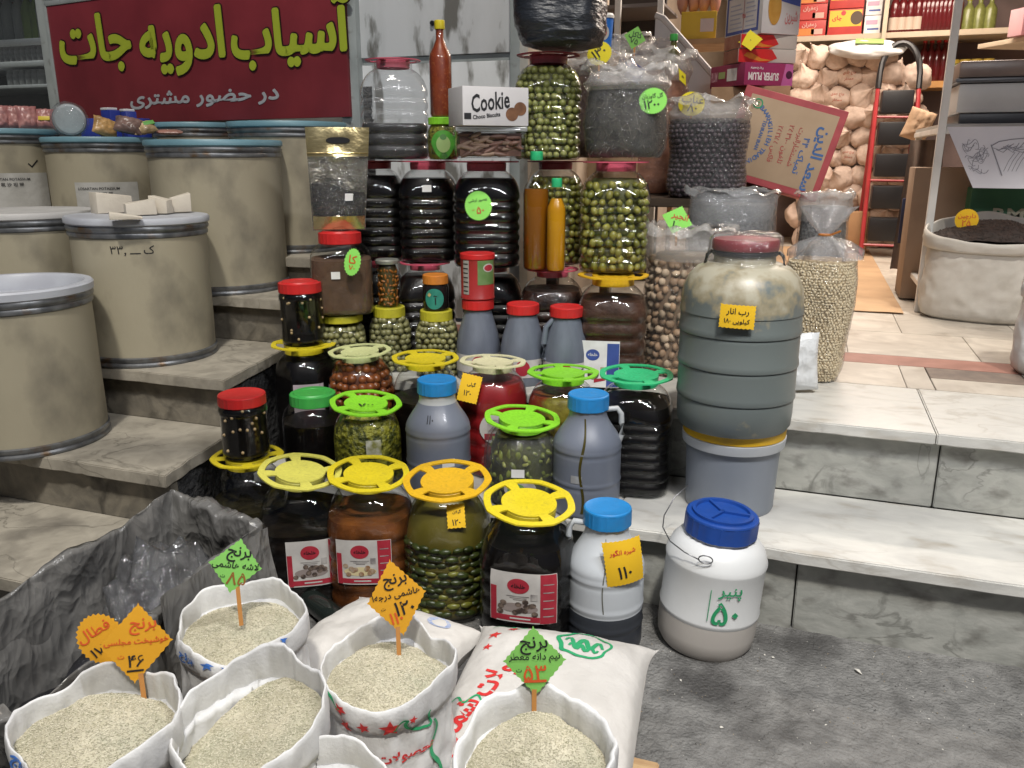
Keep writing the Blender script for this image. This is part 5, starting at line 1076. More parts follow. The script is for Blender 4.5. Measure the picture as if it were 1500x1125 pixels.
for i, (px, py, rz, lb) in enumerate(((133, 172, .5, 'small blue box behind the silver tin'), (162, 160, -.3, 'blue box with a white top tilted on the packets'), (188, 162, -.5, 'second blue box with white flap on the packets'), (205, 172, 0, 'low blue box at the right end of the packets'))):
    q = Vp(px, py+8, 3.98); t = carton('small_box', lb, Vector((q.x, q.y, zE+.0)), rz, .085, .05, max(.02, q.z-zE+.02), BLP); t['group'] = 'small blue boxes on the drums'
    if i in (1, 2): bevelbox(-.043, .02, -.026, .026, max(.02, q.z-zE+.02)+.0005, max(.02, q.z-zE+.02)+.012, .003).build('white_flap', PAPER, t)
# ------------------------------------------------------------------ rice sacks on the pallet
CLOTH = pm('white_woven_sack', (.66, .66, .65), (.52, .52, .52), sc=9, rough=.6, bump=.15, bsc=170, bdist=.006, detail=6, spec=.3, c3=(.42, .41, .38), sc3=7, lo3=.58, hi3=.8)
CLOTHB = pm('beige_woven_sack', (.6, .575, .53), (.5, .475, .43), sc=7, rough=.8, bump=.15, bsc=160, bdist=.004, spec=.2, c3=(.3, .27, .22), sc3=4, lo3=.56, hi3=.8)
RICE = [pm('rice_pale', (.5, .46, .345), (.4, .37, .26), sc=14, rough=.65, c3=(.33, .325, .235), sc3=9, lo3=.5, hi3=.7), pm('rice_cream', (.57, .53, .41), rough=.6), pm('rice_husk', (.27, .265, .17), rough=.7)]
PZ = .125
def sack(label, c, r, h, fz, seed, sx=1.0, sy=1.0, rz=0, z0=PZ, cloth=None, grain=None, n_gr=7000, hump=.02, amp=.02, back=.015, cuff=1.0, cat='sack', group='open sacks of rice', pname='rice', gsize=(.0026, .0008), heap=None, slope=(0, 0)):
    t = thing('rice_sack' if pname == 'rice' else 'open_sack', label, cat, (c[0], c[1], z0), rz)
    if group: t['group'] = group
    cs = superell(2.6, .4); n = 160
    rings0 = [(.3, 0.002), (.9, 0), (1.02, .02), (1.07, .12*h), (1.08, .3*h), (1.06, .5*h), (1.03, .68*h), (1.01, .8*h), (1.01, .865*h), (1.05*cuff, .80*h), (1.075*cuff, .805*h), (1.095*cuff, .84*h), (1.11*cuff, .9*h), (1.1*cuff, .965*h), (1.08*cuff, .995*h), (1.06*cuff, 1.0*h), (1.045, .985*h), (1.035, .94*h), (1.02, .86*h), (1.0, .72*h)]
    rings = []
    for (r0_, z0_), (r1_, z1_) in zip(rings0, rings0[1:]):
        kk = max(1, int(abs(z1_-z0_)/.012)); rings += [(r0_+(r1_-r0_)*q/kk, z0_+(z1_-z0_)*q/kk) for q in range(kk)]
    rings.append(rings0[-1])
    m = MB(); vs = []
    def P(k, a):
        rf, z = rings[k]; q = max(0, (z/h-.55)/.45)
        w1 = noise.noise(Vector((cos(a)*1.5+seed, sin(a)*1.5, seed*.37))); w2 = noise.noise(Vector((cos(a)*4+seed, sin(a)*4, z*6+seed)))
        rr = r*rf*cs(a)*(1+.09*w1*q+.012*w2)
        zz = z+q*q*(amp*w1*1.3+amp*.22*w2+back*sin(a-rz)); 
        p = Vector((rr*cos(a)*sx, rr*sin(a)*sy, zz))
        cr = noise.noise(Vector((cos(a)*7+seed, sin(a)*7, z*26)))*.006 + noise.noise(Vector((cos(a)*3, sin(a)*3, z*42+seed)))*.004
        rg = 1-abs(noise.noise(Vector((cos(a)*2.6+z*5, sin(a)*2.6+seed, z*7))))*2.2; rg2 = 1-abs(noise.noise(Vector((cos(a)*5-z*9, sin(a)*5+seed*2, z*11+4))))*2.4
        d = Vector((cos(a), sin(a), .2)); return p+d*(cr*.5+(.006*max(0, rg)**2+.003*max(0, rg2)**2)*(1-.55*q))*(1 if z > .01 else 0)
    for k in range(len(rings)): vs += [P(k, 2*pi*i/n) for i in range(n)]
    fs = [(k*n+i, k*n+(i+1) % n, (k+1)*n+(i+1) % n, (k+1)*n+i) for k in range(len(rings)-1) for i in range(n)]; fs.append(tuple(range(n-1, -1, -1)))
    m.add(vs, fs); bag = m.build('bag', cloth or CLOTH, t, sharp=180)
    bv = BVHTree.FromPolygons([Vector(v) for v in m.v], m.f)
    # contents: a heaped surface with loose grains, one mass nobody could count
    def top(a, q):
        w1 = noise.noise(Vector((cos(a)*1.5+seed, sin(a)*1.5, seed*.37))); R_ = r*1.04*cs(a)*(1+.07*w1)
        x, y = R_*q*cos(a)*sx, R_*q*sin(a)*sy
        z = fz+hump*(1-q*q)+(slope[0]*x+slope[1]*y)+.012*noise.noise(Vector((x*9, y*9, seed)))+.004*noise.noise(Vector((x*40, y*40, seed)))
        return Vector((x, y, z))
    g = grain or RICE; m2 = MB(); m2.add([top(0, 0)]+[top(2*pi*i/64, q/14) for q in range(1, 15) for i in range(64)], [(0, 1+i, 1+(i+1) % 64) for i in range(64)]+[(1+q*64+i, 1+(q+1)*64+i, 1+(q+1)*64+(i+1) % 64, 1+q*64+(i+1) % 64) for q in range(13) for i in range(64)])
    rr = random.Random(seed)
    L, wd = gsize
    for i in range(n_gr):
        p = top(rr.uniform(0, 2*pi), sqrt(rr.random())*.99); a = rr.uniform(0, pi); d = Vector((cos(a), sin(a), rr.uniform(-.35, .35)))*L*rr.uniform(.7, 1.2); s = Vector((-sin(a), cos(a), 0))*wd; u = Vector((0, 0, wd))
        p = p+u*rr.uniform(.2, 1.2); m2.add([p+d, p+s, p-d, p-s, p+u, p-u], [(0, 1, 4), (1, 2, 4), (2, 3, 4), (3, 0, 4)], rr.choices([0, 1, 2], [5, 4, 1.0])[0])
    o = m2.build(pname, g, t, smooth=False); o['kind'] = 'stuff'
    def decal(off=.003):
        def f_at(th0, zc, tilt=0):
            def f(u, v):
                a = th0+u/r; z = zc+v; o_ = Vector((cos(a)*r*2.2*sx, sin(a)*r*2.2*sy, z)); d = Vector((-cos(a), -sin(a), 0)); hit = bv.ray_cast(o_, d); k = 0
                while (hit[0] is None or hit[3] > 1.45*r) and k < 30: o_.z -= .006; hit = bv.ray_cast(o_, d); k += 1
                return hit[0]-d*off if hit[0] else Vector((cos(a)*r*1.1*sx, sin(a)*r*1.1*sy, z))
            return f
        return f_at
    return t, decal(), m
def rimtop(MS, rr, sx=1.0):
    bv = BVHTree.FromPolygons([Vector(v) for v in MS.v], MS.f)
    def at(th):
        def f(u, v):
            a = th+u/rr; r_ = rr+v; h_ = bv.ray_cast(Vector((cos(a)*r_*sx, sin(a)*r_, 1)), Vector((0, 0, -1)))
            return h_[0]+Vector((0, 0, .002)) if h_[0] and h_[0].z > .2 else Vector((cos(a)*rr*sx, sin(a)*rr, .325))
        return f
    return at
def facing(c): return atan2(-c[1], -c[0])                      # angle at which a round thing's front meets the street corner
c1 = (-1.005, 1.21); c2 = (-1.0, .84); c3 = (-.772, .925); c4 = (-.645, 1.15); c5 = (-.33, 1.03); c6 = (-.595, .835)
T, dc, MS = sack('white rice sack with blue stars on its rolled rim behind two others beside the carton', c1, .108, .28, .243, 11, hump=.035, back=.02)
th = facing(c1); 
for i, (du, z, s) in enumerate(((-.02, .272, .014), (.035, .27, .015), (.07, .273, .009))): poly(T, 'blue_star', star(0, 0, s, .2*i), BLUEINK, (lambda F_: lambda u, v: F_(u, v))(dc(th+du/.112, z)))
RT = rimtop(MS, 1.07*.108); letter(T, 'برنج', BLUEINK, (0, 0), h=.026, bold=.035, mapper=dc(th-.95, .256)); [poly(T, 'blue_star', star(0, 0, .013-.002*abs(k-1), k), BLUEINK, dc(th-.55+.3*k, .256)) for k in range(3)]; letter(T, 'برنج ایرانی', BLUEINK, (0, 0), w=.15, bold=.03, mapper=dc(th+.15, .17))
T, dc, MS = sack('rice sack at the lower left with blue rim print and an orange diamond tag', c2, .101, .315, .275, 23, sx=1.12, hump=.04, back=.012); th = facing(c2)
letter(T, 'برنج', BLUEINK, (0, 0), h=.028, bold=.035, mapper=dc(th-1.25, .286)); letter(T, 'شمال', BLUEINK, (0, 0), h=.026, bold=.035, mapper=dc(th-.75, .286)); letter(T, 'برنج ممتاز', BLUEINK, (0, 0), w=.14, bold=.03, mapper=dc(th-.2, .2))
T, dc, _ = sack('rice sack with high slumped back rim and blue lettering below its cuff', c3, .101, .325, .268, 37, hump=.0, back=.045, amp=.02, slope=(.3, .4)); th = facing(c3)
letter(T, 'برنج ممتاز', BLUEINK, (0, 0), w=.15, bold=.035, mapper=dc(th-.05, .235)); letter(T, 'شمال', BLUEINK, (0, 0), h=.02, bold=.03, mapper=dc(th-.3, .325))
m = MB(); F_ = dc(th+.95, .15); m.grid(1, 30, lambda a, b: F_(-.001+.002*a+.002*sin(b*60), -.11+.22*b)); m.build('seam_stitch', pm('seam_dark', (.12, .12, .12), rough=.8), T, sharp=180)
T, dc, _ = sack('rice sack with red stars and green flourish on its rim and red Persian lettering', c4, .1, .298, .258, 41, hump=.035, back=.015); th = facing(c4)
for du, z, s in ((-.085, .268, .013), (-.075, .24, .015), (-.04, .25, .011), (.0, .25, .017), (.035, .256, .008)): poly(T, 'red_star', star(0, 0, s, du*9), REDINK, dc(th+du/.106, z))
letter(T, 'محصولات شمال', REDINK, (0, 0), w=.16, bold=.03, mapper=dc(th-.05, .185)); letter(T, 'برنج', REDINK, (0, 0), w=.08, bold=.03, mapper=dc(th-.4, .11))
def flourish(T, F_, pts, w=.0025):
    m = MB(); L_ = []
    for i, (u, v) in enumerate(pts):
        a = pts[max(0, i-1)]; b = pts[min(len(pts)-1, i+1)]; dx, dy = b[0]-a[0], b[1]-a[1]; l = max(1e-6, sqrt(dx*dx+dy*dy)); ww = w*(.5+.5*sin(pi*(i+.5)/len(pts))); L_ += [F_(u-dy/l*ww, v+dx/l*ww), F_(u+dy/l*ww, v-dx/l*ww)]
    m.add(L_, [(2*i, 2*i+1, 2*i+3, 2*i+2) for i in range(len(pts)-1)]); m.build('green_flourish', GREENINK, T, sharp=180)
F_ = dc(th+.55, .25); flourish(T, F_, [(-.05+.0016*k+.012*sin(k*.25)*(k > 12), -.008+.018*sin(k*.16)) for k in range(46)]); F_ = dc(th+.75, .15); flourish(T, F_, [(.008*sin(k*.35), .08-.0045*k) for k in range(40)], .004); F_ = dc(th-1.0, .275); flourish(T, F_, [(-.03+.001*k, .008*sin(k*.1)) for k in range(50)])
T, dc, _ = sack('large rice sack in the bottom middle with a wide plain white rim and green tag', c5, .1, .28, .24, 53, hump=.055, slope=(0, .3), back=.04, amp=.028, cuff=1.03)
T, dc, _ = sack('rice sack at the bottom edge of which only the folded white rim shows', c6, .105, .27, .2, 67, hump=.0, back=.02, n_gr=1200)
# sacks lying flat
def lying(label, c, lx, ly, hz, rz, seed, z0=PZ):
    t = thing('lying_sack', label, 'sack', (c[0], c[1], z0), rz); m = MB(); nx, ny = 44, 34
    def f(s):
        def g(a, b):
            u, v = a*2-1, b*2-1
            e = (1-abs(u)**3.2)*(1-abs(v)**3.2); pin = 1-.10*(abs(v)**2)*(1-abs(u)**8)-.0; pin2 = 1-.10*(abs(u)**2)*(1-abs(v)**8)
            x = u*lx*pin2; y = v*ly*pin; z = hz*.5+s*hz*.5*max(0, e)**.5+.008*noise.noise(Vector((u*3+seed, v*3, s)))+.004*noise.noise(Vector((u*9, v*9, seed)))*max(0, e)**.3
            return Vector((x, y, max(z, .001)))
        return g
    m.grid(nx, ny, f(1)); m.grid(nx, ny, lambda a, b: f(-1)(1-a, b)); m.build('bag', CLOTHW if False else CLOTH2, t, sharp=180)
    bv = BVHTree.FromPolygons([Vector(v) for v in m.v], m.f)
    def F_(u, v):
        h_ = bv.ray_cast(Vector((u, v, .6)), Vector((0, 0, -1))); return h_[0]+Vector((0, 0, .0015)) if h_[0] else Vector((u, v, hz))
    return t, F_
CLOTH2 = pm('offwhite_woven_sack', (.56, .54, .51), (.48, .46, .43), sc=7, rough=.6, bump=.3, bsc=20, bdist=.02)
T, F_ = lying('off white sack lying flat with red stars and red Persian words beside the green tag', (-.425, 1.40), .215, .265, .16, .1, 3)
letter(T, 'محصولات شمال', REDINK, (-.1, -.05), w=.36, h=.07, rot=1.25, bold=.03, mapper=F_)
for u, v, s in ((-.14, .13, .017), (-.105, .165, .016), (-.075, .19, .013), (-.145, .085, .012)): poly(T, 'red_star', star(u, v, s, u*8), REDINK, F_)
flourish(T, F_, [(-.16+.003*k, .19+.02*sin(k*.2)) for k in range(40)]); flourish(T, F_, [(-.17+.002*k, -.1+.012*sin(k*.3)) for k in range(40)])
EMB = [(.06+.055*cos(a)*(1+.1*sin(5*a)), .13+.055*sin(a)) for a in [k*pi/20 for k in range(41)]]; flourish(T, F_, EMB, .005); flourish(T, F_, [(.02+.003*k, .13+.018*sin(k*.6)) for k in range(28)], .006); flourish(T, F_, [(.03+.003*k, .11+.01*sin(k*.9)) for k in range(22)], .005)
T, F_ = lying('off white sack lying behind the upright ones with blue Persian print', (-.85, 1.47), .2, .19, .13, -.15, 8)
letter(T, 'شمال', BLUEINK, (.05, .02), w=.12, rot=.9, bold=.03, mapper=F_); poly(T, 'blue_print', ell(.1, .11, .03, .02), pm('blue_print', (.2, .28, .5), (.45, .46, .5), sc=90, rough=.6), F_)
# pallet
PT = thing('wooden_pallet', 'pale wooden pallet under the rice sacks', 'pallet', (-.63, 1.18, 0))
for i in range(5): 
    y = .72+i*.15; at0(rslab(-1.13, -.2+.012*(i % 3), y, y+.1, .098, .122, .003).build('plank', WOOD, PT), PT)
for x in (-1.12, -.66, -.2):
    for y in (.73, 1.03, 1.325): at0(rslab(x-.0, x+.09, y, y+.09, .0, .0775, .003).build('block', WOOD, PT), PT) if x < -.3 else at0(rslab(x-.075, x+.015, y, y+.09, .0, .0775, .003).build('block', WOOD, PT), PT)
for x in (-1.12, -.66, -.29): at0(rslab(x, x+.09, .722, 1.42, .078, .0975, .002).build('bearer', WOOD, PT), PT)
# tags in the rice
price_tag('orange diamond price tag with red heading in the lower left rice sack', Vp(200, 943, 1.40), .058, .069, 'orange', [('برنج', ORINK, .15, .42, .5), ('خوشپخت مجلسی', ORINK, .0, .05, 1.2), ('۴۶', INK, .0, -.42, .3), ('ت', ORINK, -.4, -.3, .12), ('ـــ', INK, 0, -.66, .32)], rot=-.16, lean=-.22, stick=.065)
price_tag('round orange price tag half hidden behind the orange diamond tag', Vp(148, 936, 1.45), .037, .048, 'orange', [('فطال', ORINK, -.1, .35, .8), ('۱۷۵', INK, -.2, -.35, .5)], 'round', rot=.35, lean=-.2, stick=.05)
price_tag('green diamond price tag with brown price in the blue starred rice sack', Vp(345, 829, 1.62), .051, .054, 'green', [('برنج', INK, .05, .42, .62), ('لاشه هاشمی', INK, .0, .0, 1.2), ('۸۵', pm('brown_ink', (.25, .1, .02), rough=.6), .12, -.45, .5), ('ت', INK, -.4, -.4, .12)], rot=-.28, lean=-.25, stick=.065)
price_tag('tall orange diamond price tag in the red starred rice sack', Vp(581, 876, 1.52), .055, .073, 'orange', [('برنج', INK, .05, .42, .55), ('هاشمی درجه۱', INK, 0, .08, 1.12), ('۱۲۰', INK, .2, -.28, .45), ('ت', INK, -.5, -.22, .1), ('۱۱۰', ORINK, -.12, -.5, .3)], rot=.14, lean=-.25, stick=.065)
price_tag('green diamond price tag with underlined orange price in the bottom middle rice sack', Vp(783, 969, 1.37), .053, .06, 'green', [('برنج', INK, .0, .45, .6), ('نیم دانه معطر', INK, 0, .1, 1.12), ('۵۳', ORINK, 0, -.3, .5), ('ت', INK, -.5, -.25, .12), ('ـــ', ORINK, 0, -.56, .5)], rot=.05, lean=-.18, stick=.085)
# ------------------------------------------------------------------ carton lined with grey plastic, crumpled bag inside
CB = thing('lined_carton', 'big open carton lined with dull grey plastic sheet at the lower left', 'carton', (-1.3, 1.25, 0))
LIN = pm('grey_liner', (.17, .166, .158), (.095, .093, .09), sc=4, rough=.24, bump=.55, bsc=13, bdist=.02, stretch=(1.3, 1.3, .75), detail=4, c3=(.24, .23, .215), sc3=4, lo3=.55, hi3=.75, crumple=True)
cor = [(-1.50, .83, .40), (-1.185, .86, .37), (-1.175, 1.52, .445), (-1.475, 1.56, .465)]
def edge_pt(s):
    s %= 4; k = int(s); q = s-k; a, b = Vector(cor[k]), Vector(cor[(k+1) % 4]); return a+(b-a)*q
n = 320; m = MB(); vs = []; cen = Vector((-1.32, 1.2, 0))
rows = [(zf, .88+.12*zf) for zf in [.04]+[.12+.06*q for q in range(15)]]+[(1.0, 1.008), (1.012, 1.005), (1.01, .995), (.99, .988)]+[(zf, .895+.092*zf) for zf in [.96-.055*q for q in range(17)]]
for j, (zf, sf) in enumerate(rows):
    ins_ = j > 17
    for i in range(n):
        s = 4*i/n; p = edge_pt(s); q = cen+(Vector((p.x, p.y, 0))-cen)*sf
        f1 = 1-abs(noise.noise(Vector((i*.05+zf*1.3, zf*1.9+(5 if ins_ else 0), 2))))*2.6; f2 = 1-abs(noise.noise(Vector((i*.21+zf*2.4, zf*2, 8 if ins_ else 3))))*2.4; f3 = noise.noise(Vector((i*.03, zf*1.5, 4)))
        d = Vector((q.x-cen.x, q.y-cen.y, 0)).normalized()*(-1 if ins_ else 1)
        hang = .0 if ins_ else .012*max(0, noise.noise(Vector((i*.05, 1, 7))))
        zz = p.z*zf+.016*zf**4*noise.noise(Vector((i*.06, 1, 5)))+.006*zf**4*noise.noise(Vector((i*.25, 1, 5)))
        vs.append(Vector((q.x, q.y, zz))+d*(.042*noise.voronoi(Vector((i*.028+zf*.8, zf*2.2+(7 if ins_ else 0), 1)))[0][0]+.022*noise.voronoi(Vector((i*.075, zf*5+(3 if ins_ else 0), 6)))[0][0]-.03+.02*f3+hang)*min(1, .3+zf))
m.add(vs, [(j*n+i, j*n+(i+1) % n, (j+1)*n+(i+1) % n, (j+1)*n+i) for j in range(len(rows)-1) for i in range(n)]+[tuple(range(len(rows)*n-n, len(rows)*n))]); at0(m.build('liner', LIN, CB, sharp=180), CB)
m = MB(); a, b = Vector(cor[1]), Vector(cor[2]); m.grid(30, 24, lambda u, v: Vector((a.x+.012+(b.x-a.x)*(.45+.53*u)+.05*v+.014*(1-abs(noise.noise(Vector((u*4+v, v*1.5, 1))))*2), a.y+(b.y-a.y)*(.45+.53*u)-.01*v, .447-.28*v))); at0(m.build('outer_flap', LIN, CB, sharp=180), CB)
tb = Zp(232, 860, .33); t = thing('crumpled_bag', 'crumpled clear plastic bag stuffed in the lined carton', 'bag', (tb.x, tb.y, .2), .3)
m = MB(); q3 = ico(4); m.add([Vector((v[0]*.1, v[1]*.12, v[2]*.115+.11))*(1+.26*noise.noise(Vector(v)*2.1)+.16*abs(noise.noise(Vector(v)*4))+.05*noise.noise(Vector(v)*11)) for v in q3.v], q3.f); m.build('film', clear('crumple_film', (.85, .85, .87), .08, 1.6, milky=.05, bump=1, bsc=30, gain=1.5), t, sharp=180)
t = thing('black_bag', 'folded black plastic sheet inside the lined carton', 'bag', (-1.33, 1.2, .06)); m = MB(); q3 = ico(4); m.add([Vector((v[0]*.13, v[1]*.28, v[2]*.1+.1))*(1+.3*noise.noise(Vector(v)*2.3)) for v in q3.v], q3.f); m.build('sheet', pm('black_film', (.012, .012, .014), (.03, .03, .032), sc=6, rough=.35, bump=.6, bsc=14, bdist=.03), t, sharp=180)
t = thing('dark_tarp', 'dark folded tarp on the ground at the lower left corner', 'tarp', (-1.36, .72, 0)); m = MB(); q3 = ico(4); m.add([Vector((v[0]*.22, v[1]*.1, max(0, v[2]+.2)*.22))*(1+.3*noise.noise(Vector(v)*2.3+Vector((4, 0, 0)))) for v in q3.v], q3.f); m.build('sheet', pm('tarp', (.02, .022, .02), (.045, .045, .04), sc=6, rough=.6, bump=.6, bsc=14, bdist=.03), t, sharp=180)
# small dark bottle with a green ring lying behind the sacks
p = Zp(492, 903, .03); t = thing('lying_bottle', 'dark bottle with a green neck ring lying on the street between jars and sacks', 'bottle', (p.x-.02, p.y+.0, .034), rot=(0, pi/2, -.5)); 
m = MB(); m.lathe([(.02, -.12), (.032, -.115), (.033, -.0), (.028, .03), (.014, .06), (.013, .1)], 24); m.build('body', pm('dark_bottle', (.012, .016, .014), rough=.15), t); m = MB(); m.lathe([(.0155, .055), (.018, .058), (.018, .066), (.015, .069)], 20); m.build('neck_ring', LIDM['green'], t)
# ------------------------------------------------------------------ bags and boxes in the middle
def clearbag(label, p, r, h, content, rim=True, level=.86, seed=1, sq=2.8, film=None, pieces=None, pname='dried_fruit', size=(.01, .01, .01), step=.02, lim=300, sx=1, sy=1, rimh=.06, rimr=1.05, group=None, cat='bag', stuff=False, rimfilm=None, weights=None, rz=None, taper=0):
    t = thing('clear_bag', label, cat, p, face(p) if rz is None else rz, group); cs = superell(sq, .2); n = 64
    def R_(z): q = z/h; return r*(1-taper+taper*min(1, q*1.25))*(.82+.18*min(1, q*8)**.5)*(1+.03*sin(q*9+seed))*(1-.08*max(0, q-.8)/.2)
    def S(t_, z, off):
        rr = R_(z)*cs(t_)*(1+.05*noise.noise(Vector((cos(t_)*1.8+seed, sin(t_)*1.8, z*7))))+off; return Vector((rr*cos(t_)*sx, rr*sin(t_)*sy, z))
    m = MB(); zs = [h*k/24 for k in range(25)]
    vs = [S(2*pi*i/n, max(.002, z), 0)+wob((cos(2*pi*i/n), sin(2*pi*i/n), z*9), 5, .003, seed) for z in zs for i in range(n)]
    fs = [(j*n+i, j*n+(i+1) % n, (j+1)*n+(i+1) % n, (j+1)*n+i) for j in range(24) for i in range(n)]; fs.append(tuple(range(n-1, -1, -1))); m.add(vs, fs); m.build('film', film or FILM, t, sharp=180)
    if content:
        m = MB(); K = 20; ins = .008 if not pieces else max(size)*1.1
        vs = [S(2*pi*i/n, .004+level*h*k/K, -ins) for k in range(K+1) for i in range(n)]+[Vector((0, 0, level*h+.01))]; fs = [(j*n+i, j*n+(i+1) % n, (j+1)*n+(i+1) % n, (j+1)*n+i) for j in range(K) for i in range(n)]+[(K*n+i, K*n+(i+1) % n, (K+1)*n) for i in range(n)]
        m.add(vs, fs); m.build('contents', content, t, sharp=180)
    if pieces: fill(t, pname, S, max(size)*1.2, level*h, lambda z: R_(z), step, size, [piece_mesh(pname, q) for q in pieces], lim, only_stuff=stuff, weights=weights)
    if rim:
        m = MB(); prof = [(.96, h*.86), (1.0, h*.9), (1.01*rimr, h*.94), (1.0*rimr, h*.97), (.97, h), (.92, h+rimh*.4), (.9, h+rimh*.8), (.97, h+rimh*1.05), (1.05*rimr, h+rimh*.9), (1.09*rimr, h+rimh*.5)]; vs = []
        for k, (f_, z) in enumerate(prof):
            for i in range(96):
                a = 2*pi*i/96; w = noise.noise(Vector((cos(a)*2.2+seed, sin(a)*2.2, k*.25))); w2 = noise.noise(Vector((cos(a)*6+seed, sin(a)*6, k*.4)))
                e_ = k/9; w3 = 1-abs(noise.noise(Vector((cos(a)*4+seed*2, sin(a)*4, k*.15))))*2.5; rr = r*f_*cs(a)*(1+.14*w*e_+.05*w2*e_+.035*max(0, w3)*e_); vs.append(Vector((rr*cos(a)*sx, rr*sin(a)*sy, z+rimh*(.9*w+.35*w2)*e_)))
        m.add(vs, [(j*96+i, j*96+(i+1) % 96, (j+1)*96+(i+1) % 96, (j+1)*96+i) for j in range(len(prof)-1) for i in range(96)]); m.build('rolled_film', rimfilm or FILMM, t, sharp=180)
    return t, S
def tagon(label, S, t, th, z, off, *a, **k):
    q = t.matrix_basis @ S(th, z, off); return price_tag(label, q, *a, **k)
# black sack on top
pj_ = on(822, WY+.0, Z3+.376); 
t = thing('black_sack', 'shiny black film sack standing on the pink lid of the top olive jar', 'sack', pj_, face(pj_)); m = MB(); n = 80; cs = superell(3, .3); vs = []
pr = [(.55, 0), (.84, .012), (.97, .045), (1.02, .1), (1.0, .2), (.99, .3), (.97, .42), (.92, .5), (.7, .54), (.3, .55)]
zz = []
for (a, z), (b, z2) in zip(pr, pr[1:]): zz += [(a+(b-a)*k/6, z+(z2-z)*k/6) for k in range(6)]
for f_, z in zz:
    for i in range(n):
        a = 2*pi*i/n; w = noise.noise(Vector((cos(a)*1.6, sin(a)*1.6, z*32)))*.008+noise.noise(Vector((cos(a)*4, sin(a)*4, z*60)))*.004+.03*noise.noise(Vector((cos(a), sin(a), z*4)))*(z > .02)
        r_ = .155*f_*cs(a)+w; vs.append(Vector((r_*cos(a), r_*sin(a), z)))
m.add(vs, [(j*n+i, j*n+(i+1) % n, (j+1)*n+(i+1) % n, (j+1)*n+i) for j in range(len(zz)-1) for i in range(n)]+[tuple(range(n-1, -1, -1)), tuple(range(len(zz)*n-n, len(zz)*n))]); m.build('film_bag', pm('black_blue_film', (.022, .026, .034), (.012, .014, .018), sc=4, rough=.32, bump=.5, bsc=26, stretch=(1, 1, 3), bdist=.02), t, sharp=180)
# herbs
LEAF = [pm('dried_leaf_a', (.06, .055, .045), (.03, .028, .024), sc=40, rough=.7), pm('dried_leaf_b', (.11, .1, .08), (.07, .065, .055), sc=40, rough=.7)]
ph = on(915, WY+.02, Z2+.392); BH_, S_ = clearbag('clear bag of dark dried herbs with white rolled top standing on a pink lid', ph, .138, .26, LEAF[0], level=.9, seed=4, rimh=.045, rimr=1.05, sq=3.2)
m = MB(); rr = random.Random(5)
for i in range(900):
    a = rr.uniform(0, 2*pi); z = rr.uniform(.01, .235); p = S_(a, z, -.007); d = Vector((-sin(a)*rr.uniform(-1, 1), cos(a)*rr.uniform(-1, 1), rr.uniform(-1, 1))).normalized()*rr.uniform(.008, .028); u = Vector((cos(a), sin(a), 0)).cross(d).normalized()*rr.uniform(.001, .003)
    m.add([p-d, p+u, p+d, p-u], [(0, 1, 2, 3)], rr.randint(0, 1))
m.build('dried_leaves', LEAF, BH_, smooth=False)['kind'] = 'stuff'
tagon('round neon green tag on the bag of dried herbs', S_, BH_, -pi/2+.55, .185, .012, .048, .043, 'neon', [('گل گاوزبان', INK, 0, .35, .8), ('۱۲۰۰', INK, -.1, -.25, .6)], 'round', rot=.1, lean=-.05)
# berries
pb = Yp(1033, 288, 3.78); TZ = pb.z-.003
BER = [pm('berry_a', (.085, .06, .075), (.05, .036, .045), sc=60, rough=.45, rnd=.3)]
TB_ = thing('display_table', 'dark wooden table behind the jar wall carrying bags and boxes', 'table', (-.5, 4.05, .5)); tx1 = Yp(1128, 290, 3.62).x
at0(rslab(-1.15, tx1, 3.6, 4.75, TZ-.035, TZ, .003).build('table_top', pm('dark_wood', (.06, .04, .025), (.04, .026, .016), sc=8, rough=.6, stretch=(1, 8, 8)), TB_), TB_)
for x in (-1.12, tx1-.06):
    for y in (3.63, 4.68): at0(rslab(x, x+.05, y, y+.05, .5, TZ-.0355, .003).build('leg', MATS['dark_wood'], TB_), TB_)
t, S_ = clearbag('clear bag of round dark purple dried berries with white rolled top', Vector((pb.x, pb.y, TZ+.001)), .162, .355, pm('berry_core', (.02, .016, .02), rough=.6), level=.9, seed=7, pieces=BER, pname='berry', size=(.0115, .0115, .0105), step=.0235, lim=300, rimh=.05, rimr=1.03)
# jujubes and friends
pj2 = Yp(958, 165, 4.1); t, S_ = clearbag('clear bag of red brown dried jujubes behind the dried herbs', Vector((pj2.x, pj2.y, TZ+.001)), .155, max(.2, Yp(958, 95, 4.1).z-TZ), pm('jujube_mass', (.3, .12, .06), (.2, .07, .035), sc=30, rough=.5, bump=.7, bsc=30), level=.93, seed=9, rimh=.05)
price_tag('round yellow tag reading jujube standing over the dark berries', Yp(1013, 152, 3.66), .055, .05, 'yellow', [('عناب', INK, .05, .3, .9), ('۸۰', INK, .1, -.3, .4)], 'round', rot=-.12, lean=-.1, stick=.06)
price_tag('folded yellow tag at the edge of the jujube bag', Yp(1000, 113, 3.92), .022, .045, 'yellow', [('۹', INK, 0, 0, .3)], 'diamond', rot=.6, yaw=.9)
PALEB = pm('pale_snack', (.5, .42, .34), (.36, .27, .2), sc=60, rough=.6, bump=.8, bsc=70)
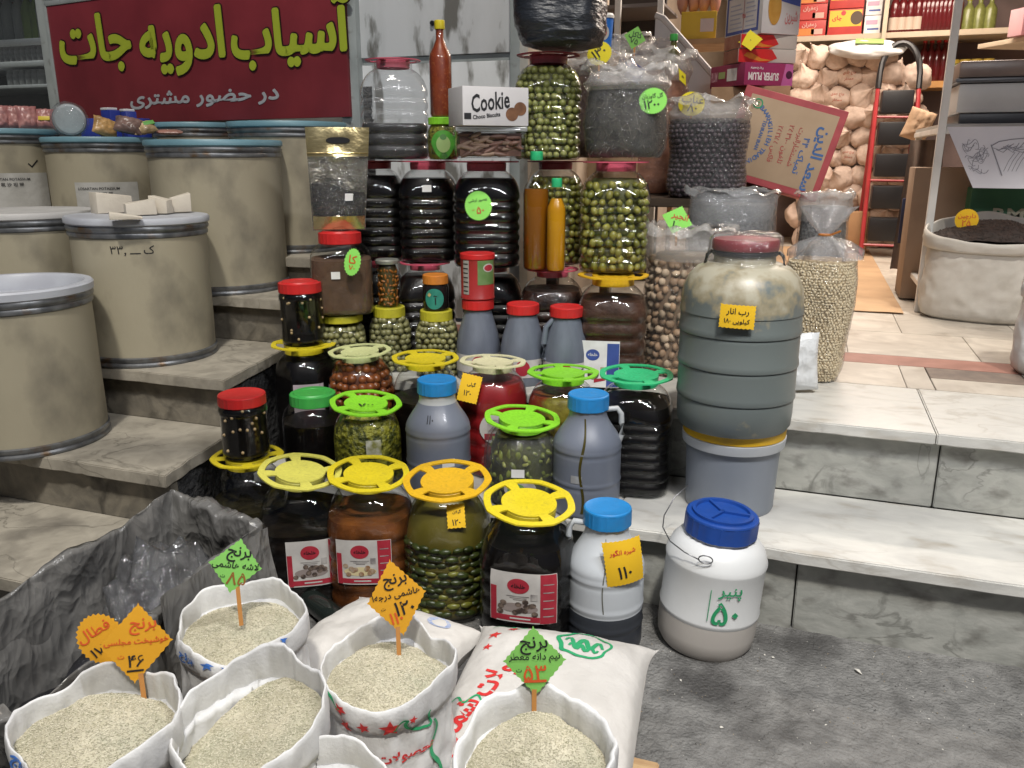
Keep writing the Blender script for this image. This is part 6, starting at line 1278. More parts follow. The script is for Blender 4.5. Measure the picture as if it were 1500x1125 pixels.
for i, (px, py, r_, h_, y_, lb) in enumerate(((838, 118, .13, 0, 3.55, 'slumped pale film bag with brown contents under the black sack'), (915, 118, .12, 0, 4.45, 'clear bag of white popcorn behind the navy carton'), (962, 100, .09, 0, 4.6, 'small silver white film bag behind the green tag'))):
    top = Yp(px, (88, 62, 66)[i], y_).z; q = Yp(px+(30 if i == 0 else 0), py, y_); base = TZ+.001 if i else Z2+.39
    t, S_ = clearbag(lb, Vector((q.x, q.y, base)), r_, max(.12, top-base-.02), (pm('brown_bits', (.22, .13, .09), (.12, .07, .05), sc=50, rough=.6, bump=.6), pm('popcorn', (.62, .56, .48), (.42, .34, .27), sc=40, rough=.6, bump=1, bsc=45), pm('silver_film', (.5, .49, .48), (.3, .29, .29), sc=14, rough=.3, bump=.8))[i], level=.92, seed=12+i, rimh=.04)
price_tag('green diamond tag with pen marks beside the white posts', Yp(930, 55, 4.25), .055, .055, 'green', [('کاکل', INK, 0, .2, .8), ('۷۵', INK, 0, -.3, .5)], 'diamond', rot=-.25, lean=-.1, stick=.1)
price_tag('round yellow tag with green mark half hidden by the black sack', Yp(878, 78, 3.4), .05, .045, 'yellow', [('۱۳۰', INK, .0, .1, .6), ('ت', GREENINK, -.3, -.4, .2)], 'round', rot=.5, lean=-.1, stick=.05)
NAVY = pm('navy_carton', (.03, .035, .2), (.025, .03, .15), sc=8, rough=.45)
q = Yp(912, 100, 3.95); t = carton('navy_box', 'navy blue snack box with white Persian word and caramel picture', Vector((q.x, q.y, q.z-.03)), face(q)-.1, .17, .1, .07, NAVY, rot=(0, .52, face(q)-.1)); fz_ = lambda u, v: Vector((u, -.0512, v+.035))
letter(t, 'می وی', PAPER, (.03, -.005), w=.06, bold=.02, mapper=fz_); poly(t, 'caramel_print', [(-.085, -.03), (-.03, -.03), (-.045, .03), (-.085, .03)], pm('caramel', (.4, .2, .06), (.3, .13, .03), sc=40, rough=.5), fz_); poly(t, 'print_patch', rect(.0, .018, .012, .03), pm('mauve', (.4, .25, .32), rough=.5), fz_)
t = carton('support_box', 'plain brown carton beneath the navy box on the table', Vector((q.x, q.y+.02, TZ+.001)), face(q), .16, .12, max(.05, q.z-.075-TZ), CARDB)
q = Yp(886, 62, 4.3); t = thing('paper_cup', 'blue paper cup with red and white round emblem beside the black sack', 'cup', (q.x, q.y, q.z-.02), face(q)); m = MB(); m.lathe([(.028, -.06), (.04, .13)], 28); m.build('cup', pm('cup_blue', (.02, .16, .6), rough=.4), t); m = MB(); m.lathe([(.043, .128), (.044, .14), (.036, .15), (.034, .15)], 28); m.build('lid', WHITE, t)
f = wrapper([(.028, -.06), (.028, -.06), (.04, .13)], rnd1, .001, r0=.035); lb = ovalpatch(t, 'emblem', LBLW, f, -.01, .06, .03, .035); ovalpatch(lb, 'emblem_core', LIDM['red'], wrapper([(.028, -.06), (.028, -.06), (.04, .13)], rnd1, .002, r0=.035), -.01, .06, .018, .02)
t = carton('support_box', 'plain brown carton hidden beneath the blue paper cup', Vector((q.x, q.y, TZ+.001)), 0, .12, .12, max(.05, q.z-.081-TZ), CARDB)
q = Yp(985, 100, 4.3); t = bottle('green oil bottle with dark green cap in front of the white foam panel', Vector((q.x, q.y, Yp(985, 104, 4.3).z)), .038, Yp(985, 52, 4.3).z-Yp(985, 104, 4.3).z, pm('olive_oil', (.13, .12, .02), (.08, .075, .012), sc=30, rough=.2), 'green', nk=.42, sh=.5, shell=GLASS, fillz=.88, name='oil_bottle'); zq = Yp(985, 104, 4.3).z
t = carton('support_box', 'plain brown carton under the green oil bottle', Vector((q.x, q.y, TZ+.001)), 0, .14, .1, max(.05, zq-.002-TZ), CARDB)
# white foam panel leaning
a, b = Yp(966, 22, 4.62), Yp(1042, 108, 4.5)
FO = pm('foam', (.6, .58, .58), (.52, .5, .5), sc=5, rough=.7, bump=.1); t = thing('foam_panel', 'white foam panel with a sloping edge behind the oil bottle', 'panel', (a.x, a.y, TZ)); zt2 = a.z-TZ; zl = b.z-TZ
m = MB(); m.prism([(-.02, .001), (b.x-a.x, .001), (b.x-a.x, zl), (.0, zt2), (-.02, zt2)], 0, .03); m.build('panel', FO, t, smooth=False)
m = MB(); m.tube([(-.02, -.0, zt2), (.02, -.0, zt2-.015), (b.x-a.x, -.0, zl)], .016, 8); m.build('edge', FO, t)
# figs, seeds, greys
pf = Zp(998, 545, LZ); pf = Vector((pf.x, pf.y+.03, LZ))
FIG = [pm('fig_a', (.46, .33, .21), (.26, .16, .09), sc=45, rough=.6, rnd=.3), pm('fig_b', (.62, .52, .39), (.4, .29, .18), sc=45, rough=.6, rnd=.25)]
t, S_ = clearbag('tall clear bag of dried figs with milky top beside the grey barrel', pf, .152, .50, pm('fig_core', (.24, .17, .11), rough=.7), level=.88, seed=15, pieces=FIG, pname='fig', size=(.0195, .0195, .014), step=.036, lim=300, rimh=.05, rimr=1.02, film=clear('fig_film', (.9, .88, .87), .08, 1.5, milky=.03, bump=.8, bsc=20, gain=.7))
qt = Yp(992, 322, 3.02); price_tag('neon green diamond tag with red Persian writing on the bag of figs', qt, .058, .052, 'neon', [('انجیر', REDINK, .1, .25, .7), ('۱۰۰', INK, .1, -.4, .4)], 'diamond', rot=-.3, lean=-.15, stick=.04)
SEED = [pm('seed_a', (.74, .64, .45), (.62, .51, .33), sc=60, rough=.6)]
pa = Zp(1188, 552, LZ); pa.z = LZ; hA = Yp(1188, 368, pa.y).z-LZ
t, S_ = clearbag('tall clear bag of pale hulled seeds tied at the top right of the barrel', pa, .125, hA, pm('seed_mass', (.56, .45, .28), (.3, .22, .12), sc=70, rough=.7, lo=.42, hi=.6, bump=1, bsc=80), rim=False, level=.93, seed=21, pieces=SEED, pname='seed', size=(.0085, .0055, .004), step=.0115, lim=0, stuff=True, taper=.2)
m = MB(); n = 60; pr = [(.118, hA*.95), (.11, hA*1.0), (.07, hA+.03), (.02, hA+.05), (.018, hA+.06), (.045, hA+.09), (.075, hA+.13), (.085, hA+.155)]; vs = []
for k, (r_, z) in enumerate(pr):
    for i in range(n): a = 2*pi*i/n; w = noise.noise(Vector((cos(a)*2.4, sin(a)*2.4, k*.3)))*.6+.1*noise.noise(Vector((cos(a)*8, sin(a)*8, k))); vs.append(Vector((r_*(1+w)*cos(a), r_*(1+w)*sin(a)*.8, z+.02*w)))
m.add(vs, [(j*n+i, j*n+(i+1) % n, (j+1)*n+(i+1) % n, (j+1)*n+i) for j in range(len(pr)-1) for i in range(n)]); m.build('tied_neck', clear('neck_film', (.85, .82, .82), .1, 1.55, milky=.2, bump=.8, bsc=25), t, sharp=180)
m = MB(); m.tube([(.02*cos(a), .02*sin(a)*.8, hA+.06) for a in [k*pi/8 for k in range(16)]], .004, 6, close=True); m.tube([(.02, 0, hA+.06), (.05, -.01, hA+.075)], .004, 6); m.build('tie', LIDM['orange'], t)
GRH = pm('grey_herb', (.13, .13, .13), (.05, .05, .05), sc=60, rough=.7, lo=.4, hi=.62, bump=.9, bsc=70)
q = Yp(1072, 315, 3.42); t, S_ = clearbag('clear bag of grey crumbled herb bulging behind the grey barrel', Vector((q.x, q.y, LZ)), .165, Yp(1072, 288, 3.42).z-LZ, GRH, level=.95, seed=25, rimh=.03, rimr=.98, film=clear('loose_film', (.85, .85, .86), .08, 1.6, milky=.14, bump=1, bsc=14), rimfilm=clear('loose_film2', (.85, .85, .86), .08, 1.6, milky=.2, bump=1, bsc=14))
q = Yp(1205, 330, 3.75); t, S_ = clearbag('clear bag of grey seeds behind the tied bag of pale seeds', Vector((q.x, q.y, LZ)), .1, Yp(1205, 292, 3.75).z-LZ, pm('grey_seed', (.2, .2, .2), (.08, .08, .08), sc=90, rough=.7, lo=.42, hi=.6, bump=.9, bsc=90), level=.95, seed=29, rimh=.03)
q = Yp(1040, 340, 3.2); m = MB(); m.grid(16, 10, lambda a, b: Vector((q.x-.1+.24*a, 3.14+.16*b, Yp(1040, 335, 3.2).z-.03+.05*sin(a*3)*(1-b*.3)+.02*noise.noise(Vector((a*6, b*6, 1)))))); m.grid(16, 10, lambda a, b: Vector((q.x-.1+.24*(1-a), 3.14+.16*b, Yp(1040, 335, 3.2).z-.036+.05*sin((1-a)*3)*(1-b*.3)+.02*noise.noise(Vector(((1-a)*6, b*6, 1)))))); tag(m.build('film_sheet', MATS['loose_film'], sharp=180), 'loose clear film draped between figs and herb bag', 'film')
q = Yp(1168, 505, 2.95); t = packet('white_bag', 'folded white plastic bag sticking out behind the grey barrel', Vector((q.x, q.y, LZ+.004)), .085, .21, .035, pm('white_film', (.72, .74, .76), (.6, .62, .64), sc=9, rough=.35, bump=.5, bsc=16, crumple=True), .2, .12, 9, None, -.1); t['category'] = 'bag'
# tilted red edged carton
CR = pm('tan_carton', (.46, .33, .22), (.4, .28, .18), sc=5, rough=.75); CRR = pm('carton_red', (.45, .08, .09), (.36, .06, .07), sc=14, rough=.7)
q = Yp(1145, 210, 4.02); rzk = face(q)+.06; A_ = radians(15.5); w, h, d = .455, .40, .2
t = thing('tilted_carton', 'tilted tan carton with red edges and blue Arabic lettering turned sideways', 'carton', (q.x, q.y, q.z), rot=(-.08, A_, rzk))
bevelbox(-w/2, w/2, 0, d, -h/2, h/2, .006).build('carton', CRR, t); bevelbox(-w/2+.034, w/2-.03, -.001, .01, -h/2+.03, h/2-.03, .002).build('front_panel', CR, t); f = lambda u, v: Vector((u, -.0022, v))
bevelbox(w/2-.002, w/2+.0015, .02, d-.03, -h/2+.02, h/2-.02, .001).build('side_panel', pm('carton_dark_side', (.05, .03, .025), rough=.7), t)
BI = pm('carton_blue_ink', (.05, .13, .33), rough=.6); RI = pm('carton_red_ink', (.4, .07, .06), rough=.6)
letter(t, 'سعد الدین', BI, (.155, -.03), w=.28, h=.065, rot=-pi/2, bold=.03, mapper=f); letter(t, 'تمباک ۴۴', BI, (.095, -.03), w=.16, h=.035, rot=-pi/2, bold=.02, mapper=f)
letter(t, 'شستشارالبرت', RI, (.06, .0), w=.17, h=.03, rot=-pi/2, bold=.01, mapper=f); letter(t, 'تلفون ۲۵۳۱۰۰', RI, (.015, 0), w=.17, h=.03, rot=-pi/2, bold=.01, mapper=f); letter(t, 'فاکس ۲۵۲۱۵۵', RI, (-.03, -.01), w=.16, h=.03, rot=-pi/2, bold=.01, mapper=f)
s_ = 'BAARHGILIEH TRADING'
for i, ch in enumerate(s_):
    if ch == ' ': continue
    a = 1.05-2.1*i/(len(s_)-1); letter(t, ch, BI, (-.2+.14*cos(a), .0+.14*sin(a)), h=.02, rot=a-pi/2, bold=.02, mapper=f)
letter(t, 'TEHRAN IRAN', BI, (-.10, .01), w=.13, h=.016, rot=-pi/2, bold=.02, mapper=f)
m = MB(); m.add([Vector((-.155+r_*cos(a), -.0024, .135+r_*sin(a))) for a in [k*pi/12 for k in range(25)] for r_ in (.016, .022)], [(2*i, 2*i+1, 2*i+3, 2*i+2) for i in range(24)]); m.build('round_mark', GREENINK, t, smooth=False); letter(t, 'c', GREENINK, (-.155, .135), h=.018, bold=.02, mapper=f)
# boxes above
pc2 = Yp(1098, 128, 4.36); t = carton('brown_carton', 'plain brown carton behind the tilted one carrying the plum trays', Vector((pc2.x, pc2.y+.06, TZ+.001)), face(pc2), .36, .3, pc2.z-TZ-.003, CARDB)
t = thing('plum_tray', 'maroon and magenta tray printed upside down with white English letters', 'tray', (pc2.x, pc2.y+.03, pc2.z), face(pc2)+.62); MA = pm('maroon_card', (.22, .02, .055), (.3, .03, .12), sc=2, rough=.45); w = .27; d = .28; h = .1
bevelbox(-w/2, w/2, -d/2, d/2, 0, h, .003).build('tray', MA, t); f = lambda u, v: Vector((u, -d/2-.001, v+h/2)); s = lambda u, v: Vector((-w/2-.001, -u, v+h/2))
letter(t, 'SUPER PLUM', PAPER, (-.03, -.01), w=.17, h=.035, rot=pi, bold=.04, mapper=f); letter(t, 'Fig Quality', PAPER, (-.07, .026), w=.07, h=.012, rot=pi, bold=.02, mapper=f)
poly(t, 'magenta_print', [(.07, -.049), (.134, -.049), (.134, .049), (.09, .049)], pm('magenta', (.4, .06, .25), (.5, .14, .35), sc=6, rough=.45), f); poly(t, 'plum_print', ell(.112, .0, .018, .018), pm('plum_dark', (.06, .01, .04), rough=.5), lambda u, v: f(u, v)-Vector((0, .0006, 0)))
poly(t, 'white_print', rect(.0, .08, -.025, .03), PAPER, s); poly(t, 'green_print', rect(-.07, -.015, -.01, .02), pm('pale_green_print', (.3, .38, .15), rough=.5), s); letter(t, 'PLUM', pm('pink_print', (.6, .35, .42), rough=.5), (-.105, .0), w=.05, h=.045, bold=.03, mapper=s)
for i in range(2):
    z = pc2.z+.102+i*.062; t = thing('date_box', ['lower red and white box printed with an orange bird head', 'upper red and white box under the yellow note'][i], 'box', (pc2.x+.035, pc2.y+.0, z), face(pc2)+.45+.05*i, 'bird printed boxes'); w = .29; d = .16; h = .06
    bevelbox(-w/2, w/2, -d/2, d/2, 0, h, .003).build('carton', pm('box_white', (.56, .52, .48), (.48, .44, .4), sc=8, rough=.5), t); f = lambda u, v: Vector((u, -d/2-.001, v+.03)); s = lambda u, v: Vector((-w/2-.001, -u, v+.03))
    poly(t, 'red_print', [(-.144, -.029), (.0, -.029), (.05, -.01), (.02, .029), (-.144, .029)], LIDM['red'], f); poly(t, 'orange_print', [(-.12, .0), (-.1, .016), (-.08, .012), (-.03, -.012), (.03, -.02), (-.04, -.024), (-.09, -.012)], LIDM['orange'], lambda u, v: f(u, v)-Vector((0, .0006, 0))); poly(t, 'red_print', rect(-.078, .078, -.029, .029), pm('brown_red_card', (.28, .08, .05), (.36, .16, .1), sc=20, rough=.5), s)
price_tag('plain yellow note stuck on the upper bird printed box', Vector((pc2.x+.0, pc2.y-.14, pc2.z+.195)), .055, .05, 'yellow', [('۸', INK, 0, 0, .08)], 'diamond', rot=.1, lean=-.3)
zt3 = pc2.z+.102+.124; t = thing('biscuit_carton', 'white carton with blue frames and a golden oval picture on its side', 'carton', (pc2.x+.03, pc2.y+.06, zt3), face(pc2)+.62); w = .21; d = .29; h = .205; WB_ = pm('white_blue_carton', (.6, .58, .58), (.52, .5, .5), sc=6, rough=.5)
bevelbox(-w/2, w/2, -d/2, d/2, 0, h, .004).build('carton', WB_, t); f = lambda u, v: Vector((u, -d/2-.001, v+h/2)); s = lambda u, v: Vector((-w/2-.001, -u, v+h/2))
def frame(par, x0, x1, z0, z1, th_, mt, mp):
    for r_ in (rect(x0, x1, z0, z0+th_), rect(x0, x1, z1-th_, z1), rect(x0, x0+th_, z0+th_, z1-th_), rect(x1-th_, x1, z0+th_, z1-th_)): poly(par, 'blue_print', r_, mt, mp)
BF = pm('box_blue', (.05, .08, .3), rough=.5); frame(t, -.135, .12, -.085, .088, .014, BF, s)
for k, (x, ww) in enumerate(((-.055, .1), (.06, .08))):
    for j in range(6): poly(t, 'print_line', rect(x-ww/2, x+ww/2-.01*(j % 3), -.06+j*.02, -.054+j*.02), pm('pale_print', (.38, .4, .5), rough=.6), s)
letter(t, '۴۵', LIDM['red'], (.005, -.01), w=.025, mapper=s, bold=.02); poly(t, 'print_line', rect(.002, .006, -.085, .088), pm('strap_red', (.4, .15, .15), rough=.6), lambda u, v: s(u, v)-Vector((.0006, 0, 0)))
poly(t, 'blue_print', [(-.07, .05), (.1, .02), (.1, .07), (-.07, .1)], BF, f); poly(t, 'oval_print', ell(-.04, .01, .036, .075), pm('golden_nut', (.5, .28, .06), (.42, .2, .03), sc=20, rough=.5), lambda u, v: f(u, v)-Vector((0, .0008, 0))); letter(t, 'شیرین', pm('red_soft', (.5, .16, .16), rough=.6), (.055, -.03), w=.07, h=.06, bold=.02, mapper=f)
# white rack with dark back behind
RK = thing('white_rack', 'white post rack with dark back panel behind the bags', 'rack', (-.95, 5.0, .5)); yk = 4.86
for px in (905, 967): x = Yp(px, 30, yk).x; at0(rslab(x-.016, x+.016, yk-.016, yk+.016, .5, 2.9, .003).build('post', WHITE, RK), RK)
at0(rslab(-1.28, Yp(975, 30, 5.4).x, 5.4, 5.44, .5, 2.9, .003).build('back_panel', pm('dark_brown_panel', (.05, .04, .038), (.035, .028, .026), sc=5, rough=.5), RK), RK)
zsh = Yp(960, 8, 5.0).z; at0(rslab(-1.28, Yp(972, 30, 4.9).x, 4.9, 5.38, zsh-.02, zsh, .003).build('shelf', pm('grey_shelf', (.16, .14, .135), rough=.5), RK), RK)
# yellow box with bags
q = Yp(1022, 60, 5.3); SH2 = thing('shelf_unit', 'brown shelf holding the yellow box in the middle of the shop', 'shelf', (q.x, q.y, .5)); at0(rslab(q.x-.17, q.x+.3, 5.2, 5.6, q.z-.03, q.z, .003).build('shelf', CARDB, SH2), SH2)
for x in (q.x-.165, q.x+.265): at0(rslab(x, x+.03, 5.5, 5.56, .5, q.z-.031, .003).build('post', CARDB, SH2), SH2)
t = carton('yellow_box', 'yellow open box with blank white label holding pink packets', Vector((q.x, q.y, q.z+.001)), face(q), .2, .14, .15, pm('yellow_card', (.55, .38, .03), (.5, .34, .025), sc=6, rough=.6)); poly(t, 'label', rect(.01, .085, .04, .11), pm('pinkish_label', (.5, .42, .42), rough=.6), lambda u, v: Vector((u, -.0712, v)))
for i in range(4): 
    t = lump('pink_packet', ['tall pinkish brown packet in the yellow box, leftmost', 'tall pinkish brown packet second in the yellow box', 'tall pinkish packet third in the yellow box', 'pale packet rightmost in the yellow box'][i], Vector((q.x-.1+i*.06, q.y+.02+.01*i, q.z+.152)), .034, .03, .08, pm('packet_pink', (.4, .2, .16), (.28, .12, .09), sc=18, rough=.4), 0, i, 'packet'); t['group'] = 'packets in the yellow box'
# ------------------------------------------------------------------ deep in the shop: shelves, knotted sacks, ladder, counter
SY = 8.55; zS_ = Yp(1300, 47, SY-.25).z; zS2 = Yp(1370, 118, SY-.1).z
BKS = thing('wall_shelves', 'cream edged wall shelves of boxes and bottles at the back of the shop', 'shelves', (.6, SY, .5)); CRM = pm('cream_edge', (.52, .43, .32), (.45, .37, .27), sc=6, rough=.5)
at0(rslab(-.9, 1.7, SY-.25, SY+.3, zS_-.05, zS_-.003, .003).build('shelf', CRM, BKS), BKS); at0(rslab(.72, 1.7, SY-.1, SY+.3, zS2-.06, zS2-.003, .003).build('shelf', pm('orange_edge', (.5, .26, .08), (.42, .2, .06), sc=6, rough=.5), BKS), BKS)
at0(rslab(-.9, 1.7, SY+.302, SY+.33, .5, 3.2, .003).build('back_panel', pm('shelf_back', (.16, .11, .1), (.1, .07, .065), sc=4, rough=.6), BKS), BKS)
x = Yp(1298, 20, SY-.28).x; at0(rslab(x-.018, x+.018, SY-.29, SY-.255, .5, 3.2, .003).build('post', CRM, BKS), BKS); at0(rslab(-.9, 1.7, SY-.2, SY+.3, zS_+.56, zS_+.6, .003).build('shelf', CRM, BKS), BKS)
RB = pm('red_shelf_box', (.5, .05, .04), (.42, .035, .03), sc=6, rough=.5); YB = pm('yellow_shelf_box', (.62, .42, .03), rough=.5); OB = pm('orange_shelf_box', (.6, .2, .04), rough=.5)
def shbox(label, x0, x1, z0, hgt, mt, prints, y_=SY-.2, group=None):
    a, b = Yp(x0, 30, y_).x, Yp(x1, 30, y_).x; t = carton('shelf_box', label, Vector(((a+b)/2, y_+.12, z0)), 0, b-a-.006, .24, hgt, mt); w = (b-a-.006)
    if group: t['group'] = group
    for nm, (u0, u1, v0, v1), pm_ in prints: poly(t, nm, rect((u0-.5)*w, (u1-.5)*w, v0*hgt, v1*hgt), pm_, lambda u, v: Vector((u, -.1212, v)))
    return t
hb = .215
for k in range(3):
    t = shbox(['lowest red box with orange band on the back shelf', 'middle red box in the stack on the back shelf', 'top red box in the stack on the back shelf'][k], 1168, 1211, zS_+k*hb*.62, hb*.6, RB, [('orange_print', (.02, .6, .05, .5), OB if k != 1 else RB), ('label', (.5, .9, .1, .45), pm('pale_pink_label', (.55, .36, .3), rough=.6))]); letter(t, 'زعفران', pm('pale_pink_ink', (.6, .4, .35), rough=.6), (-.02, hb*.42), w=.12, bold=.02, mapper=flat(-.1225))
for k in range(2):
    t = shbox(['lower yellow and red box with dark emblem on the back shelf', 'upper yellow and red box with dark emblem on the back shelf'][k], 1213, 1264, zS_+k*hb, hb*.97, RB, [('yellow_print', (.03, .97, .32, .95), YB)]); poly(t, 'emblem', ell(.09, hb*.62, .05, .055), pm('dark_emblem', (.08, .05, .03), rough=.6), flat(-.1225)); letter(t, 'چای', LIDM['red'], (-.07, hb*.62), w=.08, bold=.03, mapper=flat(-.1225)); poly(t, 'red_dot', ell(-.02, hb*.82, .02, .02), LIDM['red'], flat(-.1225))
for k in range(2): t = shbox(['lower white carton beside the shelf post', 'upper white carton beside the shelf post'][k], 1266, 1291, zS_+k*.15, .145, PAPER, [('print', (.1, .8, .5, .75), pm('mauve_print', (.45, .3, .4), rough=.6)), ('print', (.2, .9, .2, .3), LBLB)])
DRK = pm('dark_red_syrup', (.12, .012, .015), (.08, .008, .01), sc=4, rough=.15); PAL = pm('pale_label', (.5, .4, .32), rough=.6); GRJ = pm('green_jar', (.2, .22, .06), (.14, .15, .04), sc=30, rough=.3)
def bmesh2(r, h, body, lab=None, cap=None):
    m = MB(); m.lathe([(r*.9, 0), (r, .006), (r, h*.6), (r*.6, h*.74), (r*.36, h*.8), (r*.34, h*.95)], 16); mats = [body]
    if lab: m.lathe([(r*1.01, h*.06), (r*1.015, h*.34), (r*1.0, h*.34)], 16, mi=1, cap0=False, cap1=False); mats.append(lab)
    if cap: m.lathe([(r*.42, h*.9), (r*.42, h), (r*.3, h)], 12, mi=len(mats)); mats.append(cap)
    return m.mesh('bottle', mats)
b1 = bmesh2(.042, .36, DRK, PAL, LIDM['red']); b2_ = bmesh2(.042, .36, DRK, None, LIDM['red']); b3 = bmesh2(.05, .26, GRJ, None, LIDM['olive'])
jr2 = MB(); jr2.lathe([(.05, 0), (.055, .01), (.055, .12), (.045, .14)], 18); jr2.lathe([(.05, .14), (.05, .17), (.04, .175)], 18, mi=1); jr2 = jr2.mesh('jar', [GRJ, pm('gold_jar_lid', (.4, .28, .04), rough=.4)])
for i in range(4): x = Yp(1308+i*11.5, 40, SY-.15).x; tag(put('syrup_bottle_small', b1, None, (x, SY-.15, zS_)), 'dark red bottle with pale label on the back shelf beside the post', 'bottle', 'labelled red bottles on the back shelf')
for j in range(2):
    for i in range(9-j): x = Yp((1350 if j == 0 else 1306)+i*(6.2 if j == 0 else 12), 40, SY-.12+.2*j).x; tag(put('syrup_bottle_small', b2_, None, (x, SY-.14+.2*j, zS_)), 'plain dark red bottle standing in rows on the back shelf', 'bottle', 'plain red bottles on the back shelf')
for i in range(3): x = Yp(1416+i*16, 40, SY-.12).x; tag(put('green_bottle', b3, None, (x, SY-.12, zS_)), 'squat green jar bottle at the right of the back shelf', 'bottle', 'green bottles on the back shelf')
for i in range(4): x = Yp(1352+i*10, 90, SY+.05).x; tag(put('syrup_bottle_small', b2_, None, (x, SY+.05, zS2)), 'dark bottle on the lower shelf behind the ladder', 'bottle', 'bottles on the lower shelf')
for i in range(4): x = Yp(1398+i*17, 80, SY).x; tag(put('spice_jar', jr2, None, (x, SY, zS2+.0)), 'green jar with golden lid on the lower shelf beside the counter post', 'jar', 'golden lidded jars')
# right shelf of packets
q = Yp(1490, 55, 6.6); t = thing('side_shelf', 'slanting side shelf with pink striped boxes at the right edge', 'shelf', (q.x+.2, q.y, q.z-.02), .5); bevelbox(-.3, .6, -.2, .3, -.03, 0, .003).build('shelf', CRM, t); bevelbox(.5, .56, -.1, .2, -q.z+.52, -.031, .003).build('post', CRM, t)
for i, (dx, lb) in enumerate(((-.2, 'pink striped box leftmost on the side shelf'), (.02, 'pink striped box second on the side shelf'), (.24, 'pink striped box third on the side shelf'))):
    t = carton('striped_box', lb, Vector((q.x+.2+dx*cos(.5), q.y-.1+dx*sin(.5), q.z-.018)), .5, .2, .12, .16, pm('striped_pink', (.5, .12, .16), (.5, .35, .36), sc=12, rough=.5, stretch=(6, .1, .1)))
# knotted cotton sacks
COT = pm('cream_cotton', (.62, .49, .41), (.53, .41, .335), sc=5, rough=.8, bump=.25, bsc=20, rnd=.07); base = ico(4); CM = []
for sd in range(4):
    m = MB(); vs = []
    for v in base.v:
        v = Vector(v); a = atan2(v.y, v.x); 
        p = Vector((v.x*.9, v.y*.75, v.z*.8)); p *= 1+.18*noise.noise(v*1.3+Vector((sd*5, 0, 0)))+.05*noise.noise(v*4+Vector((0, sd*3, 0)))
        tt = max(0, v.z-.55)/.45; p.x *= 1-.8*tt; p.y *= 1-.8*tt; p.z += .75*tt*tt; p.x *= 1+.1*tt*sin(7*a); rg = 1-abs(noise.noise(v*2.2+Vector((sd, 0, 3))))*2.4; p += Vector((cos(a), sin(a), 0))*(-.09*abs(sin(3.5*a))*max(0, v.z)**1.5)-v*.06*max(0, rg)**3
        vs.append(p)
    m.add(vs, base.f); CM.append(m.mesh('cotton_sack', COT, sharp=180))
rr = random.Random(3); knots = []
for row in range(-1, 9):
    for col in range(6 if row < 8 else 5):
        px = 1168+col*31+(15 if row % 2 else 0)+rr.uniform(-5, 5); py = 318-row*29.5+rr.uniform(-4, 4)
        if px > 1352 or (px > 1320 and py < 60): continue
        y = 8.12-.0*row+rr.uniform(-.07, .07); p = Yp(px, py, y); s = rr.uniform(.112, .138); o = put('cotton_sack', CM[rr.randrange(4)], None, p); o.scale = (s*1.05, s*1.2, s*.95); o.rotation_euler = (rr.uniform(.6, 1.6)*rr.choice([1, 1, -.6]), rr.uniform(-.7, .7), rr.uniform(-.6, .6))
        tag(o, 'cream cotton sack knotted at the neck in the tall pile at the back', 'sack', 'knotted cotton sacks in the pile'); knots.append((o, s))
RIK = pm('sack_red_print', (.42, .14, .1), rough=.8)
for o, s in (knots[37], knots[44], knots[50], knots[26]): 
    m = MB(); bv = BVHTree.FromPolygons([v.co for v in o.data.vertices], [tuple(f.vertices) for f in o.data.polygons]); inv = o.rotation_euler.to_matrix().inverted(); d = (inv @ Vector((.05, 1, 0))).normalized(); ux = (inv @ Vector((1, 0, 0))); uz = (inv @ Vector((0, 0, 1)))
    def F_(u, v): h_ = bv.ray_cast(ux*u+uz*v-d*3, d); return (h_[0]-d*.012) if h_[0] else ux*u+uz*v-d*.7
    letter(o, 'برنج هندی', RIK, (0, .15), w=.8, h=.25, bold=.03, mapper=F_); letter(o, 'ممتاز', RIK, (0, -.2), w=.6, h=.2, bold=.03, mapper=F_)
    del o['category'], o['label']; tag(o, 'cream cotton sack with red print in the pile at the back', 'sack')
    o['label'] = {37: 'cream cotton sack with red print in the middle of the pile', 44: 'cream cotton sack with red print high in the pile', 50: 'cream cotton sack with red print beside the stacked boxes', 26: 'cream cotton sack with red print low in the pile behind the tilted carton'}[knots.index((o, s))]
p = Yp(1250, 48, 8.1); m = MB(); m.add([Vector((v[0]*.3, v[1]*.14, v[2]*.07))*(1+.15*noise.noise(Vector(v)*2)) for v in base.v], base.f); t = thing('flour_sack', 'flat white sack with a green patch on top of the cotton pile', 'sack', Yp(1270, 72, 7.95), rot=(.35, .05, 0)); m.build('bag', CLOTH, t, sharp=180); bevelbox(-.1, .12, -.09, .05, .064, .072, .002).build('green_patch', pm('patch_green', (.25, .4, .12), rough=.6), t)
q = Zp(1245, 365, .5); t = carton('brown_carton_low', 'small brown carton on the floor under the cotton sacks', Vector((q.x, 7.6, .51)), 0, .22, .2, .33, pm('warm_carton', (.42, .25, .13), (.36, .2, .1), sc=5, rough=.8))
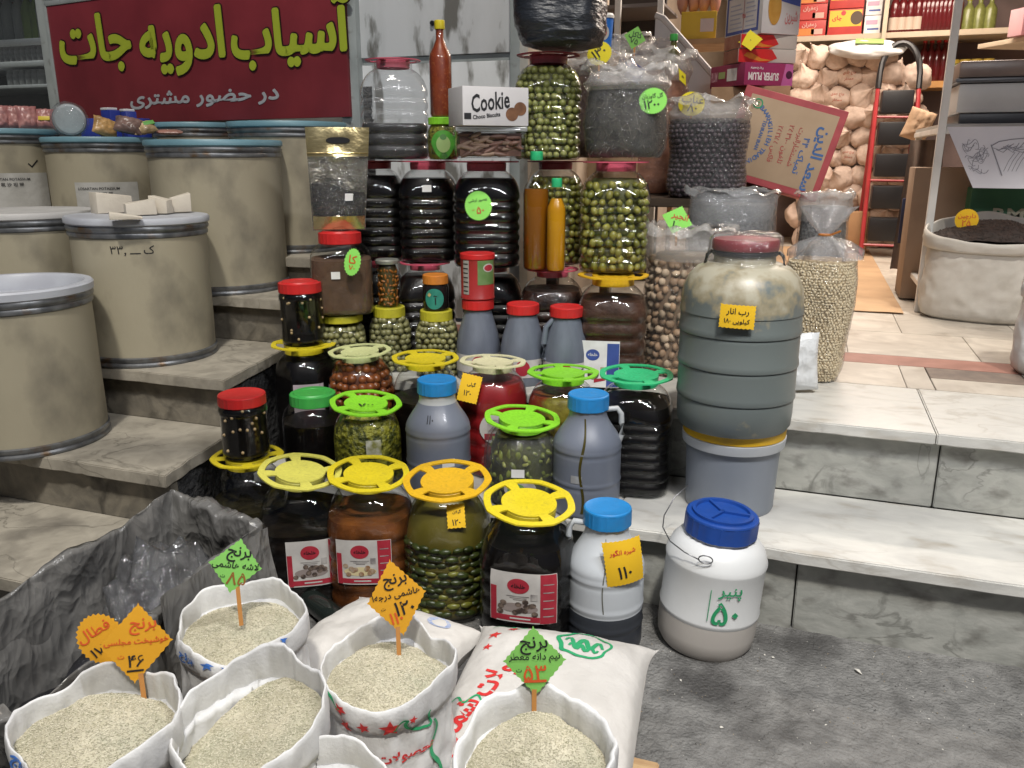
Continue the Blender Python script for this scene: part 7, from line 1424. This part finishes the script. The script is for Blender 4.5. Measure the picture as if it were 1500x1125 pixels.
# red step ladder with black treads
LD = thing('step_ladder', 'red framed step ladder with black treads and a black hoop handle', 'ladder', (0, 0, 0)); b0, b1_ = Zp(1262, 352, .51), Zp(1330, 352, .51); yb = 7.25; xl, xr_ = Yp(1263, 352, yb).x, Yp(1332, 352, yb).x; tl = Yp(1286, 130, yb+.55); trr = Yp(1346, 130, yb+.55)
LD.location = ((xl+xr_)/2, yb, .51); RP_ = pm('ladder_red', (.36, .03, .035), (.28, .022, .025), sc=8, rough=.35); zb0 = .51
L0, L1, R0, R1 = Vector((xl, yb, zb0)), tl, Vector((xr_, yb, zb0)), trr
for a, b in ((L0, L1), (R0, R1)): m = MB(); m.tube([a, b], .018, 8); at0(m.build('rail', RP_, LD), LD)
hp = [L1+(R1-L1)*(.5-.5*cos(k*pi/14))+Vector((0, .1*sin(k*pi/14), .36*sin(k*pi/14)**.7)) for k in range(15)]; m = MB(); m.tube(hp, .024, 8); at0(m.build('hoop_handle', BLACKP, LD), LD)
for k in range(5):
    tq = .16+k*.19; c = L0+(L1-L0)*tq; d = R0+(R1-R0)*tq; m = bevelbox(-(d-c).length/2+.035, (d-c).length/2-.035, -.04, .16, -.09, .09, .012); m.v = [tuple(Vector(v)+(c+d)/2) for v in m.v]; at0(m.build('tread', BLACKP, LD), LD)
    if k in (0, 2, 4): m = MB(); m.tube([c+Vector((0, -.05, -.12)), d+Vector((0, -.05, -.12))], .011, 6); at0(m.build('cross_bar', RP_, LD), LD)
for a, b in ((L0, L1), (R0, R1)): m = MB(); m.tube([a+Vector((0, .75, 0)), b+Vector((0, .06, -.1))], .018, 8); at0(m.build('rear_leg', RP_, LD), LD)
# counter with scale
CTY = 4.78; zc = Yp(1390, 187, CTY).z; xq = Yp(1352, 396, CTY).x; xp2 = Yp(1318, 424, 5.9).x
CT = thing('counter_frame', 'white metal counter frame with a tall post at the right of the shop', 'counter', (xq+.6, 5.3, .5)); q = .018
def bar(x0, x1, y0, y1, z0, z1, nm='bar'): at0(rslab(x0, x1, y0, y1, z0, z1, .003).build(nm, WHITE, CT), CT)
bar(xq-q, xq+q, CTY-q, CTY+q, .5, 2.9, 'post'); bar(xp2-q, xp2+q, 5.9-q, 5.9+q, .5, zc, 'post'); bar(xq+1.2, xq+1.2+2*q, CTY-q, CTY+q, .5, zc, 'post'); bar(xq+1.2, xq+1.2+2*q, 5.9-q, 5.9+q, .5, zc, 'post')
bar(xq+q+.001, xq+1.199, CTY-q+.002, CTY+q-.002, zc-.03, zc, 'rail'); bar(xq-q+.002, xq+q-.002, CTY+q+.001, 5.9-q-.001, zc-.03, zc, 'rail'); bar(xq-q+.002, xq+q-.002, CTY+q+.001, 5.9-q-.001, .63, .66, 'rail')
at0(rslab(xq-.01, xq+1.22, CTY+.001, 5.9, zc+.0005, zc+.018, .003).build('counter_top', pm('counter_board', (.4, .38, .36), rough=.5), CT), CT)
zk = zc+.019; x0 = Yp(1400, 150, CTY+.1).x; SCL = thing('weighing_scale', 'grey white bench scale with brown tinted tray on the counter', 'scale', (x0+.32, CTY+.28, zk), 0); zt4 = Yp(1440, 90, CTY+.1).z-zk
bevelbox(-.3, .34, -.2, .2, .0, .05, .008).build('dark_base', pm('scale_base', (.03, .032, .04), rough=.4), SCL); bevelbox(-.32, .36, -.22, .22, .052, .19, .012).build('body', pm('scale_body', (.5, .5, .5), (.44, .44, .44), sc=4, rough=.4), SCL); bevelbox(-.34, .38, -.24, .24, .193, .215, .008).build('plate', pm('scale_plate_edge', (.08, .085, .1), rough=.3), SCL); bevelbox(-.33, .37, -.23, .23, .2165, max(.25, zt4), .01).build('tray', pm('scale_tray', (.2, .15, .13), (.15, .11, .1), sc=4, rough=.3), SCL)
m = MB(); m.lathe([(.012, 0), (.012, .003)], 16, warp=lambda v: (v[0]+.14, -.2215-v[2], v[1]+.13)); m.build('round_badge', GREYINK, SCL)
# paper with pencil drawing hanging at the front
a, b = Yp(1387, 186, CTY-.03), Yp(1500, 186, CTY-.03); bl = Yp(1424, 275, CTY-.03); PP = thing('drawing_sheet', 'white paper with grey pencil sketches hung on the counter front', 'paper', (a.x, CTY-.03, a.z)); wd = .62; hh = a.z-bl.z
def pp(o):
    def f(u, v):                                    # u along the top, v downwards
        k = v/hh; return Vector((u+(bl.x-a.x)*k*(1-u/wd*.8), -.004-o+.012*sin(u*14+v*5)*k-.03*k*k, -v))
    return f
m = MB(); m.grid(20, 12, lambda u, v: pp(0)(u*wd, v*hh)); m.grid(20, 12, lambda u, v: pp(-.001)((1-u)*wd, v*hh)); m.build('sheet', pm('bluish_paper', (.64, .64, .7), (.58, .58, .64), sc=4, rough=.6), PP, sharp=180)
PEN = pm('pencil_grey', (.22, .22, .26), rough=.7)
def stroke(pts, w=.0016):
    F_ = pp(.0015); m = MB(); L_ = []
    for i, (u, v) in enumerate(pts):
        A, B_ = pts[max(0, i-1)], pts[min(len(pts)-1, i+1)]; dx, dy = B_[0]-A[0], B_[1]-A[1]; l = max(1e-6, sqrt(dx*dx+dy*dy)); L_ += [F_(u-dy/l*w, v+dx/l*w), F_(u+dy/l*w, v-dx/l*w)]
    m.add(L_, [(2*i, 2*i+1, 2*i+3, 2*i+2) for i in range(len(pts)-1)]); m.build('pencil_stroke', PEN, PP, smooth=False)
rr = random.Random(8)
for k in range(16):
    cx, cy = .085+rr.uniform(-.04, .04), .12+rr.uniform(-.07, .08); r1, r2_, ph = rr.uniform(.02, .05), rr.uniform(.01, .03), rr.uniform(0, 6); stroke([(cx+r1*cos(t_*.35+ph), cy+r2_*sin(t_*.35*1.0+ph*.5)+.01*sin(t_)) for t_ in range(rr.randint(7, 16))], .0013)
stroke([(.17, .085), (.172, .14), (.175, .23)], .003); stroke([(.17, .09), (.21, .07), (.27, .06), (.33, .055)], .0022)
for k in range(9): stroke([(.175+.012*k, .1+.01*sin(k)), (.2+.015*k, .11+.012*sin(k*2)), (.25+.012*k, .085+.015*sin(k*3))], .0015)
for k in range(4): stroke([(.19+.02*k, .21), (.23+.02*k, .16), (.27+.02*k, .12)], .0012)
# under the counter
t = carton('under_carton', 'plain brown carton standing under the counter', Vector((Yp(1395, 280, 5.25).x, 5.3, .51)), 0, .42, .3, .72, pm('dim_carton', (.3, .22, .16), (.25, .18, .13), sc=4, rough=.8))
t = carton('green_carton', 'green carton with pale lettering under the hanging paper', Vector((Yp(1470, 290, 5.0).x+.06, 5.12, .51)), 0, .42, .24, .62, pm('green_card', (.04, .16, .09), (.03, .12, .07), sc=5, rough=.6)); letter(t, 'RMF', pm('pale_letters', (.45, .45, .36), rough=.6), (.0, .49), w=.2, h=.06, bold=.03, mapper=flat(-.1225)); letter(t, 'رز', MATS['pale_letters'], (-.0, .4), w=.12, h=.05, bold=.03, mapper=flat(-.1225))
p = Yp(1352, 260, 5.6); t = thing('hanging_apron', 'brown grey cloth hanging beside the counter post with a blue patch', 'cloth', (p.x, p.y, .5)); zt5 = Yp(1352, 205, 5.6).z-.5; m = MB()
for s in (0, 1): m.grid(14, 16, lambda u, v: Vector((((u if s == 0 else 1-u)-.5)*.24*(1-.25*v), .02*sin((u if s == 0 else 1-u)*16)+.03*v-.012+.008*s, zt5*v+.12*(1-v))))
m.build('cloth', pm('taupe_cloth', (.25, .2, .17), (.18, .14, .12), sc=5, rough=.85, bump=.2), t, sharp=180); bevelbox(-.1, -.02, -.055, -.04, zt5*.32, zt5*.62, .006).build('blue_patch', pm('dark_blue_cloth', (.03, .04, .1), rough=.8), t)
p = Yp(1335, 205, 6.4); packet('paper_bag', 'crumpled tan paper bag hanging in front of the ladder', p, .09, .2, .05, pm('tan_paper', (.46, .31, .2), (.36, .23, .14), sc=6, rough=.8, bump=.3), .3, .1, 4, None, .3)['category'] = 'bag'
# big brown sack and white sack
ps = Zp(1422, 472, .5); cB = (ps.x+.07, ps.y+.16)
TEA = [pm('tea_dark', (.035, .02, .016), (.02, .012, .01), sc=30, rough=.7), pm('tea_brown', (.06, .035, .025), rough=.7), pm('tea_black', (.015, .01, .009), rough=.6)]
T, dc, _ = sack('big beige sack of dark brown tea with a rolled rim on the landing', cB, .235, .44, .40, 77, sx=1.12, sy=.85, z0=.5, cloth=CLOTHB, grain=TEA, n_gr=2500, pname='tea', gsize=(.006, .002), group=None, hump=.085, amp=.02, back=.06)
price_tag('round yellow tag standing in the sack of dark tea', Yp(1416, 322, cB[1]-.06), .054, .054, 'gold', [('دارچین', ORINK, 0, .3, .8), ('۲۵', ORINK, 0, -.3, .4)], 'round', lean=-.05, stick=.08)
pw = Zp(1515, 552, .5); T, dc, _ = sack('white sack at the right edge of the landing with only its side showing', (pw.x+.09, pw.y+.08), .14, .36, .3, 83, z0=.5, n_gr=300, group=None)
